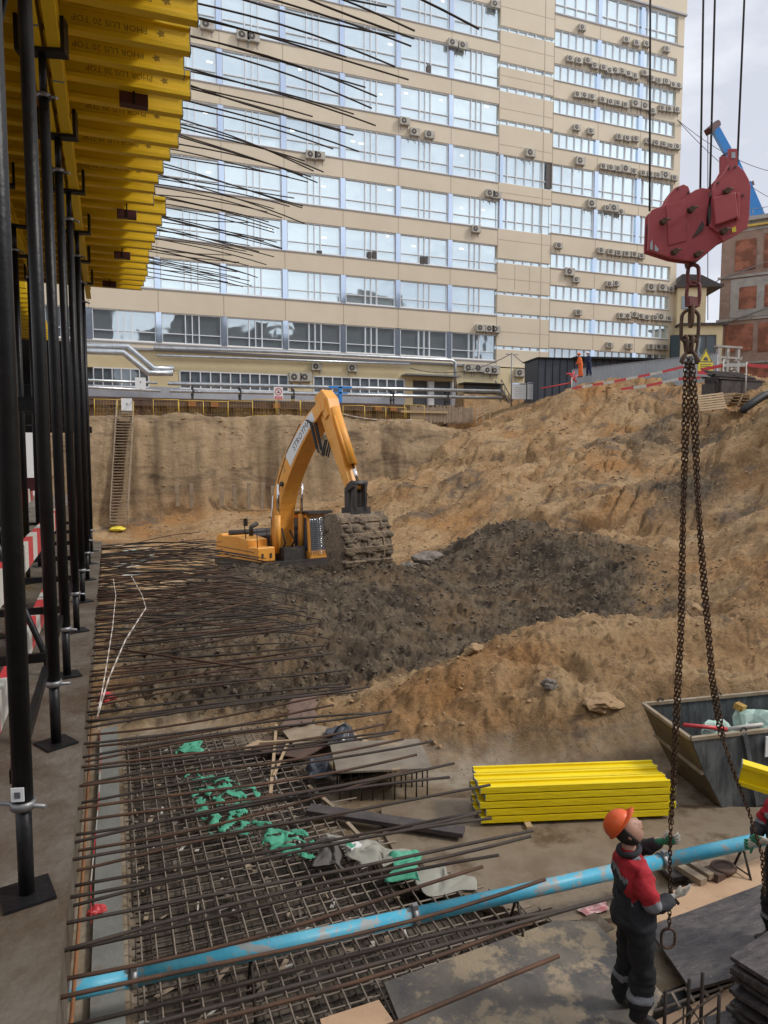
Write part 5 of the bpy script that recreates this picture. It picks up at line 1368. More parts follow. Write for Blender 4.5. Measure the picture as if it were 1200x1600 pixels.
# cab
cx0, cx1, cy0, cy1, cz0, cz1 = -.1, 1.75, .52, 1.5, 1.45, 3.32
mb = MB()
for x, y in ((cx0, cy0), (cx0, cy1 - .1), (cx1 - .1, cy0), (cx1 - .1, cy1 - .1)): mb.b2((x, y, cz0), (x + .1, y + .1, cz1 - .1))
mb.b2((cx0, cy0, cz1 - .25), (cx1, cy1, cz1 - .1)); mb.b2((cx0, cy0, cz0), (cx1, cy1, cz0 + .3)); mb.b2((cx0, cy0 + .1, cz0 + .3), (cx0 + .6, cy0 + .16, cz1 - .25)); mb.b2((cx0, cy1 - .06, cz0 + .3), (cx0 + .6, cy1, cz1 - .25)); mb.b2((cx0, cy0 + .1, cz0 + .3), (cx0 + .06, cy1 - .1, cz1 - .25))
cab = E_('cab', mb, M_ora, bevel=.02)
mb = MB(); mb.b2((cx1 - .04, cy0 + .1, cz0 + .3), (cx1 - .02, cy1 - .1, cz1 - .25)); mb.build('windscreen', M_glassd, cab)
for y0_, y1_ in ((cy0 + .03, cy0 + .05), (cy1 - .05, cy1 - .03)):
    mb = MB(); mb.b2((cx0 + .6, y0_, cz0 + .3), (cx1 - .1, y1_, cz1 - .25)); mb.build('side_window', M_glassd, cab)
mb = MB(); mb.b2((cx0 - .1, cy0 - .05, cz1 - .1), (cx1 + .22, cy1 + .06, cz1 + .02)); mb.build('roof', M_mach, cab)
mb = MB()
def cf(u):  # curved guard in front of the windscreen
    return cx1 + .08 + .05 * math.sin(u * math.pi)
for k in range(9):
    y = cy0 + .06 + k * (cy1 - cy0 - .12) / 8; mb.tube([(cf(u), y, cz0 + .18 + u * 1.5) for u in np.linspace(0, 1, 7)], .011, 5)
for k in range(19):
    u = k / 18; mb.tube([(cf(u), cy0 + .06, cz0 + .18 + u * 1.5), (cf(u), cy1 - .06, cz0 + .18 + u * 1.5)], .008, 5)
mb.build('grille_guard', M_chrome, cab)
mb = MB(); mb.tube([(1.5, cy1 + .02, 1.6), (1.5, cy1 + .12, 1.7), (1.5, cy1 + .12, 2.6), (1.5, cy1 + .02, 2.7)], .02, 6); mb.build('handrail', M_mach, cab)
# boom in the plane y = -0.05
BY = -.05
boomc = [(.55, 1.75), (.68, 2.9), (1.1, 4.1), (2.05, 5.3), (3.45, 6.42), (4.68, 7.1)]
bw = [.42, .6, .76, .8, .64, .42]
def offs(c, w_):
    L_, R__ = [], []
    for i, p in enumerate(c):
        a = Vector(c[max(i - 1, 0)]); b = Vector(c[min(i + 1, len(c) - 1)]); t = (b - a).normalized(); n = Vector((-t.y, t.x))
        L_.append(Vector(p) + n * w_[i] / 2 * 1.0); R__.append(Vector(p) - n * w_[i] / 2)
    return L_, R__
def catmull(c, n=4):
    out = []
    for i in range(len(c) - 1):
        p0 = c[max(i - 1, 0)]; p1 = c[i]; p2 = c[i + 1]; p3 = c[min(i + 2, len(c) - 1)]
        for k in range(n):
            t = k / n
            out.append(tuple(.5 * ((2 * p1[j]) + (-p0[j] + p2[j]) * t + (2 * p0[j] - 5 * p1[j] + 4 * p2[j] - p3[j]) * t * t + (-p0[j] + 3 * p1[j] - 3 * p2[j] + p3[j]) * t ** 3) for j in range(2)))
    out.append(tuple(c[-1])); return out
bc_ = catmull(boomc); bws = [float(v) for v in np.interp(np.linspace(0, 5, len(bc_)), range(6), bw)]
l_, r_2 = offs(bc_, bws)
outline = [tuple(p) for p in l_] + [tuple(p) for p in r_2[::-1]]
nb = len(l_)
mb = MB(); n_ = len(bc_); hw = .33
for side in (-1, 1):
    pass
vs = []
for i in range(n_):
    for (q, s) in ((l_[i], -1), (r_2[i], -1), (r_2[i], 1), (l_[i], 1)): vs.append((q.x, BY + hw * s, q.y))
fs = []
for i in range(n_ - 1):
    for k in range(4): fs.append((4 * i + k, 4 * i + (k + 1) % 4, 4 * i + 4 + (k + 1) % 4, 4 * i + 4 + k))
fs += [(0, 1, 2, 3), (4 * n_ - 4, 4 * n_ - 3, 4 * n_ - 2, 4 * n_ - 1)]
mb.add(vs, fs)
boom = E_('boom', mb, M_ora, bevel=.015)
mb = MB(); k0, k1 = 12, 18
for i in range(k0, k1):
    a0 = l_[i].lerp(r_2[i], .14); a1 = l_[i].lerp(r_2[i], .86); b0 = l_[i + 1].lerp(r_2[i + 1], .14); b1 = l_[i + 1].lerp(r_2[i + 1], .86)
    mb.add([(a0.x, BY - hw - .012, a0.y), (a1.x, BY - hw - .012, a1.y), (b1.x, BY - hw - .012, b1.y), (b0.x, BY - hw - .012, b0.y), (a0.x, BY - hw - .002, a0.y), (a1.x, BY - hw - .002, a1.y), (b1.x, BY - hw - .002, b1.y), (b0.x, BY - hw - .002, b0.y)], [(0, 1, 2, 3), (4, 7, 6, 5), (0, 4, 5, 1), (2, 6, 7, 3), (1, 5, 6, 2), (0, 3, 7, 4)])
ban = mb.build('banner', M_signw, boom)
c = (l_[15] + r_2[15]) / 2; t = Vector(bc_[17]) - Vector(bc_[13]); ang = math.atan2(t.y, t.x)
ex_ = Vector((math.cos(ang), 0, math.sin(ang))); ey_ = Vector((-math.sin(ang), 0, math.cos(ang)))
Mx = Matrix(((ex_.x, ey_.x, 0, c.x), (0, 0, -1, BY - hw - .014), (ex_.z, ey_.z, 0, c.y), (0, 0, 0, 1)))
text_mesh('lettering', 'STROYMA', .36, M_signg, boom, Mx @ Matrix.Translation((.1, -.02, 0)), .003)
# boom cylinders
for s in (-1, 1):
    y = BY + s * .52; a = Vector((1.15, y, 1.75)); b = Vector((1.5, y, 4.45)); mid = a.lerp(b, .55)
    mb = MB(); mb.tube([a, mid], .12, 12); cyo = mb.build('boom_cylinder', M_ora, ex)
    mb = MB(); mb.tube([mid, b], .06, 10); mb.build('piston_rod', M_chrome, cyo)
    mb = MB(); mb.tube([b + Vector((0, -.1 * s, 0)), Vector((b.x, BY, b.z))], .1, 10); mb.build('pin', M_mach, cyo)
_n0 = len(scene.objects)
_before = set(scene.objects)
# stick: top pivot near boom tip
SP = Vector((4.0, BY, 7.0))
# stick polygon (x,z)
sti = [(3.4, 7.5), (3.95, 7.7), (4.35, 7.35), (4.45, 6.4), (4.95, 4.1), (4.62, 4.02), (3.95, 5.9), (3.72, 6.6), (3.5, 7.1)]
mb = MB(); mb.prism(sti, BY - .23, BY + .23, lambda u, v, t: Vector((u, t, v))); stick = E_('stick', mb, M_ora, bevel=.02)
mb = MB()
for s in (-1, 1): mb.prism([(3.85, 7.25), (4.15, 7.35), (4.3, 6.75), (4.05, 6.6)], BY + s * .26 - .03, BY + s * .26 + .03, lambda u, v, t: Vector((u, t, v)))
mb.cyl((4.02, BY, 7.05), .14, .62, 16, 0, 'y'); mb.build('pivot_plate', M_ora, stick)
# stick cylinder on top of the boom
mb = MB(); mb.tube([(2.4, BY, 6.2), (3.55, BY, 7.0)], .13, 12); sc_ = mb.build('stick_cylinder', M_ora, ex)
mb = MB(); mb.tube([(3.55, BY, 7.0), (4.2, BY, 7.4)], .06, 10); mb.build('piston_rod', M_chrome, sc_)
# bucket cylinder along the stick front
mb = MB(); mb.tube([(4.38, BY, 7.0), (4.95, BY, 4.95)], .17, 14); mb.tube([(4.55, BY - .17, 6.7), (4.98, BY - .17, 5.0)], .04, 8); bc2 = mb.build('bucket_cylinder', M_ora, ex)
mb = MB(); mb.tube([(4.95, BY, 4.95), (5.12, BY, 4.3)], .065, 10); mb.build('piston_rod', M_chrome, bc2)
mb = MB()
for s in (-1, 1): mb.bar((4.8, BY + s * .25, 4.15), (5.2, BY + s * .25, 4.3), .08, .22); mb.bar((5.15, BY + s * .2, 4.3), (5.0, BY + s * .2, 3.4), .08, .24); mb.bar((4.75, BY + s * .22, 4.15), (4.62, BY + s * .22, 3.35), .08, .3)
mb.cyl((5.15, BY, 4.3), .09, .6, 10, 0, 'y'); mb.cyl((4.78, BY, 4.1), .1, .62, 10, 0, 'y'); mb.b2((4.5, BY - .4, 3.2), (5.1, BY + .4, 3.5)); E_('bucket_link', mb, M_mach)
# bucket: back shell faces forward, teeth down
bp = [(4.25, 3.3), (5.05, 3.32), (5.38, 2.9), (5.5, 2.2), (5.38, 1.5), (5.0, 1.05)]
bwid = .9
bo = bp; inn = [(4.3, 3.18), (4.98, 3.2), (5.26, 2.85), (5.38, 2.2), (5.27, 1.55), (4.92, 1.15)]
mb = MB(); mb.prism(bo + inn[::-1], BY - bwid, BY + bwid, lambda u, v, t: Vector((u, t, v)))
side = [(4.25, 3.3), (5.05, 3.32), (5.38, 2.9), (5.5, 2.2), (5.38, 1.5), (5.0, 1.05), (4.45, 1.5), (4.1, 2.5)]
for s in (-1, 1): mb.prism(side, BY + s * bwid, BY + s * (bwid + .06), lambda u, v, t: Vector((u, t, v)))
for k, (u, v) in enumerate(((5.30, 3.08), (5.46, 2.55), (5.50, 2.1), (5.45, 1.65))): mb.box((u, BY, v), (.1, 2 * bwid + .1, .2), (0, -.2 + .2 * k, 0))
for yy in (-.62, 0, .62): mb.prism([(5.05, 3.34), (5.42, 2.92), (5.55, 2.2), (5.43, 1.46), (5.36, 1.46), (5.46, 2.2), (5.34, 2.88)], BY + yy - .05, BY + yy + .05, lambda u, v, t: Vector((u, t, v)))
bk = E_('bucket', mb, M_muddy)
bk.modifiers.new('bevel', 'BEVEL').width = .02
for k in range(5):
    y = BY - .85 + k * .425
    mb = MB(); mb.prism([(4.75, 1.3), (5.12, 1.2), (5.02, .8), (4.86, .55), (4.78, .8)], y - .08, y + .08, lambda u, v, t: Vector((u, t, v))); mb.build('tooth', M_muddy, bk)
# mud caked on
mb = MB(); rm = random.Random(6)
for k in range(60):
    v = rm.uniform(1.2, 3.2); u = float(np.interp(v, [1.05, 1.5, 2.2, 2.9, 3.3], [5.05, 5.42, 5.53, 5.42, 5.1]))
    mb.sphere((u, BY + rm.uniform(-.95, .95), v), rm.uniform(.04, .12), 7, 5, 0, (.5, 1.6, .8))
mb.build('caked_mud', M_clodd, bk)

for o_ in scene.objects:
    if o_ in _before or o_.type != 'MESH' or o_.name.startswith('stick_cyl') or (o_.parent and o_.parent.name.startswith('stick_cyl')): continue
    for v in o_.data.vertices:
        z_ = v.co.z; v.co.x += .66 + .215 * max(0.0, min(7.4 - z_, 3.6))
    o_.data.update()
# hoses
mb = MB()
for k, (s, sg) in enumerate(((-.12, .9), (-.05, 1.3), (.06, 1.05), (.14, 1.5))):
    a = Vector((3.75, BY - .30 + s, 6.7)); b = Vector((4.95, BY - .22 + s, 5.9))
    mb.tube([a, a + Vector((.45, -.08, -.15)), Vector((4.5, BY - .34 + s, 5.9 - sg * .3)), Vector((4.8, BY - .3 + s, 5.45 - sg * .1)), b], .03, 6)
mb.tube([(.75, BY - .3, 3.3), (1.15, BY - .32, 4.6), (2.05, BY - .32, 5.75), (3.0, BY - .3, 6.5), (3.8, BY - .2, 6.95)], .03, 6)
mb.tube([(.7, BY - .2, 3.5), (1.1, BY - .2, 4.85), (1.95, BY - .2, 5.9), (2.9, BY - .2, 6.65)], .03, 6)
mb.tube([(.8, .1, 1.7), (1.3, .15, 2.2), (1.0, .1, 2.6)], .035, 6); mb.tube([(.8, -.25, 1.7), (1.35, -.3, 2.1), (1.1, -.3, 2.7)], .035, 6)
E_('hydraulic_hose', mb, M_rub)
mb = MB(); mb.tube([(.35, BY - .42, 1.8), (.5, BY - .4, 2.9), (.75, BY - .4, 4.0)], .03, 6); E_('steel_line', mb, M_chrome)
mb = MB(); mb.b2((.75, -.5, 1.35), (1.6, .45, 1.95)); E_('boom_foot_bracket', mb, M_mach)
# ------------------------------------------------------------------ near pit floor
FZ = PITZ
def floor_z(p): return max(gz(p.x, p.y), -3.6)
def sheet(name, px, z, th, m, label, cat, dz=0, bevel=0, zs=None):
    """flat panel through four surveyed corners"""
    cs = [atZ(x, y, z if zs is None else zs[i]) for i, (x, y) in enumerate(px)]
    mb = MB(); n = len(cs)
    vs = [tuple(c) for c in cs] + [(c.x, c.y, c.z - th) for c in cs]
    fs = [list(range(n)), list(range(n, 2 * n))[::-1]] + [(i, (i + 1) % n, n + (i + 1) % n, n + i) for i in range(n)]
    mb.add(vs, fs)
    return solid(name, mb, m, label, cat, bevel=bevel)
# rebar mesh
mb = MB(); rq = random.Random(2)
def clipline(a, b, poly, n=60):
    """longest inside run of the segment a-b"""
    a = Vector(a); b = Vector(b); run = []; best = []
    for k in range(n + 1):
        p = a.lerp(b, k / n)
        if bool(inpoly(np.array([p.x]), np.array([p.y]), poly)[0]): run.append(p)
        else:
            if len(run) > len(best): best = run
            run = []
    if len(run) > len(best): best = run
    return (best[0], best[-1]) if len(best) > 1 else None
MP2 = [(.02, 3.0), (.02, 12.4), (2.9, 11.9), (3.2, 9.4), (2.6, 8.4), (3.45, 6.9), (4.15, 5.9), (4.1, 3.0)]
for lev, zz in ((0, -3.30), (1, -3.13)):
    y = 3.0 + lev * .07
    while y < 12.4:
        c = clipline((-.5, y, zz), (5, y + rq.uniform(-.06, .06), zz), MP2)
        if c: mb.tube([c[0] + Vector((0, 0, rq.uniform(-.01, .01))), c[0].lerp(c[1], .5), c[1] + Vector((rq.uniform(-.1, .15), 0, rq.uniform(-.01, .02)))], .0095, 5, lev)
        y += .16 * rq.uniform(.92, 1.08)
    x = .08 + lev * .05
    while x < 4.2:
        c = clipline((x, 2.6, zz + .017), (x + rq.uniform(-.05, .05), 12.8, zz + .017), MP2, 90)
        if c: mb.tube([c[0], c[0].lerp(c[1], .5) + Vector((rq.uniform(-.02, .02), 0, 0)), c[1]], .0095, 5, lev)
        x += .165 * rq.uniform(.92, 1.08)
solid('rebar_mesh', mb, [M_rust2, M_rustl], 'wide two-layer mesh of tied reinforcing bars on the pit floor', 'rebar mesh')
# debris between the bars
mb = MB()
for k in range(260):
    x = rq.uniform(.1, 3.2); y = rq.uniform(4.5, 12); mb.box((x, y, -3.3 + rq.uniform(0, .05)), (rq.uniform(.03, .2), rq.uniform(.01, .06), .012), (rq.uniform(-.3, .3), rq.uniform(-.3, .3), rq.uniform(0, 3)), rq.choice([0, 0, 1, 2]))
mb.build('debris', [M_woodg, M_rock, M_hwht], None, 'splinters and scraps of wood and rubble between the mesh bars', 'debris', None, 'stuff')
# nets, tarps, bags: crumpled sheets
def crumple(name, px, z, amp, m, label, cat, seed, n=34, base=.03, holes=.0, smoothf=True):
    cs = [atZ(x, y, z) for x, y in px]; mb = MB(); vs = []; idx = {}
    for i in range(n + 1):
        for j in range(n + 1):
            u, v = i / n, j / n
            p = (cs[0] * (1 - u) + cs[1] * u) * (1 - v) + (cs[3] * (1 - u) + cs[2] * u) * v
            q = Vector((p.x * 3.3, p.y * 3.3, seed * 4.3))
            h = abs(mnoise.noise(q)) * amp * 1.5 + abs(mnoise.noise(q * 2.7)) * amp * .7
            w_ = mnoise.noise(Vector((p.x * 4, p.y * 4, seed + 9.0))) * .16
            e = min(u, v, 1 - u, 1 - v); h *= min(1, .25 + e * 4)
            vs.append((p.x + w_, p.y + w_ * .6, z + base + h))
    fs = []
    for i in range(n):
        for j in range(n):
            q = Vector(vs[i * (n + 1) + j]) * 7.5
            if holes and mnoise.noise(q + Vector((seed * 7.7, 0, 0))) > .30 - holes: continue
            fs.append((i * (n + 1) + j, (i + 1) * (n + 1) + j, (i + 1) * (n + 1) + j + 1, i * (n + 1) + j + 1))
    mb.add(vs, fs, 0, smoothf)
    o = solid(name, mb, m, label, cat)
    md = o.modifiers.new('thick', 'SOLIDIFY'); md.thickness = .004
    return o
crumple('green_net', [(296, 1205), (400, 1235), (392, 1318), (312, 1295)], -3.12, .07, M_grn, 'torn green netting caught in the bars, the largest piece', 'netting', 3, holes=.30)
crumple('green_net', [(395, 1288), (490, 1305), (492, 1352), (420, 1338)], -3.1, .08, M_grn, 'torn green netting right of the largest piece, next to the grey sheeting', 'netting', 5, holes=.22)
crumple('green_net', [(275, 1160), (322, 1158), (315, 1180), (280, 1180)], -3.12, .05, M_grn, 'small green net scrap farthest from camera near the muddy spoil', 'netting', 7, holes=.1)
crumple('green_net', [(612, 1338), (650, 1340), (652, 1388), (612, 1380)], -3.05, .1, M_grn, 'crumpled bright green net beside the grey tarpaulin', 'netting', 8)
crumple('tarpaulin', [(505, 1308), (560, 1318), (650, 1340), (570, 1360)], -3.05, .07, M_tarp, 'crumpled grey-green tarpaulin at the edge of the bar mesh', 'tarpaulin', 11)
crumple('tarpaulin', [(480, 1318), (530, 1312), (545, 1360), (490, 1358)], -3.08, .1, mat('dark_tarp', (.1, .09, .085), .8), 'dark grey wrinkled sheet left of the grey-green tarpaulin', 'tarpaulin', 12)
crumple('tarpaulin', [(650, 1350), (725, 1372), (745, 1395), (660, 1398)], -3.14, .03, M_tarp, 'thin dusty sheet lying flat right of the bright green net', 'tarpaulin', 14)
crumple('black_bag', [(510, 1142), (548, 1138), (560, 1165), (515, 1172)], -2.95, .16, M_bag, 'black rubbish bag behind the steel plate table', 'rubbish bag', 15)
crumple('black_bag', [(482, 1190), (515, 1185), (520, 1222), (488, 1216)], -3.05, .14, M_bag, 'bluish black plastic heaped left of the steel plate table', 'rubbish bag', 17)
crumple('brown_sheet', [(455, 1092), (493, 1092), (490, 1130), (446, 1138)], -2.95, .04, mat('brown_sheet', (.16, .1, .075), .7), 'brown rubber sheet folded at the edge of the spoil', 'sheet', 19)
crumple('white_rag', [(440, 1232), (520, 1190), (500, 1205), (450, 1250)], -3.14, .01, M_tarp, 'pale dusty paper strip on the mesh', 'rag', 23) if False else None
crumple('tape_heap', [(906, 1416), (948, 1412), (948, 1436), (912, 1440)], -3.15, .09, mat('tape_heap', (.6, .5, .48), .5, (.55, .1, .12), 12), 'crumpled pile of red and white tape behind the standing worker', 'warning tape', 25)
# little carton
p = atZ(553, 1326, -3.0); mb = MB(); mb.box((p.x, p.y, -2.99), (.16, .11, .08), (0, 0, .3)); c_ = solid('drink_carton', mb, M_signw, 'small white and green carton on the grey tarpaulin', 'carton', bevel=.01)
mb = MB(); mb.box((-.04, 0, .04), (.06, .116, .084), (0, 0, .3)); mb.build('green_print', M_grn, c_)
# boards and sheets on the left
sheet('plywood_sheet', [(378, 1168), (420, 1150), (520, 1160), (470, 1185)], -3.02, .02, M_rsteel, 'dark reddish board lying left of the black bag', 'board')
sheet('plywood_sheet', [(440, 1140), (530, 1122), (560, 1150), (460, 1165)], -2.98, .02, M_woodg, 'dusty pale board lying at the foot of the spoil behind the plate table', 'board')
def lath(a, b, z, w_, t_, m, lab, z2=None, nm='timber_lath', cat='lath', bevel=0):
    A_ = atZ(*a, z); B_ = atZ(*b, z if z2 is None else z2); mb = MB(); mb.bar(A_, B_, w_, t_); return solid(nm, mb, m, lab, cat, bevel=bevel)
lath((432, 1132), (423, 1240), -3.0, .045, .02, M_wood, 'pale lath pointing towards the camera left of the bag, longer one')
lath((450, 1160), (428, 1212), -2.97, .04, .02, M_wood, 'pale lath crossing the longer one at its lower end')
lath((405, 1160), (502, 1154), -2.96, .04, .02, M_wood, 'thin pale lath lying crosswise behind the two crossed laths')
lath((380, 1172), (407, 1158), -2.97, .1, .03, M_wood, 'stubby pale board end at the left of the dark reddish board')
lath((540, 1142), (577, 1162), -2.88, .07, .03, M_wood, 'pale board leaning behind the steel plate table')
lath((482, 1228), (522, 1262), -3.08, .05, .03, M_woodg, 'grey batten slanting down left of the plate table, upper piece')
lath((543, 1286), (572, 1317), -3.08, .05, .03, M_woodg, 'grey batten slanting down below the long dark timber')
o = lath((482, 1264), (725, 1300), -3.06, .2, .06, M_woodd, 'long dark timber plank lying below the steel plate table', nm='dark_plank', cat='plank', bevel=.006)
lath((180, 852), (240, 858), -3.0, .5, .05, M_wood, 'pale board at the far end of the bars by the ladder foot')
lath((232, 878), (241, 860), .0 - 3.0, .16, .05, M_hwht, 'white board tilted near the far end of the bars')
for i, (a, b) in enumerate((((205, 925), (260, 918)), ((210, 932), (250, 928)), ((240, 903), (330, 900)), ((250, 911), (350, 904)), ((190, 940), (235, 937)), ((262, 893), (380, 906)))):
    lath(a, b, -2.95, .3, .05, M_wood, f'pale planks under the far starter bars, {nth(i + 1)} of them', nm='plank', cat='plank')
# steel plate table on bar legs
tz = -2.72
tb_px = [(515, 1160), (655, 1154), (676, 1200), (526, 1206)]
tc_ = [atZ(x, y, tz) for x, y in tb_px]
tbl = empty('plate_table', (sum(c.x for c in tc_) / 4, sum(c.y for c in tc_) / 4, -3.2), 0, 'rust-stained steel plate lying flat on a cage of short bars', 'steel plate')
mb = MB(); vs = [tuple(c) for c in tc_] + [(c.x, c.y, c.z - .025) for c in tc_]; mb.add(vs, [(0, 1, 2, 3), (7, 6, 5, 4), (0, 4, 5, 1), (1, 5, 6, 2), (2, 6, 7, 3), (3, 7, 4, 0)])
M_plate = mat('rusty_plate', (.16, .13, .1), .6, (.26, .22, .17), 2.2, .3, 20, spots=(.36, .26, .15), spot_scale=2.0, spot_pos=.6, soft=.06)
W(tbl, 'panel', mb, M_plate)
for v in (.1, .45, .9):
    mb = MB()
    a = tc_[3].lerp(tc_[0], v); b = tc_[2].lerp(tc_[1], v)
    for k in range(9):
        q = a.lerp(b, .04 + k * .115); mb.tube([(q.x, q.y, tz - .03), (q.x, q.y, -3.3)], .012, 6)
    mb.tube([(a.x, a.y, tz - .04), (b.x, b.y, tz - .04)], .01, 6); W(tbl, 'bar_cage', mb, M_rust2)
mb = MB(); a, b = tc_[0], tc_[1]; mb.b2((a.x + .1, a.y - .25, -3.2), (b.x - .1, a.y - .2, tz - .05)); W(tbl, 'back_board', mb, M_blk)
# concrete apron beyond the mesh
sheet('concrete_apron', [(597, 1298), (596, 1262), (660, 1245), (1200, 1262), (1200, 1420), (860, 1440), (640, 1372)], -3.14, .12, mat('apron', (.15, .105, .064), .6, (.27, .22, .16), 1.3, .35, 16, spots=(.10, .064, .034), spot_scale=1.3, spot_pos=.5, soft=.12), '', '')
ob = bpy.data.objects[-1] if False else [o for o in scene.objects if o.name.startswith('concrete_apron')][0]
for k in list(ob.keys()):
    if k in ('label', 'category'): del ob[k]
ob.name = 'pavement'; ob['kind'] = 'structure'
# ------------------------------------------------------------------ yellow timber stack
S0 = Vector((4.26, 7.66, -3.09)); SYAW = R(-16.4)
tb2 = beam_obj(2.5, M_yel2)
cs_, sn_ = math.cos(SYAW), math.sin(SYAW)
k_ = 0
tiers = ['lowest', 'second', 'third', 'fourth', 'top']
for t in range(5):
    for r_ in range(3):
        o = tb2 if k_ == 0 else copy_tree(tb2)
        k_ += 1
        dx = rnd.uniform(-.03, .03) + (.04 if t % 2 else 0); dy = .1 + r_ * .215
        z = S0.z + .038 + t * .098
        o.location = (S0.x + cs_ * dx - sn_ * dy, S0.y + sn_ * dx + cs_ * dy, z)
        o.rotation_mode = 'XYZ'
        o.rotation_euler = (R(90), 0, SYAW)
        # lying on its side: the H turned so its web is level
        o.location = (S0.x + cs_ * dx - sn_ * (dy + .1), S0.y + sn_ * dx + cs_ * (dy + .1), z)
        tag(o, f'bright yellow timber beam in the stack before the sand mound, {("front", "middle", "rear")[r_]} of the {tiers[t]} layer', 'timber beam', 'stacked bright yellow timber beams')
for i, (px, py) in enumerate(((815, 1300), (960, 1270))):
    mb = MB(); c = S0 + Vector((.62 + i * 1.3, 0, 0)); 
    a = Vector((S0.x + cs_ * (.6 + i * 1.4) + sn_ * .12, S0.y + sn_ * (.6 + i * 1.4) - cs_ * .12, -3.13)); b = a + Vector((-sn_ * 1.05, cs_ * 1.05, 0)); mb.bar(a, b, .08, .07)
    solid('bearer_block', mb, M_wood, ('square wooden bearer poking out under the front of the stack', 'wooden bearer hidden under the right half of the stack')[i], 'bearer')
# ------------------------------------------------------------------ skip
SZ = -2.13
sk = empty('skip', (7.6, 7.4, -3.2), 0, 'battered dark steel skip with a sloping rusty end, filled with rubbish bags', 'skip')
RT_ = {'nl': Vector((6.99, 7.00, SZ)), 'fl': Vector((7.31, 8.26, SZ)), 'nr': Vector((9.9, 6.66, SZ)), 'fr': Vector((10.2, 7.9, SZ))}
RB_ = {'nl': Vector((7.55, 6.95, -3.18)), 'fl': Vector((7.85, 8.16, -3.18)), 'nr': Vector((9.4, 6.73, -3.18)), 'fr': Vector((9.7, 7.95, -3.18))}
MD_ = {'nl': Vector((7.22, 6.98, -2.62)), 'fl': Vector((7.54, 8.22, -2.62)), 'nr': Vector((9.7, 6.69, -2.62)), 'fr': Vector((10.0, 7.92, -2.62))}
def quadshell(pts, th):
    n = (pts[1] - pts[0]).cross(pts[2] - pts[0]).normalized() * th
    m_ = MB(); k = len(pts); m_.add([tuple(p) for p in pts] + [tuple(p + n) for p in pts], [list(range(k)), list(range(k, 2 * k))[::-1]] + [(i, (i + 1) % k, k + (i + 1) % k, k + i) for i in range(k)]); return m_
def merge(a, b, mi=0): a.add(b.v, b.f, mi); return a
mb = MB()
merge(mb, quadshell([RT_['nl'], MD_['nl'], RB_['nl'], RB_['nr'], MD_['nr'], RT_['nr']], .012))
merge(mb, quadshell([RT_['fl'], RT_['fr'], MD_['fr'], RB_['fr'], RB_['fl'], MD_['fl']], .012))
merge(mb, quadshell([RB_['nl'], RB_['fl'], RB_['fr'], RB_['nr']], .012))
merge(mb, quadshell([RT_['nr'], RB_['nr'], RB_['fr'], RT_['fr']], .012))
W(sk, 'body', mb, M_skipd)
mb = MB(); merge(mb, quadshell([RT_['nl'], RT_['fl'], MD_['fl'], MD_['nl']], .012)); merge(mb, quadshell([MD_['nl'], MD_['fl'], RB_['fl'], RB_['nl']], .012)); W(sk, 'sloping_end', mb, M_skipo)
mb = MB()
for a, b in (('nl', 'nr'), ('nl', 'fl'), ('fl', 'fr'), ('fr', 'nr')): mb.bar(RT_[a], RT_[b], .055, .045)
W(sk, 'rim', mb, M_skipr)
mb = MB(); mb.bar(MD_['nl'] + Vector((-.02, 0, 0)), MD_['fl'] + Vector((-.02, 0, 0)), .05, .05); W(sk, 'end_rib', mb, M_skipr)
mb = MB()
for u in (.27, .55, .82):
    a = RT_['nl'].lerp(RT_['nr'], u); b = RB_['nl'].lerp(RB_['nr'], u); mb.bar(a + Vector((0, -.03, 0)), b + Vector((0, -.03, .02)), .07, .06, 0, (0, 1, 0))
W(sk, 'side_rib', mb, M_skipd)
def eye(c, r_, name):
    m_ = MB(); m_.tube([(c.x + r_ * math.cos(t), c.y, c.z + r_ * 1.3 * math.sin(t)) for t in np.linspace(0, math.pi, 9)], .012, 6); W(sk, name, m_, M_rust2)
for u, k in ((.28, 'n'), (.8, 'n'), (.1, 'f'), (.45, 'f')):
    eye(RT_[k + 'l'].lerp(RT_[k + 'r'], u), .055, 'lifting_eye')
mb = MB(); a = RT_['nl'].lerp(RT_['nr'], .38); mb.b2((a.x, a.y - .075, SZ - .34), (a.x + .3, a.y - .06, SZ - .06)); lb = W(sk, 'label_plate', mb, M_signw)
# rubbish in the skip
lump('rubbish_bag', (8.65, 7.35, -2.36), .36, M_gbag, 'pale green translucent rubbish bag, biggest one heaped in the skip', 'rubbish bag', 41, (1, .8, .75))
lump('rubbish_bag', (8.1, 7.55, -2.45), .28, M_gbag, 'pale green rubbish bag left of the biggest one in the skip', 'rubbish bag', 44, (1, .8, .7))
lump('rubbish_bag', (7.75, 7.3, -2.52), .27, M_bag, 'dark rubbish bag nearest the sloping end of the skip', 'rubbish bag', 46, (1, .9, .6))
lump('rubbish_bag', (9.3, 7.2, -2.38), .36, M_gbag, 'pale green rubbish bag at the right side of the skip', 'rubbish bag', 49, (1, .9, .7))
lump('rubbish_bag', (8.2, 7.0, -2.45), .16, M_hred, 'red plastic bag under the long red and white tube in the skip', 'rubbish bag', 52, (1.2, .7, .6))
mb = MB(); mb.tube([(7.5, 7.65, -2.25), (8.05, 7.4, -2.3)], .03, 8, 0); mb.tube([(8.05, 7.4, -2.3), (8.6, 7.15, -2.2)], .03, 8, 1); solid('plastic_tube', mb, [M_hred, M_hwht], 'red and white plastic tube lying across the bags in the skip', 'tube')
mb = MB(); mb.box((8.5, 7.6, -2.1), (.25, .12, .08), (.3, .2, .5)); solid('yellow_wrapper', mb, mat('yellow_wrapper', (.6, .35, .04), .6, (.1, .07, .04), 20), 'yellow and brown wrapper on top of the green bags in the skip', 'wrapper')
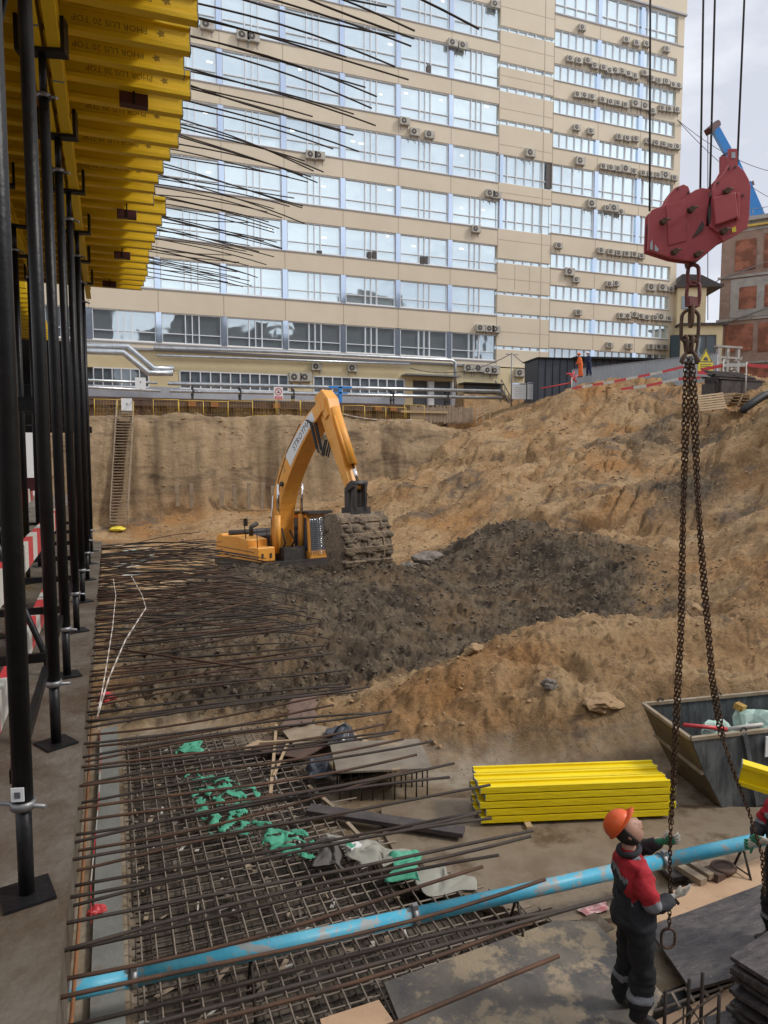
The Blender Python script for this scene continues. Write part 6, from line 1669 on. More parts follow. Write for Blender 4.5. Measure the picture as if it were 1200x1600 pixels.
# ------------------------------------------------------------------ blue delivery pipe
bpipe = empty('delivery_pipe', (3.2, 5.72, -2.7), 0, 'long chipped light-blue steel pipe crossing the pit floor', 'pipe')
PA = Vector((-.72, 5.95, -2.72)); PB = Vector((12.2, 5.30, -2.66))
cuts = [0, .06, .251, .467, .68, 1.0]
for i in range(5):
    mb = MB(); mb.tube([PA.lerp(PB, cuts[i]), PA.lerp(PB, cuts[i + 1])], .073, 20); W(bpipe, 'pipe_section', mb, M_paintb)
for u in cuts[1:-1]:
    c = PA.lerp(PB, u); d = (PB - PA).normalized(); mb = MB(); mb.tube([c - d * .03, c + d * .03], .09, 18); mb.box(c + Vector((0, -.02, .1)), (.05, .05, .05)); W(bpipe, 'coupling', mb, M_galv)
for i, u in enumerate((.134, .334, .55, .9)):
    c = PA.lerp(PB, u); mb = MB(); mb.tube([(c.x, c.y - .2, -3.25), (c.x, c.y - .02, c.z - .088), (c.x, c.y + .02, c.z - .088), (c.x, c.y + .2, -3.25)], .014, 6); mb.tube([(c.x, c.y - .1, -3.0), (c.x, c.y + .1, -3.0)], .01, 6); solid('pipe_stand', mb, M_rust2, f'thin bent-bar stand carrying the blue pipe, {nth(i + 1)} from the left', 'stand', 'stands under the blue pipe')
# ------------------------------------------------------------------ plywood panels, right foreground
sheet('plywood_sheet', [(600, 1535), (868, 1438), (930, 1440), (1035, 1552), (990, 1640), (650, 1660)], -3.06, .03, M_plym, 'large muddy film-faced plywood panel under the standing worker', 'plywood panel')
sheet('plywood_sheet', [(500, 1592), (592, 1562), (618, 1600), (625, 1660), (520, 1665)], -3.08, .025, M_ply, 'bare tan plywood piece at the bottom edge left of the muddy panel', 'plywood panel')
sheet('plywood_sheet', [(1012, 1448), (1205, 1376), (1240, 1500), (1080, 1546)], -3.0, .03, M_plyd, 'dark scratched film-faced panel to the right of the worker', 'plywood panel')
sheet('plywood_sheet', [(1010, 1408), (1200, 1335), (1230, 1372), (1012, 1446)], -3.04, .03, M_ply, 'long tan plywood strip behind the dark scratched panel', 'plywood panel')
sheet('plywood_sheet', [(985, 1612), (1215, 1508), (1260, 1560), (1020, 1680)], -3.10, .03, M_ply, 'tan plywood strip in the bottom right corner under the upright bars', 'plywood panel')
sheet('plywood_sheet', [(1100, 1590), (1190, 1560), (1230, 1640), (1130, 1660)], -3.06, .03, M_plyd, 'dark panel scrap beneath the stacked panels at the corner', 'plywood panel')
mb = MB()
for (a, b) in (((1035, 1556), (1215, 1494)), ((1022, 1580), (1215, 1512))): mb.tube([atZ(*a, -3.07), atZ(*b, -3.07)], .012, 6)
for k in range(8):
    a = atZ(1050 + k * 22, 1552 - k * 7.6, -3.05); b = atZ(1062 + k * 22, 1574 - k * 8.5, -3.07); mb.bar(a, b, .025, .02)
solid('spacer_ladder', mb, M_rustl, 'ladder-like bar spacer in the dark gap below the scratched panel', 'bar spacer')
sheet('gap_shade', [(1030, 1552), (1210, 1486), (1225, 1512), (1040, 1585)], -3.13, .03, M_blk, 'black sheet standing for the shade in the gap between the panels', 'board')  # black sheet added to give the shade down in the open gap
sheet('mesh_scrap', [(900, 1440), (930, 1425), (960, 1450), (930, 1465)], -3.1, .01, M_conc, 'grey cardboard scrap behind the standing worker', 'scrap')
# upright starter bars in the corner
crn = [((1040, 1548), -2.62), ((1077, 1530), -2.55), ((1098, 1520), -2.5), ((1124, 1553), -2.66)]
for i, ((px, py), z) in enumerate(crn):
    p = atZ(px, py, z); mb = MB(); mb.tube([(p.x, p.y, -3.3), (p.x, p.y, z)], .014, 8)
    solid('upright_bar', mb, M_rust2, f'thick upright starter bar at the bottom right, {nth(i + 1)} from the left', 'rebar', 'upright bars in the bottom right corner')
p = atZ(1060, 1590, -2.8); mb = MB()
for dz in (0, .12):
    mb.tube([(p.x - .15, p.y - .1, -2.85 + dz), (p.x + .45, p.y + .02, -2.85 + dz)], .008, 6)
mb.tube([(p.x + .05, p.y, -3.2), (p.x + .05, p.y, -2.74), (p.x + .12, p.y, -2.74), (p.x + .12, p.y, -3.2)], .007, 6); mb.tube([(p.x - .1, p.y, -3.1), (p.x + .2, p.y, -2.75)], .006, 6); mb.tube([(p.x + .1, p.y, -2.72), (p.x + .35, p.y - .05, -3.1)], .006, 6)
solid('tie_cage', mb, M_rust2, 'thin stirrups and ties between the upright bars', 'rebar')
# stack of panels at the corner
for i in range(9):
    z = -3.02 + i * .062; c = atZ(1160, 1500, -2.52)
    mb = MB(); mb.box((c.x + .62 + rnd.uniform(-.035, .035), c.y - .18 + rnd.uniform(-.03, .03), z), (1.25, .75, .035), (R(rnd.uniform(-.8, .8)), R(rnd.uniform(-.5, .5)), R(14 + rnd.uniform(-3, 3))))
    solid('formwork_panel', mb, M_plyd, f'dark formwork panel in the stack at the bottom right corner, {nth(i + 1)} from the bottom' if i < 8 else 'topmost dark formwork panel of the stack at the bottom right corner', 'formwork panel', 'stacked dark formwork panels')
# old beams and metal scraps behind the tan strip
lath((1058, 1352), (1100, 1378), -3.0, .1, .06, M_woodg, 'old grey beam lying under the blue pipe right of the worker, front one', nm='old_beam', cat='beam')
lath((1072, 1345), (1112, 1370), -2.98, .08, .06, M_woodg, 'old grey beam lying under the blue pipe right of the worker, rear one', nm='old_beam', cat='beam')
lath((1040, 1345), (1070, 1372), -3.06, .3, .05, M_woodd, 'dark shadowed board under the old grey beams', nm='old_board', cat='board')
p = atZ(1130, 1358, -3.0); mb = MB(); mb.tube([(p.x + .12 * math.cos(t), p.y + .1 * math.sin(t), -2.98) for t in np.linspace(0, 2 * math.pi, 17)[:-1]], .03, 8, closed=True); mb.box((p.x - .16, p.y - .02, -3.02), (.16, .2, .1), (0, .2, .2)); mb.cyl((p.x, p.y, -3.0), .1, .06, 14)
solid('metal_bracket', mb, M_rsteel, 'rusty round flange and bracket on the floor behind the tan strip', 'bracket')

# ------------------------------------------------------------------ hook block and chains
WB = atZ(988, 1588, -3.05)
FH = Vector((FW.x, FW.y, 0)).normalized()
def atH(px, py, h):
    r = ray(px, py); return C0 + r * (h / (r.x * FH.x + r.y * FH.y))
hW = (WB - C0).dot(FH) + .0
hk_c = atH(1083, 405, hW)
hook = empty('hook_block', tuple(hk_c), 0, 'big chipped red crane hook block with bolted cheek plates', 'hook block')
def HP(px, py, t=0.0):
    """point on the block's own plane, t metres towards the back"""
    p = atH(px, py, hW) - Vector(hk_c); return p + FH * t
def plate(poly, t0, t1, name, m, par=None, bev=.004):
    mb = MB(); mb.prism(poly, t0, t1, lambda u, v, t: HP(u, v, t)); return mb.build(name, m, par or hook, bevel=bev)
main = [(1007, 342), (1011, 335), (1031, 327), (1038, 312), (1046, 301), (1060, 295.5), (1067, 299), (1070, 309), (1078, 304), (1088, 301), (1099, 303), (1100, 345), (1098, 368), (1091, 376), (1088, 360), (1084, 353), (1079, 362), (1072, 378), (1100, 372), (1122, 366), (1127, 372), (1120, 382), (1100, 399), (1080, 414), (1060, 412), (1042, 409), (1005, 397)]
main = [(1007, 342), (1011, 335), (1031, 327), (1038, 312), (1046, 301), (1060, 295.5), (1067, 299), (1070, 309), (1078, 304), (1088, 301), (1101, 303), (1097, 330), (1094, 360), (1120, 362), (1127, 368), (1125, 376), (1102, 396), (1080, 414), (1060, 412), (1042, 409), (1005, 397)]
plate(main, -.10, -.075, 'cheek_plate', M_red)
plate([(x + 4, y - 3) for x, y in main], .03, .05, 'cheek_plate', M_red)
upper = [(1103, 304), (1108, 292), (1120, 279), (1126, 268), (1126, 243), (1139, 243), (1140, 268), (1150, 277), (1157, 290), (1160, 300), (1158, 345), (1155, 364), (1140, 374), (1118, 385), (1112, 372), (1097, 362)]
plate(upper, -.125, -.101, 'upper_plate', M_red)
plate([(x + 5, y - 4) for x, y in upper], .06, .08, 'upper_plate', M_red)
core_ = [(1012, 350), (1040, 330), (1060, 310), (1095, 318), (1120, 296), (1150, 300), (1150, 350), (1118, 382), (1082, 408), (1050, 402), (1014, 388)]
plate(core_, -.074, .029, 'core', M_maroon)
plate([(1099, 321), (1133, 312), (1137, 350), (1103, 362)], -.165, -.126, 'cover_plate', M_red, bev=.006)
plate([(1136, 313), (1141, 312), (1141, 352), (1136, 354)], -.15, -.126, 'edge_rib', M_red)
plate([(1032, 328), (1061, 319), (1063, 383), (1036, 390)], -.108, -.101, 'inset_panel', M_red, bev=.003)
plate([(1072, 378), (1080, 366), (1087, 353), (1090, 358), (1088, 366), (1080, 373)], -.112, -.1015, 'slot', M_acd, bev=0)
plate([(1096, 330), (1094, 342), (1096, 358), (1098, 358), (1099, 342), (1099, 328)], -.129, -.1255, 'seam', M_acd, bev=0)
plate([(1008, 386), (1011, 381), (1012, 396), (1008, 396)], -.106, -.1015, 'hole', M_corr, bev=0); plate([(1015, 388), (1021, 396), (1019, 399), (1015, 398)], -.106, -.1015, 'hole', M_corr, bev=0)
plate([(1130, 365), (1136, 362), (1137, 370), (1131, 372)], -.132, -.1265, 'yellow_sticker', M_signy, bev=0)
plate([(1130, 249), (1136, 249), (1136, 258), (1130, 258)], -.128, -.1255, 'lug_hole', M_corr, bev=0)
plate([(1152, 296), (1158, 296), (1157, 345), (1152, 345)], -.07, .1, 'edge_guard', M_rsteel)
for (px, py) in ((1025, 356), (1067, 338), (1042, 402), (1077, 406), (1116, 371), (1121, 310)):
    mb = MB(); c = HP(px, py, -.12); mb.tube([c - FH * .0 + Vector((0, 0, 0)), c - FH * .05], .022, 10); mb.tube([c - FH * .03 - RT * .03, c - FH * .03 + RT * .045 + Vector((0, 0, .02))], .009, 6); mb.build('bolt', M_rust, hook)
for (px, py) in ((1050, 303), (1066, 309), (1109, 296), (1126, 274), (1135, 272), (1096, 313), (1098, 334), (1147, 315)):
    mb = MB(); c = HP(px, py, -.104 if px < 1100 and px != 1096 else -.127); mb.tube([c, c - FH * .01], .008, 8); mb.build('rivet', M_acd, hook)
# dark flank seen from below
plate([(1082, 414), (1102, 397), (1126, 377), (1156, 364), (1158, 352), (1120, 372), (1098, 388), (1080, 406)], -.07, .13, 'lower_guard', M_rsteel)
for i, (x0, x1, y1, lab) in enumerate(((1016, 1015, 330, 'steel hoist rope at the left, passing in front of the short window bands'), (1099, 1094, 303, 'steel hoist rope, second from left above the hook block'), (1117, 1109, 300, 'steel hoist rope, third from left above the hook block'), (1163, 1151, 280, 'steel hoist rope at the right end of the hook block'))):
    a = atH(x1, y1, hW + .02); b = atH(x0, 0, hW + .02); b = a + (b - a) * 3.0
    mb = MB(); mb.tube([a, b], .0075, 8); solid('hoist_rope', mb, M_wire, lab, 'wire rope', 'hoist ropes of the hook block')
def link_(mb, c, d, side, L_, W_, r_, n=14, mi=0):
    """one oval link: long axis d, width axis side"""
    d = d.normalized(); side = (side - d * side.dot(d)).normalized(); pts = []
    s = (L_ - W_) / 2
    for k in range(n):
        t = 2 * math.pi * k / n; x = math.cos(t) * W_ / 2; y = math.sin(t) * W_ / 2 + (s if math.sin(t) > 0.01 else (-s if math.sin(t) < -.01 else 0))
        pts.append(c + side * x + d * y)
    mb.tube(pts, r_, 6, mi, closed=True)
sling = empty('chain_sling', tuple(atH(1078, 530, hW)), 0, 'long rusty four-leg chain sling hanging under the red hook block', 'chain sling')
def SW(name, mb, m): return W(sling, name, mb, m)
for (py, L_, W_, sd) in ((430, .155, .085, 0), (460, .19, .10, 0), (492, .17, .05, 1)):
    mb = MB(); link_(mb, atH(1083 if py < 480 else 1080, py, hW), Vector((0, 0, 1)), RT if sd == 0 else FH, L_, W_, .015); SW('swivel_link', mb, M_swiv if py < 480 else M_rsteel)
mb = MB(); mb.box(atH(1082, 472, hW), (.10, .05, .07)); SW('swivel_block', mb, M_swiv)
mb = MB(); link_(mb, atH(1078, 510, hW), Vector((0, 0, 1)), RT, .25, .135, .014, 20); SW('master_link', mb, M_rsteel)
mb = MB()
for k in range(4): link_(mb, atH(1072 + 4 * k, 538, hW + .02 * (k % 2)), Vector((.1 * (k - 1.5), 0, 1)), RT if k % 2 else FH, .13, .055, .011)
for sx in (-1, 1): mb.tube([atH(1078 + sx * 3, 548, hW), atH(1078 + sx * 9, 556, hW - .02), atH(1078 + sx * 13, 565, hW - .02), atH(1078 + sx * 10, 568, hW - .02)], [.012, .016, .018, .012], 8)
SW('shortening_hook', mb, M_rsteel)
def chain(name, pts, pitch=.034, r_=.0046, w_=.026, strands=1, off=.0115):
    for s in range(strands):
        mb = MB(); P_ = [Vector(p) for p in pts]; cum = [0]
        for a, b in zip(P_[:-1], P_[1:]): cum.append(cum[-1] + (b - a).length)
        n = int(cum[-1] / pitch)
        for k in range(n):
            t = (k + .5 + .3 * s) * pitch
            if t >= cum[-1]: break
            j = max(i for i in range(len(cum) - 1) if cum[i] <= t); u = (t - cum[j]) / (cum[j + 1] - cum[j])
            c = P_[j].lerp(P_[j + 1], u); d = (P_[j + 1] - P_[j]).normalized()
            sp = off * (1 if s else -1) * (strands > 1) * (1 + .25 * math.sin(t * 3 + s))
            c = c + RT * sp + FH * (.008 * math.sin(t * 5 + s * 2))
            aa = R(45) if k % 2 else R(-45); sd = RT * math.cos(aa) + FH * math.sin(aa)
            link_(mb, c, d, sd, pitch * 1.45, w_, r_, 10)
        SW(name, mb, M_chain)
chain('chain_leg', [atH(1074, 560, hW), atH(1072, 640, hW), atH(1069, 750, hW), atH(1063, 1000, hW), atH(1057, 1130, hW), atH(1048, 1290, hW)], strands=2)
chain('chain_leg', [atH(1048, 1290, hW), atH(1047, 1385, hW), atH(1045, 1450, hW)], pitch=.036)
mb = MB(); link_(mb, atH(1044, 1466, hW), Vector((0, 0, 1)), RT, .17, .115, .012, 16); SW('end_ring', mb, M_rsteel)
chain('chain_leg', [atH(1081, 560, hW), atH(1085, 640, hW), atH(1089, 750, hW - .0), atH(1101, 930, hW), atH(1113, 1060, hW), atH(1128, 1150, hW + .05)], strands=2)
chain('chain_leg', [atH(1128, 1150, hW + .05), atH(1150, 1215, hW), atH(1168, 1262, hW), atH(1190, 1335, hW + .05), atH(1195, 1400, hW + .05)])
mb = MB(); a = atH(1095, 650, hW)
mb.tube([atH(1047, 1388, hW), atH(1052, 1402, hW), atH(1060, 1412, hW)], .014, 8); SW('dangling_hook', mb, M_rust)
# yellow beam hanging at the right edge
lb_ = beam_obj(1.6, M_yel2); a = atH(1153, 1208, hW + .05)
lb_.location = tuple(a - Vector((0, 0, .08))); lb_.rotation_euler = (R(8), R(9), R(-46)); tag(lb_, 'short bright yellow beam slung from the chain at the right edge', 'timber beam')
# ------------------------------------------------------------------ people
M_skin = mat('skin', (.42, .23, .165), .55, (.47, .27, .2), 14)
M_trou = mat('work_trousers', (.010, .010, .012), .9, (.026, .026, .03), 7, .5, 18, bdist=.02)
M_jack = mat('jacket_dark', (.014, .0145, .018), .88, (.034, .035, .042), 7, .5, 16, bdist=.02)
M_jred = mat('jacket_red', (.42, .018, .03), .85, (.33, .014, .022), 6, .5, 16, bdist=.02)
M_refl = mat('reflective_band', (.17, .18, .2), .5, (.24, .25, .27), 12)
M_boot = mat('boot', (.012, .012, .013), .6, (.05, .04, .035), 9)
M_helm = mat('helmet_orange', (.80, .13, .03), .38, (.72, .11, .025), 8, spots=(.5, .12, .05), spot_scale=14, spot_pos=.7)
M_glove = mat('glove_knit', (.58, .55, .47), .9, (.42, .4, .35), 18, .4, 60)
M_glg = mat('glove_green', (.02, .2, .1), .6)
M_hair = mat('hair_dark', (.02, .017, .015), .9)
M_vis = mat('hi_vis_orange', (.8, .16, .03), .6)
M_navy = mat('navy', (.015, .03, .09), .8)
def skinned(joints, edges, root, sub=2):
    names = list(joints); me = bpy.data.meshes.new('sk'); me.from_pydata([joints[n][:3] for n in names], [(names.index(a), names.index(b)) for a, b in edges], [])
    o = bpy.data.objects.new('sk', me); link(o)
    md = o.modifiers.new('s', 'SKIN'); md.use_smooth_shade = True
    for i, n in enumerate(names):
        v = me.skin_vertices[0].data[i]; r_ = joints[n][3]; v.radius = r_ if isinstance(r_, tuple) else (r_, r_); v.use_root = (n == root)
    s = o.modifiers.new('u', 'SUBSURF'); s.levels = sub; s.render_levels = sub
    dg = bpy.context.evaluated_depsgraph_get(); dg.update()
    ev = bpy.data.meshes.new_from_object(o.evaluated_get(dg)); bpy.data.objects.remove(o); return ev
def person_body(J, E_l, matfn, mats, name, par, head=None, cloth=.019, sub=3):
    me = skinned(J, E_l, 'pelvis', sub)
    bm = bmesh.new(); bm.from_mesh(me)
    bm.normal_update()
    for v in bm.verts:
        if v.co.z < 1.42 * (J['neck'][2] / 1.52):
            n = mnoise.noise(v.co * 9) * cloth + abs(mnoise.noise(Vector((v.co.x * 9, v.co.y * 9, v.co.z * 30 + v.co.x * 14)))) * cloth * .8 + mnoise.noise(Vector((v.co.x * 5, v.co.y * 5, v.co.z * 22))) * cloth * .9
            v.co = v.co + v.normal * n
    # head: an egg with brow, nose, chin, ears, fused onto the neck
    if head:
        hc, tilt, hr, yaw_ = head
        rot = Euler((0, -tilt, yaw_)).to_matrix()
        def egg(nu=24, nv=18):
            rows_ = []
            for i in range(nv + 1):
                th = math.pi * i / nv; row = []
                for k in range(nu):
                    a = 2 * math.pi * k / nu
                    x = math.sin(th) * math.cos(a); y = math.sin(th) * math.sin(a); z = math.cos(th)
                    X = x * .098; Y_ = y * .077; Z_ = z * .122
                    if z < 0: Y_ *= 1 + z * .28; X *= 1 + z * (.22 if x < 0 else .05)
                    if x > .2:                              # face
                        f = x
                        X += .034 * math.exp(-((y * 4.2) ** 2) - ((z + .16) * 4.2) ** 2)      # nose
                        X -= .012 * (math.exp(-(((abs(y) - .38) * 5) ** 2) - ((z - .06) * 7) ** 2))   # eye sockets
                        X += .007 * math.exp(-((z - .22) * 7) ** 2) * f                            # brow
                        X += .008 * math.exp(-((y * 3) ** 2) - ((z + .52) * 9) ** 2)               # lips
                        X += .014 * math.exp(-((y * 2.6) ** 2) - ((z + .84) * 5) ** 2)             # chin
                    row.append(Vector((X, Y_, Z_)) * hr)
                rows_.append(row)
            return rows_
        rows_ = egg(); vv = [[bm.verts.new(rot @ p + Vector(hc)) for p in row] for row in rows_]
        nu = len(rows_[0])
        for i in range(len(rows_) - 1):
            for k in range(nu):
                try: f = bm.faces.new((vv[i][k], vv[i + 1][k], vv[i + 1][(k + 1) % nu], vv[i][(k + 1) % nu])); f.smooth = True
                except Exception: pass
        for s in (-1, 1):
            c = rot @ Vector((-.008, s * .076 * hr, -.012)) + Vector(hc)
            r_ = bmesh.ops.create_icosphere(bm, subdivisions=2, radius=.024 * hr)
            for v in r_['verts']: v.co = (rot @ Vector((v.co.x * .8, v.co.y * .4, v.co.z * 1.3))) + c
            for f in {f for v in r_['verts'] for f in v.link_faces}: f.smooth = True
    bmesh.ops.remove_doubles(bm, verts=bm.verts, dist=.0004)
    for f in bm.faces: f.material_index = matfn(f.calc_center_median()); f.smooth = True
    me2 = bpy.data.meshes.new(name); bm.to_mesh(me2); bm.free()
    for m_ in mats: me2.materials.append(m_)
    o = bpy.data.objects.new(name, me2); link(o); o.parent = par; KIDS.setdefault(par.name, []).append(o); return o
def glove(par, wrist, direction, palmn, curl, spread, side, palm_m=M_glove, tip_m=None, length=1.0):
    """hand: wrist point, pointing direction, palm normal, curl in radians per knuckle; side=+1/-1 thumb side"""
    d = Vector(direction).normalized(); n = Vector(palmn); n = (n - d * n.dot(d)).normalized(); s = d.cross(n) * side
    wst = Vector(wrist); mb = MB()
    # cuff and palm as one tapering hull
    secs = [(-.05, .026, .026), (-.02, .029, .024), (0, .027, .018), (.03, .040, .017), (.065, .045, .016), (.088, .043, .014), (.094, .038, .008)]
    vs = []; nn = 12
    for t, a, b in secs:
        for k in range(nn):
            th = 2 * math.pi * k / nn; vs.append(wst + d * t * length + s * a * math.cos(th) + n * b * math.sin(th))
    fs = [(i * nn + k, i * nn + (k + 1) % nn, (i + 1) * nn + (k + 1) % nn, (i + 1) * nn + k) for i in range(len(secs) - 1) for k in range(nn)]
    fs += [list(range(nn))[::-1], [(len(secs) - 1) * nn + k for k in range(nn)]]
    mb.add(vs, fs, 0, True)
    for i, (o_, L_) in enumerate(((.033, .072), (.012, .082), (-.010, .076), (-.031, .060))):
        base = wst + d * .082 * length + s * o_; a = spread * (o_ / .033); dd = (d * math.cos(a) + s * math.sin(a)).normalized(); c = curl * (1 + .12 * i); pts = [base - dd * .01]; cur = 0; p = base
        for seg, fr in enumerate((.45, .31, .24)):
            p = p + (dd * math.cos(cur) - n * -math.sin(cur)) * L_ * fr * length if False else p + (dd * math.cos(cur) + n * math.sin(cur)) * L_ * fr * length
            pts.append(p); cur += c
        mb.tube(pts, [.0115, .0108, .0098, .0078], 8, 1 if tip_m else 0)
    # thumb from the side of the palm
    tb_ = wst + d * .028 * length + s * .032; td = (d * .65 + s * .7 + n * .25).normalized()
    p1 = tb_ + td * .035; p2 = p1 + (td + d * .4 + n * (.3 if curl > .5 else .05)).normalized() * .03; mb.tube([tb_ - td * .01, tb_, p1, p2], [.012, .0135, .012, .009], 8, 1 if tip_m else 0)
    o = mb.build('glove', [palm_m, tip_m or palm_m], par); return o
def helmet(par, hc, tilt, yaw_, hr, m):
    rot = Euler((0, -tilt, yaw_)).to_matrix(); mb = MB(); vs = []; nu = 28; nv = 9
    for i in range(nv + 1):
        th = (math.pi / 2) * i / nv
        for k in range(nu):
            a = 2 * math.pi * k / nu; x = math.sin(th) * math.cos(a); y = math.sin(th) * math.sin(a); z = math.cos(th)
            rr = 1 + .03 * max(0, math.cos(a * 1) * 0) + (.02 if abs(y) < .12 and z > .3 else 0)
            vs.append(Vector((x * .138, y * .112, z * .112 + .03)) * rr)
    fs = [(i * nu + k, i * nu + (k + 1) % nu, (i + 1) * nu + (k + 1) % nu, (i + 1) * nu + k) for i in range(nv) for k in range(nu)]
    mb.add([rot @ (v * hr) + Vector(hc) for v in vs], fs, 0, True)
    vs = []
    for k in range(nu):
        a = 2 * math.pi * k / nu; x = math.cos(a); y = math.sin(a); ext = .012 + .05 * max(0, x) ** 2
        for (r1, dz) in ((0, .032), (ext, .018 - .01 * max(0, x)), (ext, .012 - .01 * max(0, x)), (0, .022)):
            vs.append(Vector((x * (.136 + r1), y * (.110 + r1 * .6), dz)))
    fs = [(4 * k + j, 4 * k + (j + 1) % 4, 4 * ((k + 1) % nu) + (j + 1) % 4, 4 * ((k + 1) % nu) + j) for k in range(nu) for j in range(4)]
    mb.add([rot @ (v * hr) + Vector(hc) for v in vs], fs, 0, True)
    return mb.build('helmet', m, par)
EDG = [('pelvis', 'waist'), ('waist', 'chest'), ('chest', 'nbase'), ('nbase', 'neck'), ('neck', 'skull'), ('chest', 'shR'), ('shR', 'elR'), ('elR', 'wrR'), ('chest', 'shL'), ('shL', 'elL'), ('elL', 'wrL'),
       ('pelvis', 'hipR'), ('hipR', 'knR'), ('knR', 'shinR'), ('shinR', 'anR'), ('anR', 'toeR'), ('pelvis', 'hipL'), ('hipL', 'knL'), ('knL', 'shinL'), ('shinL', 'anL'), ('anL', 'toeL')]
J1 = dict(pelvis=(0, 0, .93, (.135, .15)), waist=(-.02, 0, 1.08, (.145, .17)), chest=(-.045, 0, 1.27, (.15, .18)), nbase=(-.065, 0, 1.41, (.085, .095)), neck=(-.07, 0, 1.48, .055), skull=(-.075, 0, 1.54, .05),
          shR=(-.05, -.19, 1.355, .09), elR=(.05, -.25, 1.10, .072), wrR=(.245, -.11, 1.11, .05),
          shL=(-.03, .19, 1.365, .09), elL=(.12, .25, 1.31, .07), wrL=(.23, .08, 1.47, .048),
          hipR=(0, -.095, .86, .125), knR=(.03, -.12, .48, .098), shinR=(.01, -.12, .25, .098), anR=(-.01, -.12, .09, .062), toeR=(.17, -.14, .045, .045),
          hipL=(0, .095, .86, .125), knL=(.0, .115, .48, .096), shinL=(-.04, .12, .25, .096), anL=(-.07, .12, .09, .062), toeL=(.10, .15, .045, .045))
def seg_d(p, a, b):
    a = Vector(a[:3]); b = Vector(b[:3]); t = max(0, min(1, (p - a).dot(b - a) / (b - a).length_squared)); return (p - a.lerp(b, t)).length, t
def dress(J):
    def fn(p):
        best = min(((seg_d(p, J[a], J[b])[0], a, b, seg_d(p, J[a], J[b])[1]) for a, b in EDG), key=lambda q: q[0])
        _, a, b, t = best
        if p.z > J['neck'][2] - .005 or a == 'neck': return 0
        if p.z < .105 or b.startswith('toe'): return 5
        if a in ('shR', 'shL') and b[:2] == 'el' and abs(p.y) < .15: return 3 if p.z > 1.3 else (4 if p.z > 1.26 else 2)
        if a in ('shR', 'shL') and b[:2] == 'el': return 3 if t < .74 else 4
        if a[:2] == 'el': return 2
        if b in ('shR', 'shL') and p.z > 1.3: return 3
        if a.startswith('shin') or b.startswith('shin'): return 4 if .28 < p.z < .335 else 1
        if a in ('hipR', 'hipL', 'knR', 'knL') or (a == 'pelvis' and p.z < .84): return 1
        # torso
        if p.z > 1.3: return 3
        if 1.26 < p.z <= 1.3: return 4
        return 2
    return fn
BM_ = [M_skin, M_trou, M_jack, M_jred, M_refl, M_boot]
pw = empty('person', (WB.x, WB.y, -3.058), R(-20), 'worker in an orange helmet and red and black workwear guiding the chain, looking up', 'person')
head1 = ((-.085, 0, 1.615), R(50), 1.05, R(-14))
person_body(J1, EDG, dress(J1), BM_, 'body', pw, head1)
helmet(pw, (-.138, .01, 1.648), R(58), R(-14), .93, M_helm)
mb = MB(); rot = Euler((0, -R(50), R(-14))).to_matrix()
vs = []; nu, nv = 20, 12
for i in range(nv + 1):
    th = math.pi * i / nv
    for k in range(nu):
        a = R(78) + (2 * math.pi - R(156)) * k / (nu - 1); vs.append(rot @ Vector((math.sin(th) * math.cos(a) * .108 - .002, math.sin(th) * math.sin(a) * .09, math.cos(th) * .128)) + Vector(head1[0]))
fs = [(i * nu + k, i * nu + k + 1, (i + 1) * nu + k + 1, (i + 1) * nu + k) for i in range(nv) for k in range(nu - 1)]
mb.add(vs, fs, 0, True)
bal = mb.build('balaclava', M_hair, pw); bal.modifiers.new('t', 'SOLIDIFY').thickness = .012
mb = MB(); mb.tube([(-.07 + .078 * math.cos(t), .085 * math.sin(t), 1.455 + .02 * math.cos(t)) for t in np.linspace(0, 2 * math.pi, 21)[:-1]], .024, 10, closed=True); mb.build('collar', M_jack, pw)
mb = MB()
for s in (-1, 1):
    a = rot @ Vector((.088, s * .031, .012)) + Vector(head1[0]); mb.sphere(a, .007, 8, 6)
mb.build('eye', M_acd, pw)
mb = MB()
for s in (): mb.tube([rot @ Vector((.094, s * .016, .035)) + Vector(head1[0]), rot @ Vector((.09, s * .045, .034)) + Vector(head1[0])], .004, 6)
mb = MB(); mb.tube([rot @ Vector((.094, -.02, -.062)) + Vector(head1[0]), rot @ Vector((.1, 0, -.06)) + Vector(head1[0]), rot @ Vector((.094, .02, -.062)) + Vector(head1[0])], .004, 6); mb.build('mouth', mat('lips', (.3, .1, .09), .6), pw)
# braces of the bib
mb = MB()
for s in (-1, 1): mb.tube([(.075, s * .075, 1.2), (.05, s * .085, 1.33), (-.03, s * .095, 1.435), (-.13, s * .08, 1.38)], .019, 6)
mb.build('shoulder_strap', M_refl, pw)
# jacket hem flaring at the back
mb = MB(); ring = []
for (z, rx, ry, ox) in ((1.12, .145, .178, -.02), (1.02, .158, .188, -.015), (.93, .168, .195, -.02), (.87, .172, .198, -.03)):
    ring.append([(ox + rx * math.cos(t) + .006 * math.sin(t * 7), ry * math.sin(t), z + .01 * math.sin(t * 3)) for t in np.linspace(0, 2 * math.pi, 25)[:-1]])
vs = [p for r_ in ring for p in r_]; fs = [(i * 24 + k, i * 24 + (k + 1) % 24, (i + 1) * 24 + (k + 1) % 24, (i + 1) * 24 + k) for i in range(3) for k in range(24)]
mb.add(vs, fs, 0, True); hm = mb.build('jacket_hem', M_jack, pw); hm.modifiers.new('t', 'SOLIDIFY').thickness = .01
glove(pw, (.255, -.10, 1.112), (1, .35, .12), (-.1, .9, .4), .14, .30, 1, length=1.15)
glove(pw, (.235, .078, 1.475), (.8, -.5, .4), (.35, .85, .1), .95, .05, 1, tip_m=M_glove, length=1.1, palm_m=M_glg)
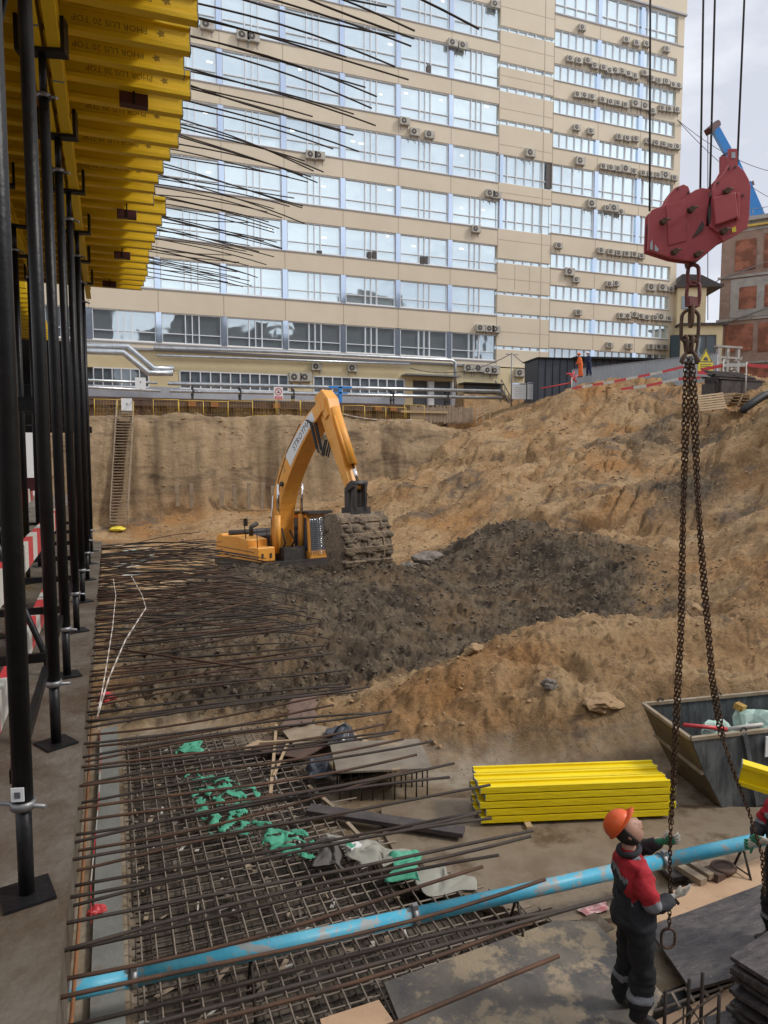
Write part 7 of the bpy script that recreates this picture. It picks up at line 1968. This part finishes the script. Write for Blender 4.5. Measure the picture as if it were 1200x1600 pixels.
# second worker, half out of the picture on the right, facing left
J2 = {k: v for k, v in J1.items()}
J2.update(pelvis=(0, 0, .93, (.135, .15)), waist=(0, 0, 1.08, (.13, .155)), chest=(.02, 0, 1.27, (.13, .165)), nbase=(.03, 0, 1.42, (.075, .085)), neck=(.035, 0, 1.48, .055), skull=(.04, 0, 1.54, .05), shL=(.03, .185, 1.36, .078), elL=(.12, .22, 1.14, .062), wrL=(.28, .12, 1.17, .045), shR=(.02, -.185, 1.36, .078), elR=(.1, -.24, 1.12, .06), wrR=(.28, -.08, 1.05, .043))
W2 = atZ(1222, 1490, -3.03)
p2 = empty('person', (W2.x, W2.y, -3.03), R(168), 'worker at the right edge, mostly cut off, with gloved hand on the second chain', 'person')
person_body(J2, EDG, dress(J2), BM_, 'body', p2, ((.05, 0, 1.62), R(5), 1.0, 0))
helmet(p2, (.045, 0, 1.632), R(5), 0, 1.0, M_helm)
glove(p2, (.285, .11, 1.17), (1, -.25, .2), (.1, -.8, .3), .85, .05, 1, tip_m=M_glg)
glove(p2, (.285, -.075, 1.05), (1, .25, .2), (.1, .8, .3), .85, .05, -1, tip_m=M_glg)
# two distant workers at the cabin
def far_person(px, py_feet, h, coat, lab, m2, rz):
    p = atD(px, py_feet, h)
    o = empty('person', tuple(p), rz, lab, 'person')
    Jd = dict(J1); Jd.update(waist=(.03, 0, 1.08, (.13, .155)), chest=(.08, 0, 1.27, (.13, .165)), nbase=(.12, 0, 1.42, (.075, .085)), neck=(.13, 0, 1.48, .055), skull=(.14, 0, 1.54, .05), shR=(.1, -.185, 1.36, .07), elR=(.12, -.25, 1.08, .06), wrR=(.3, -.2, .98, .04), shL=(.1, .185, 1.36, .07), elL=(.14, .25, 1.08, .06), wrL=(.3, .2, 1.0, .04))
    def fn(q):
        if q.z > 1.47: return 0
        if q.z < .1: return 5
        if q.z < .9: return 1
        return 2
    person_body(Jd, EDG, fn, [M_skin, m2, coat, coat, coat, M_boot], 'body', o, ((.15, 0, 1.62), 0, 1.0, 0), sub=1)
    helmet(o, (.15, 0, 1.635), 0, 0, 1.0, M_helm if coat is M_vis else M_signw)
far_person(907, 590, 51.5, M_vis, 'distant worker in orange hi-vis clothing by the dark cabin', M_vis, R(170))
far_person(920, 588, 51.8, M_navy, 'distant worker in dark blue clothing beside the orange-clad worker', M_navy, R(190))
mb = MB(); a = atD(893, 590, 51); 
for (p_, q_) in (((889, 583), (901, 597)), ((897, 580), (891, 600)), ((885, 584), (898, 584)), ((902, 586), (893, 596))): mb.tube([atD(*p_, 51), atD(*q_, 51)], .06, 6)
mb.tube([atD(845, 607, 52), atD(893, 598, 51)], .05, 6)
solid('red_barrier', mb, M_hred, 'tangle of red barrier poles left of the distant workers', 'barrier')
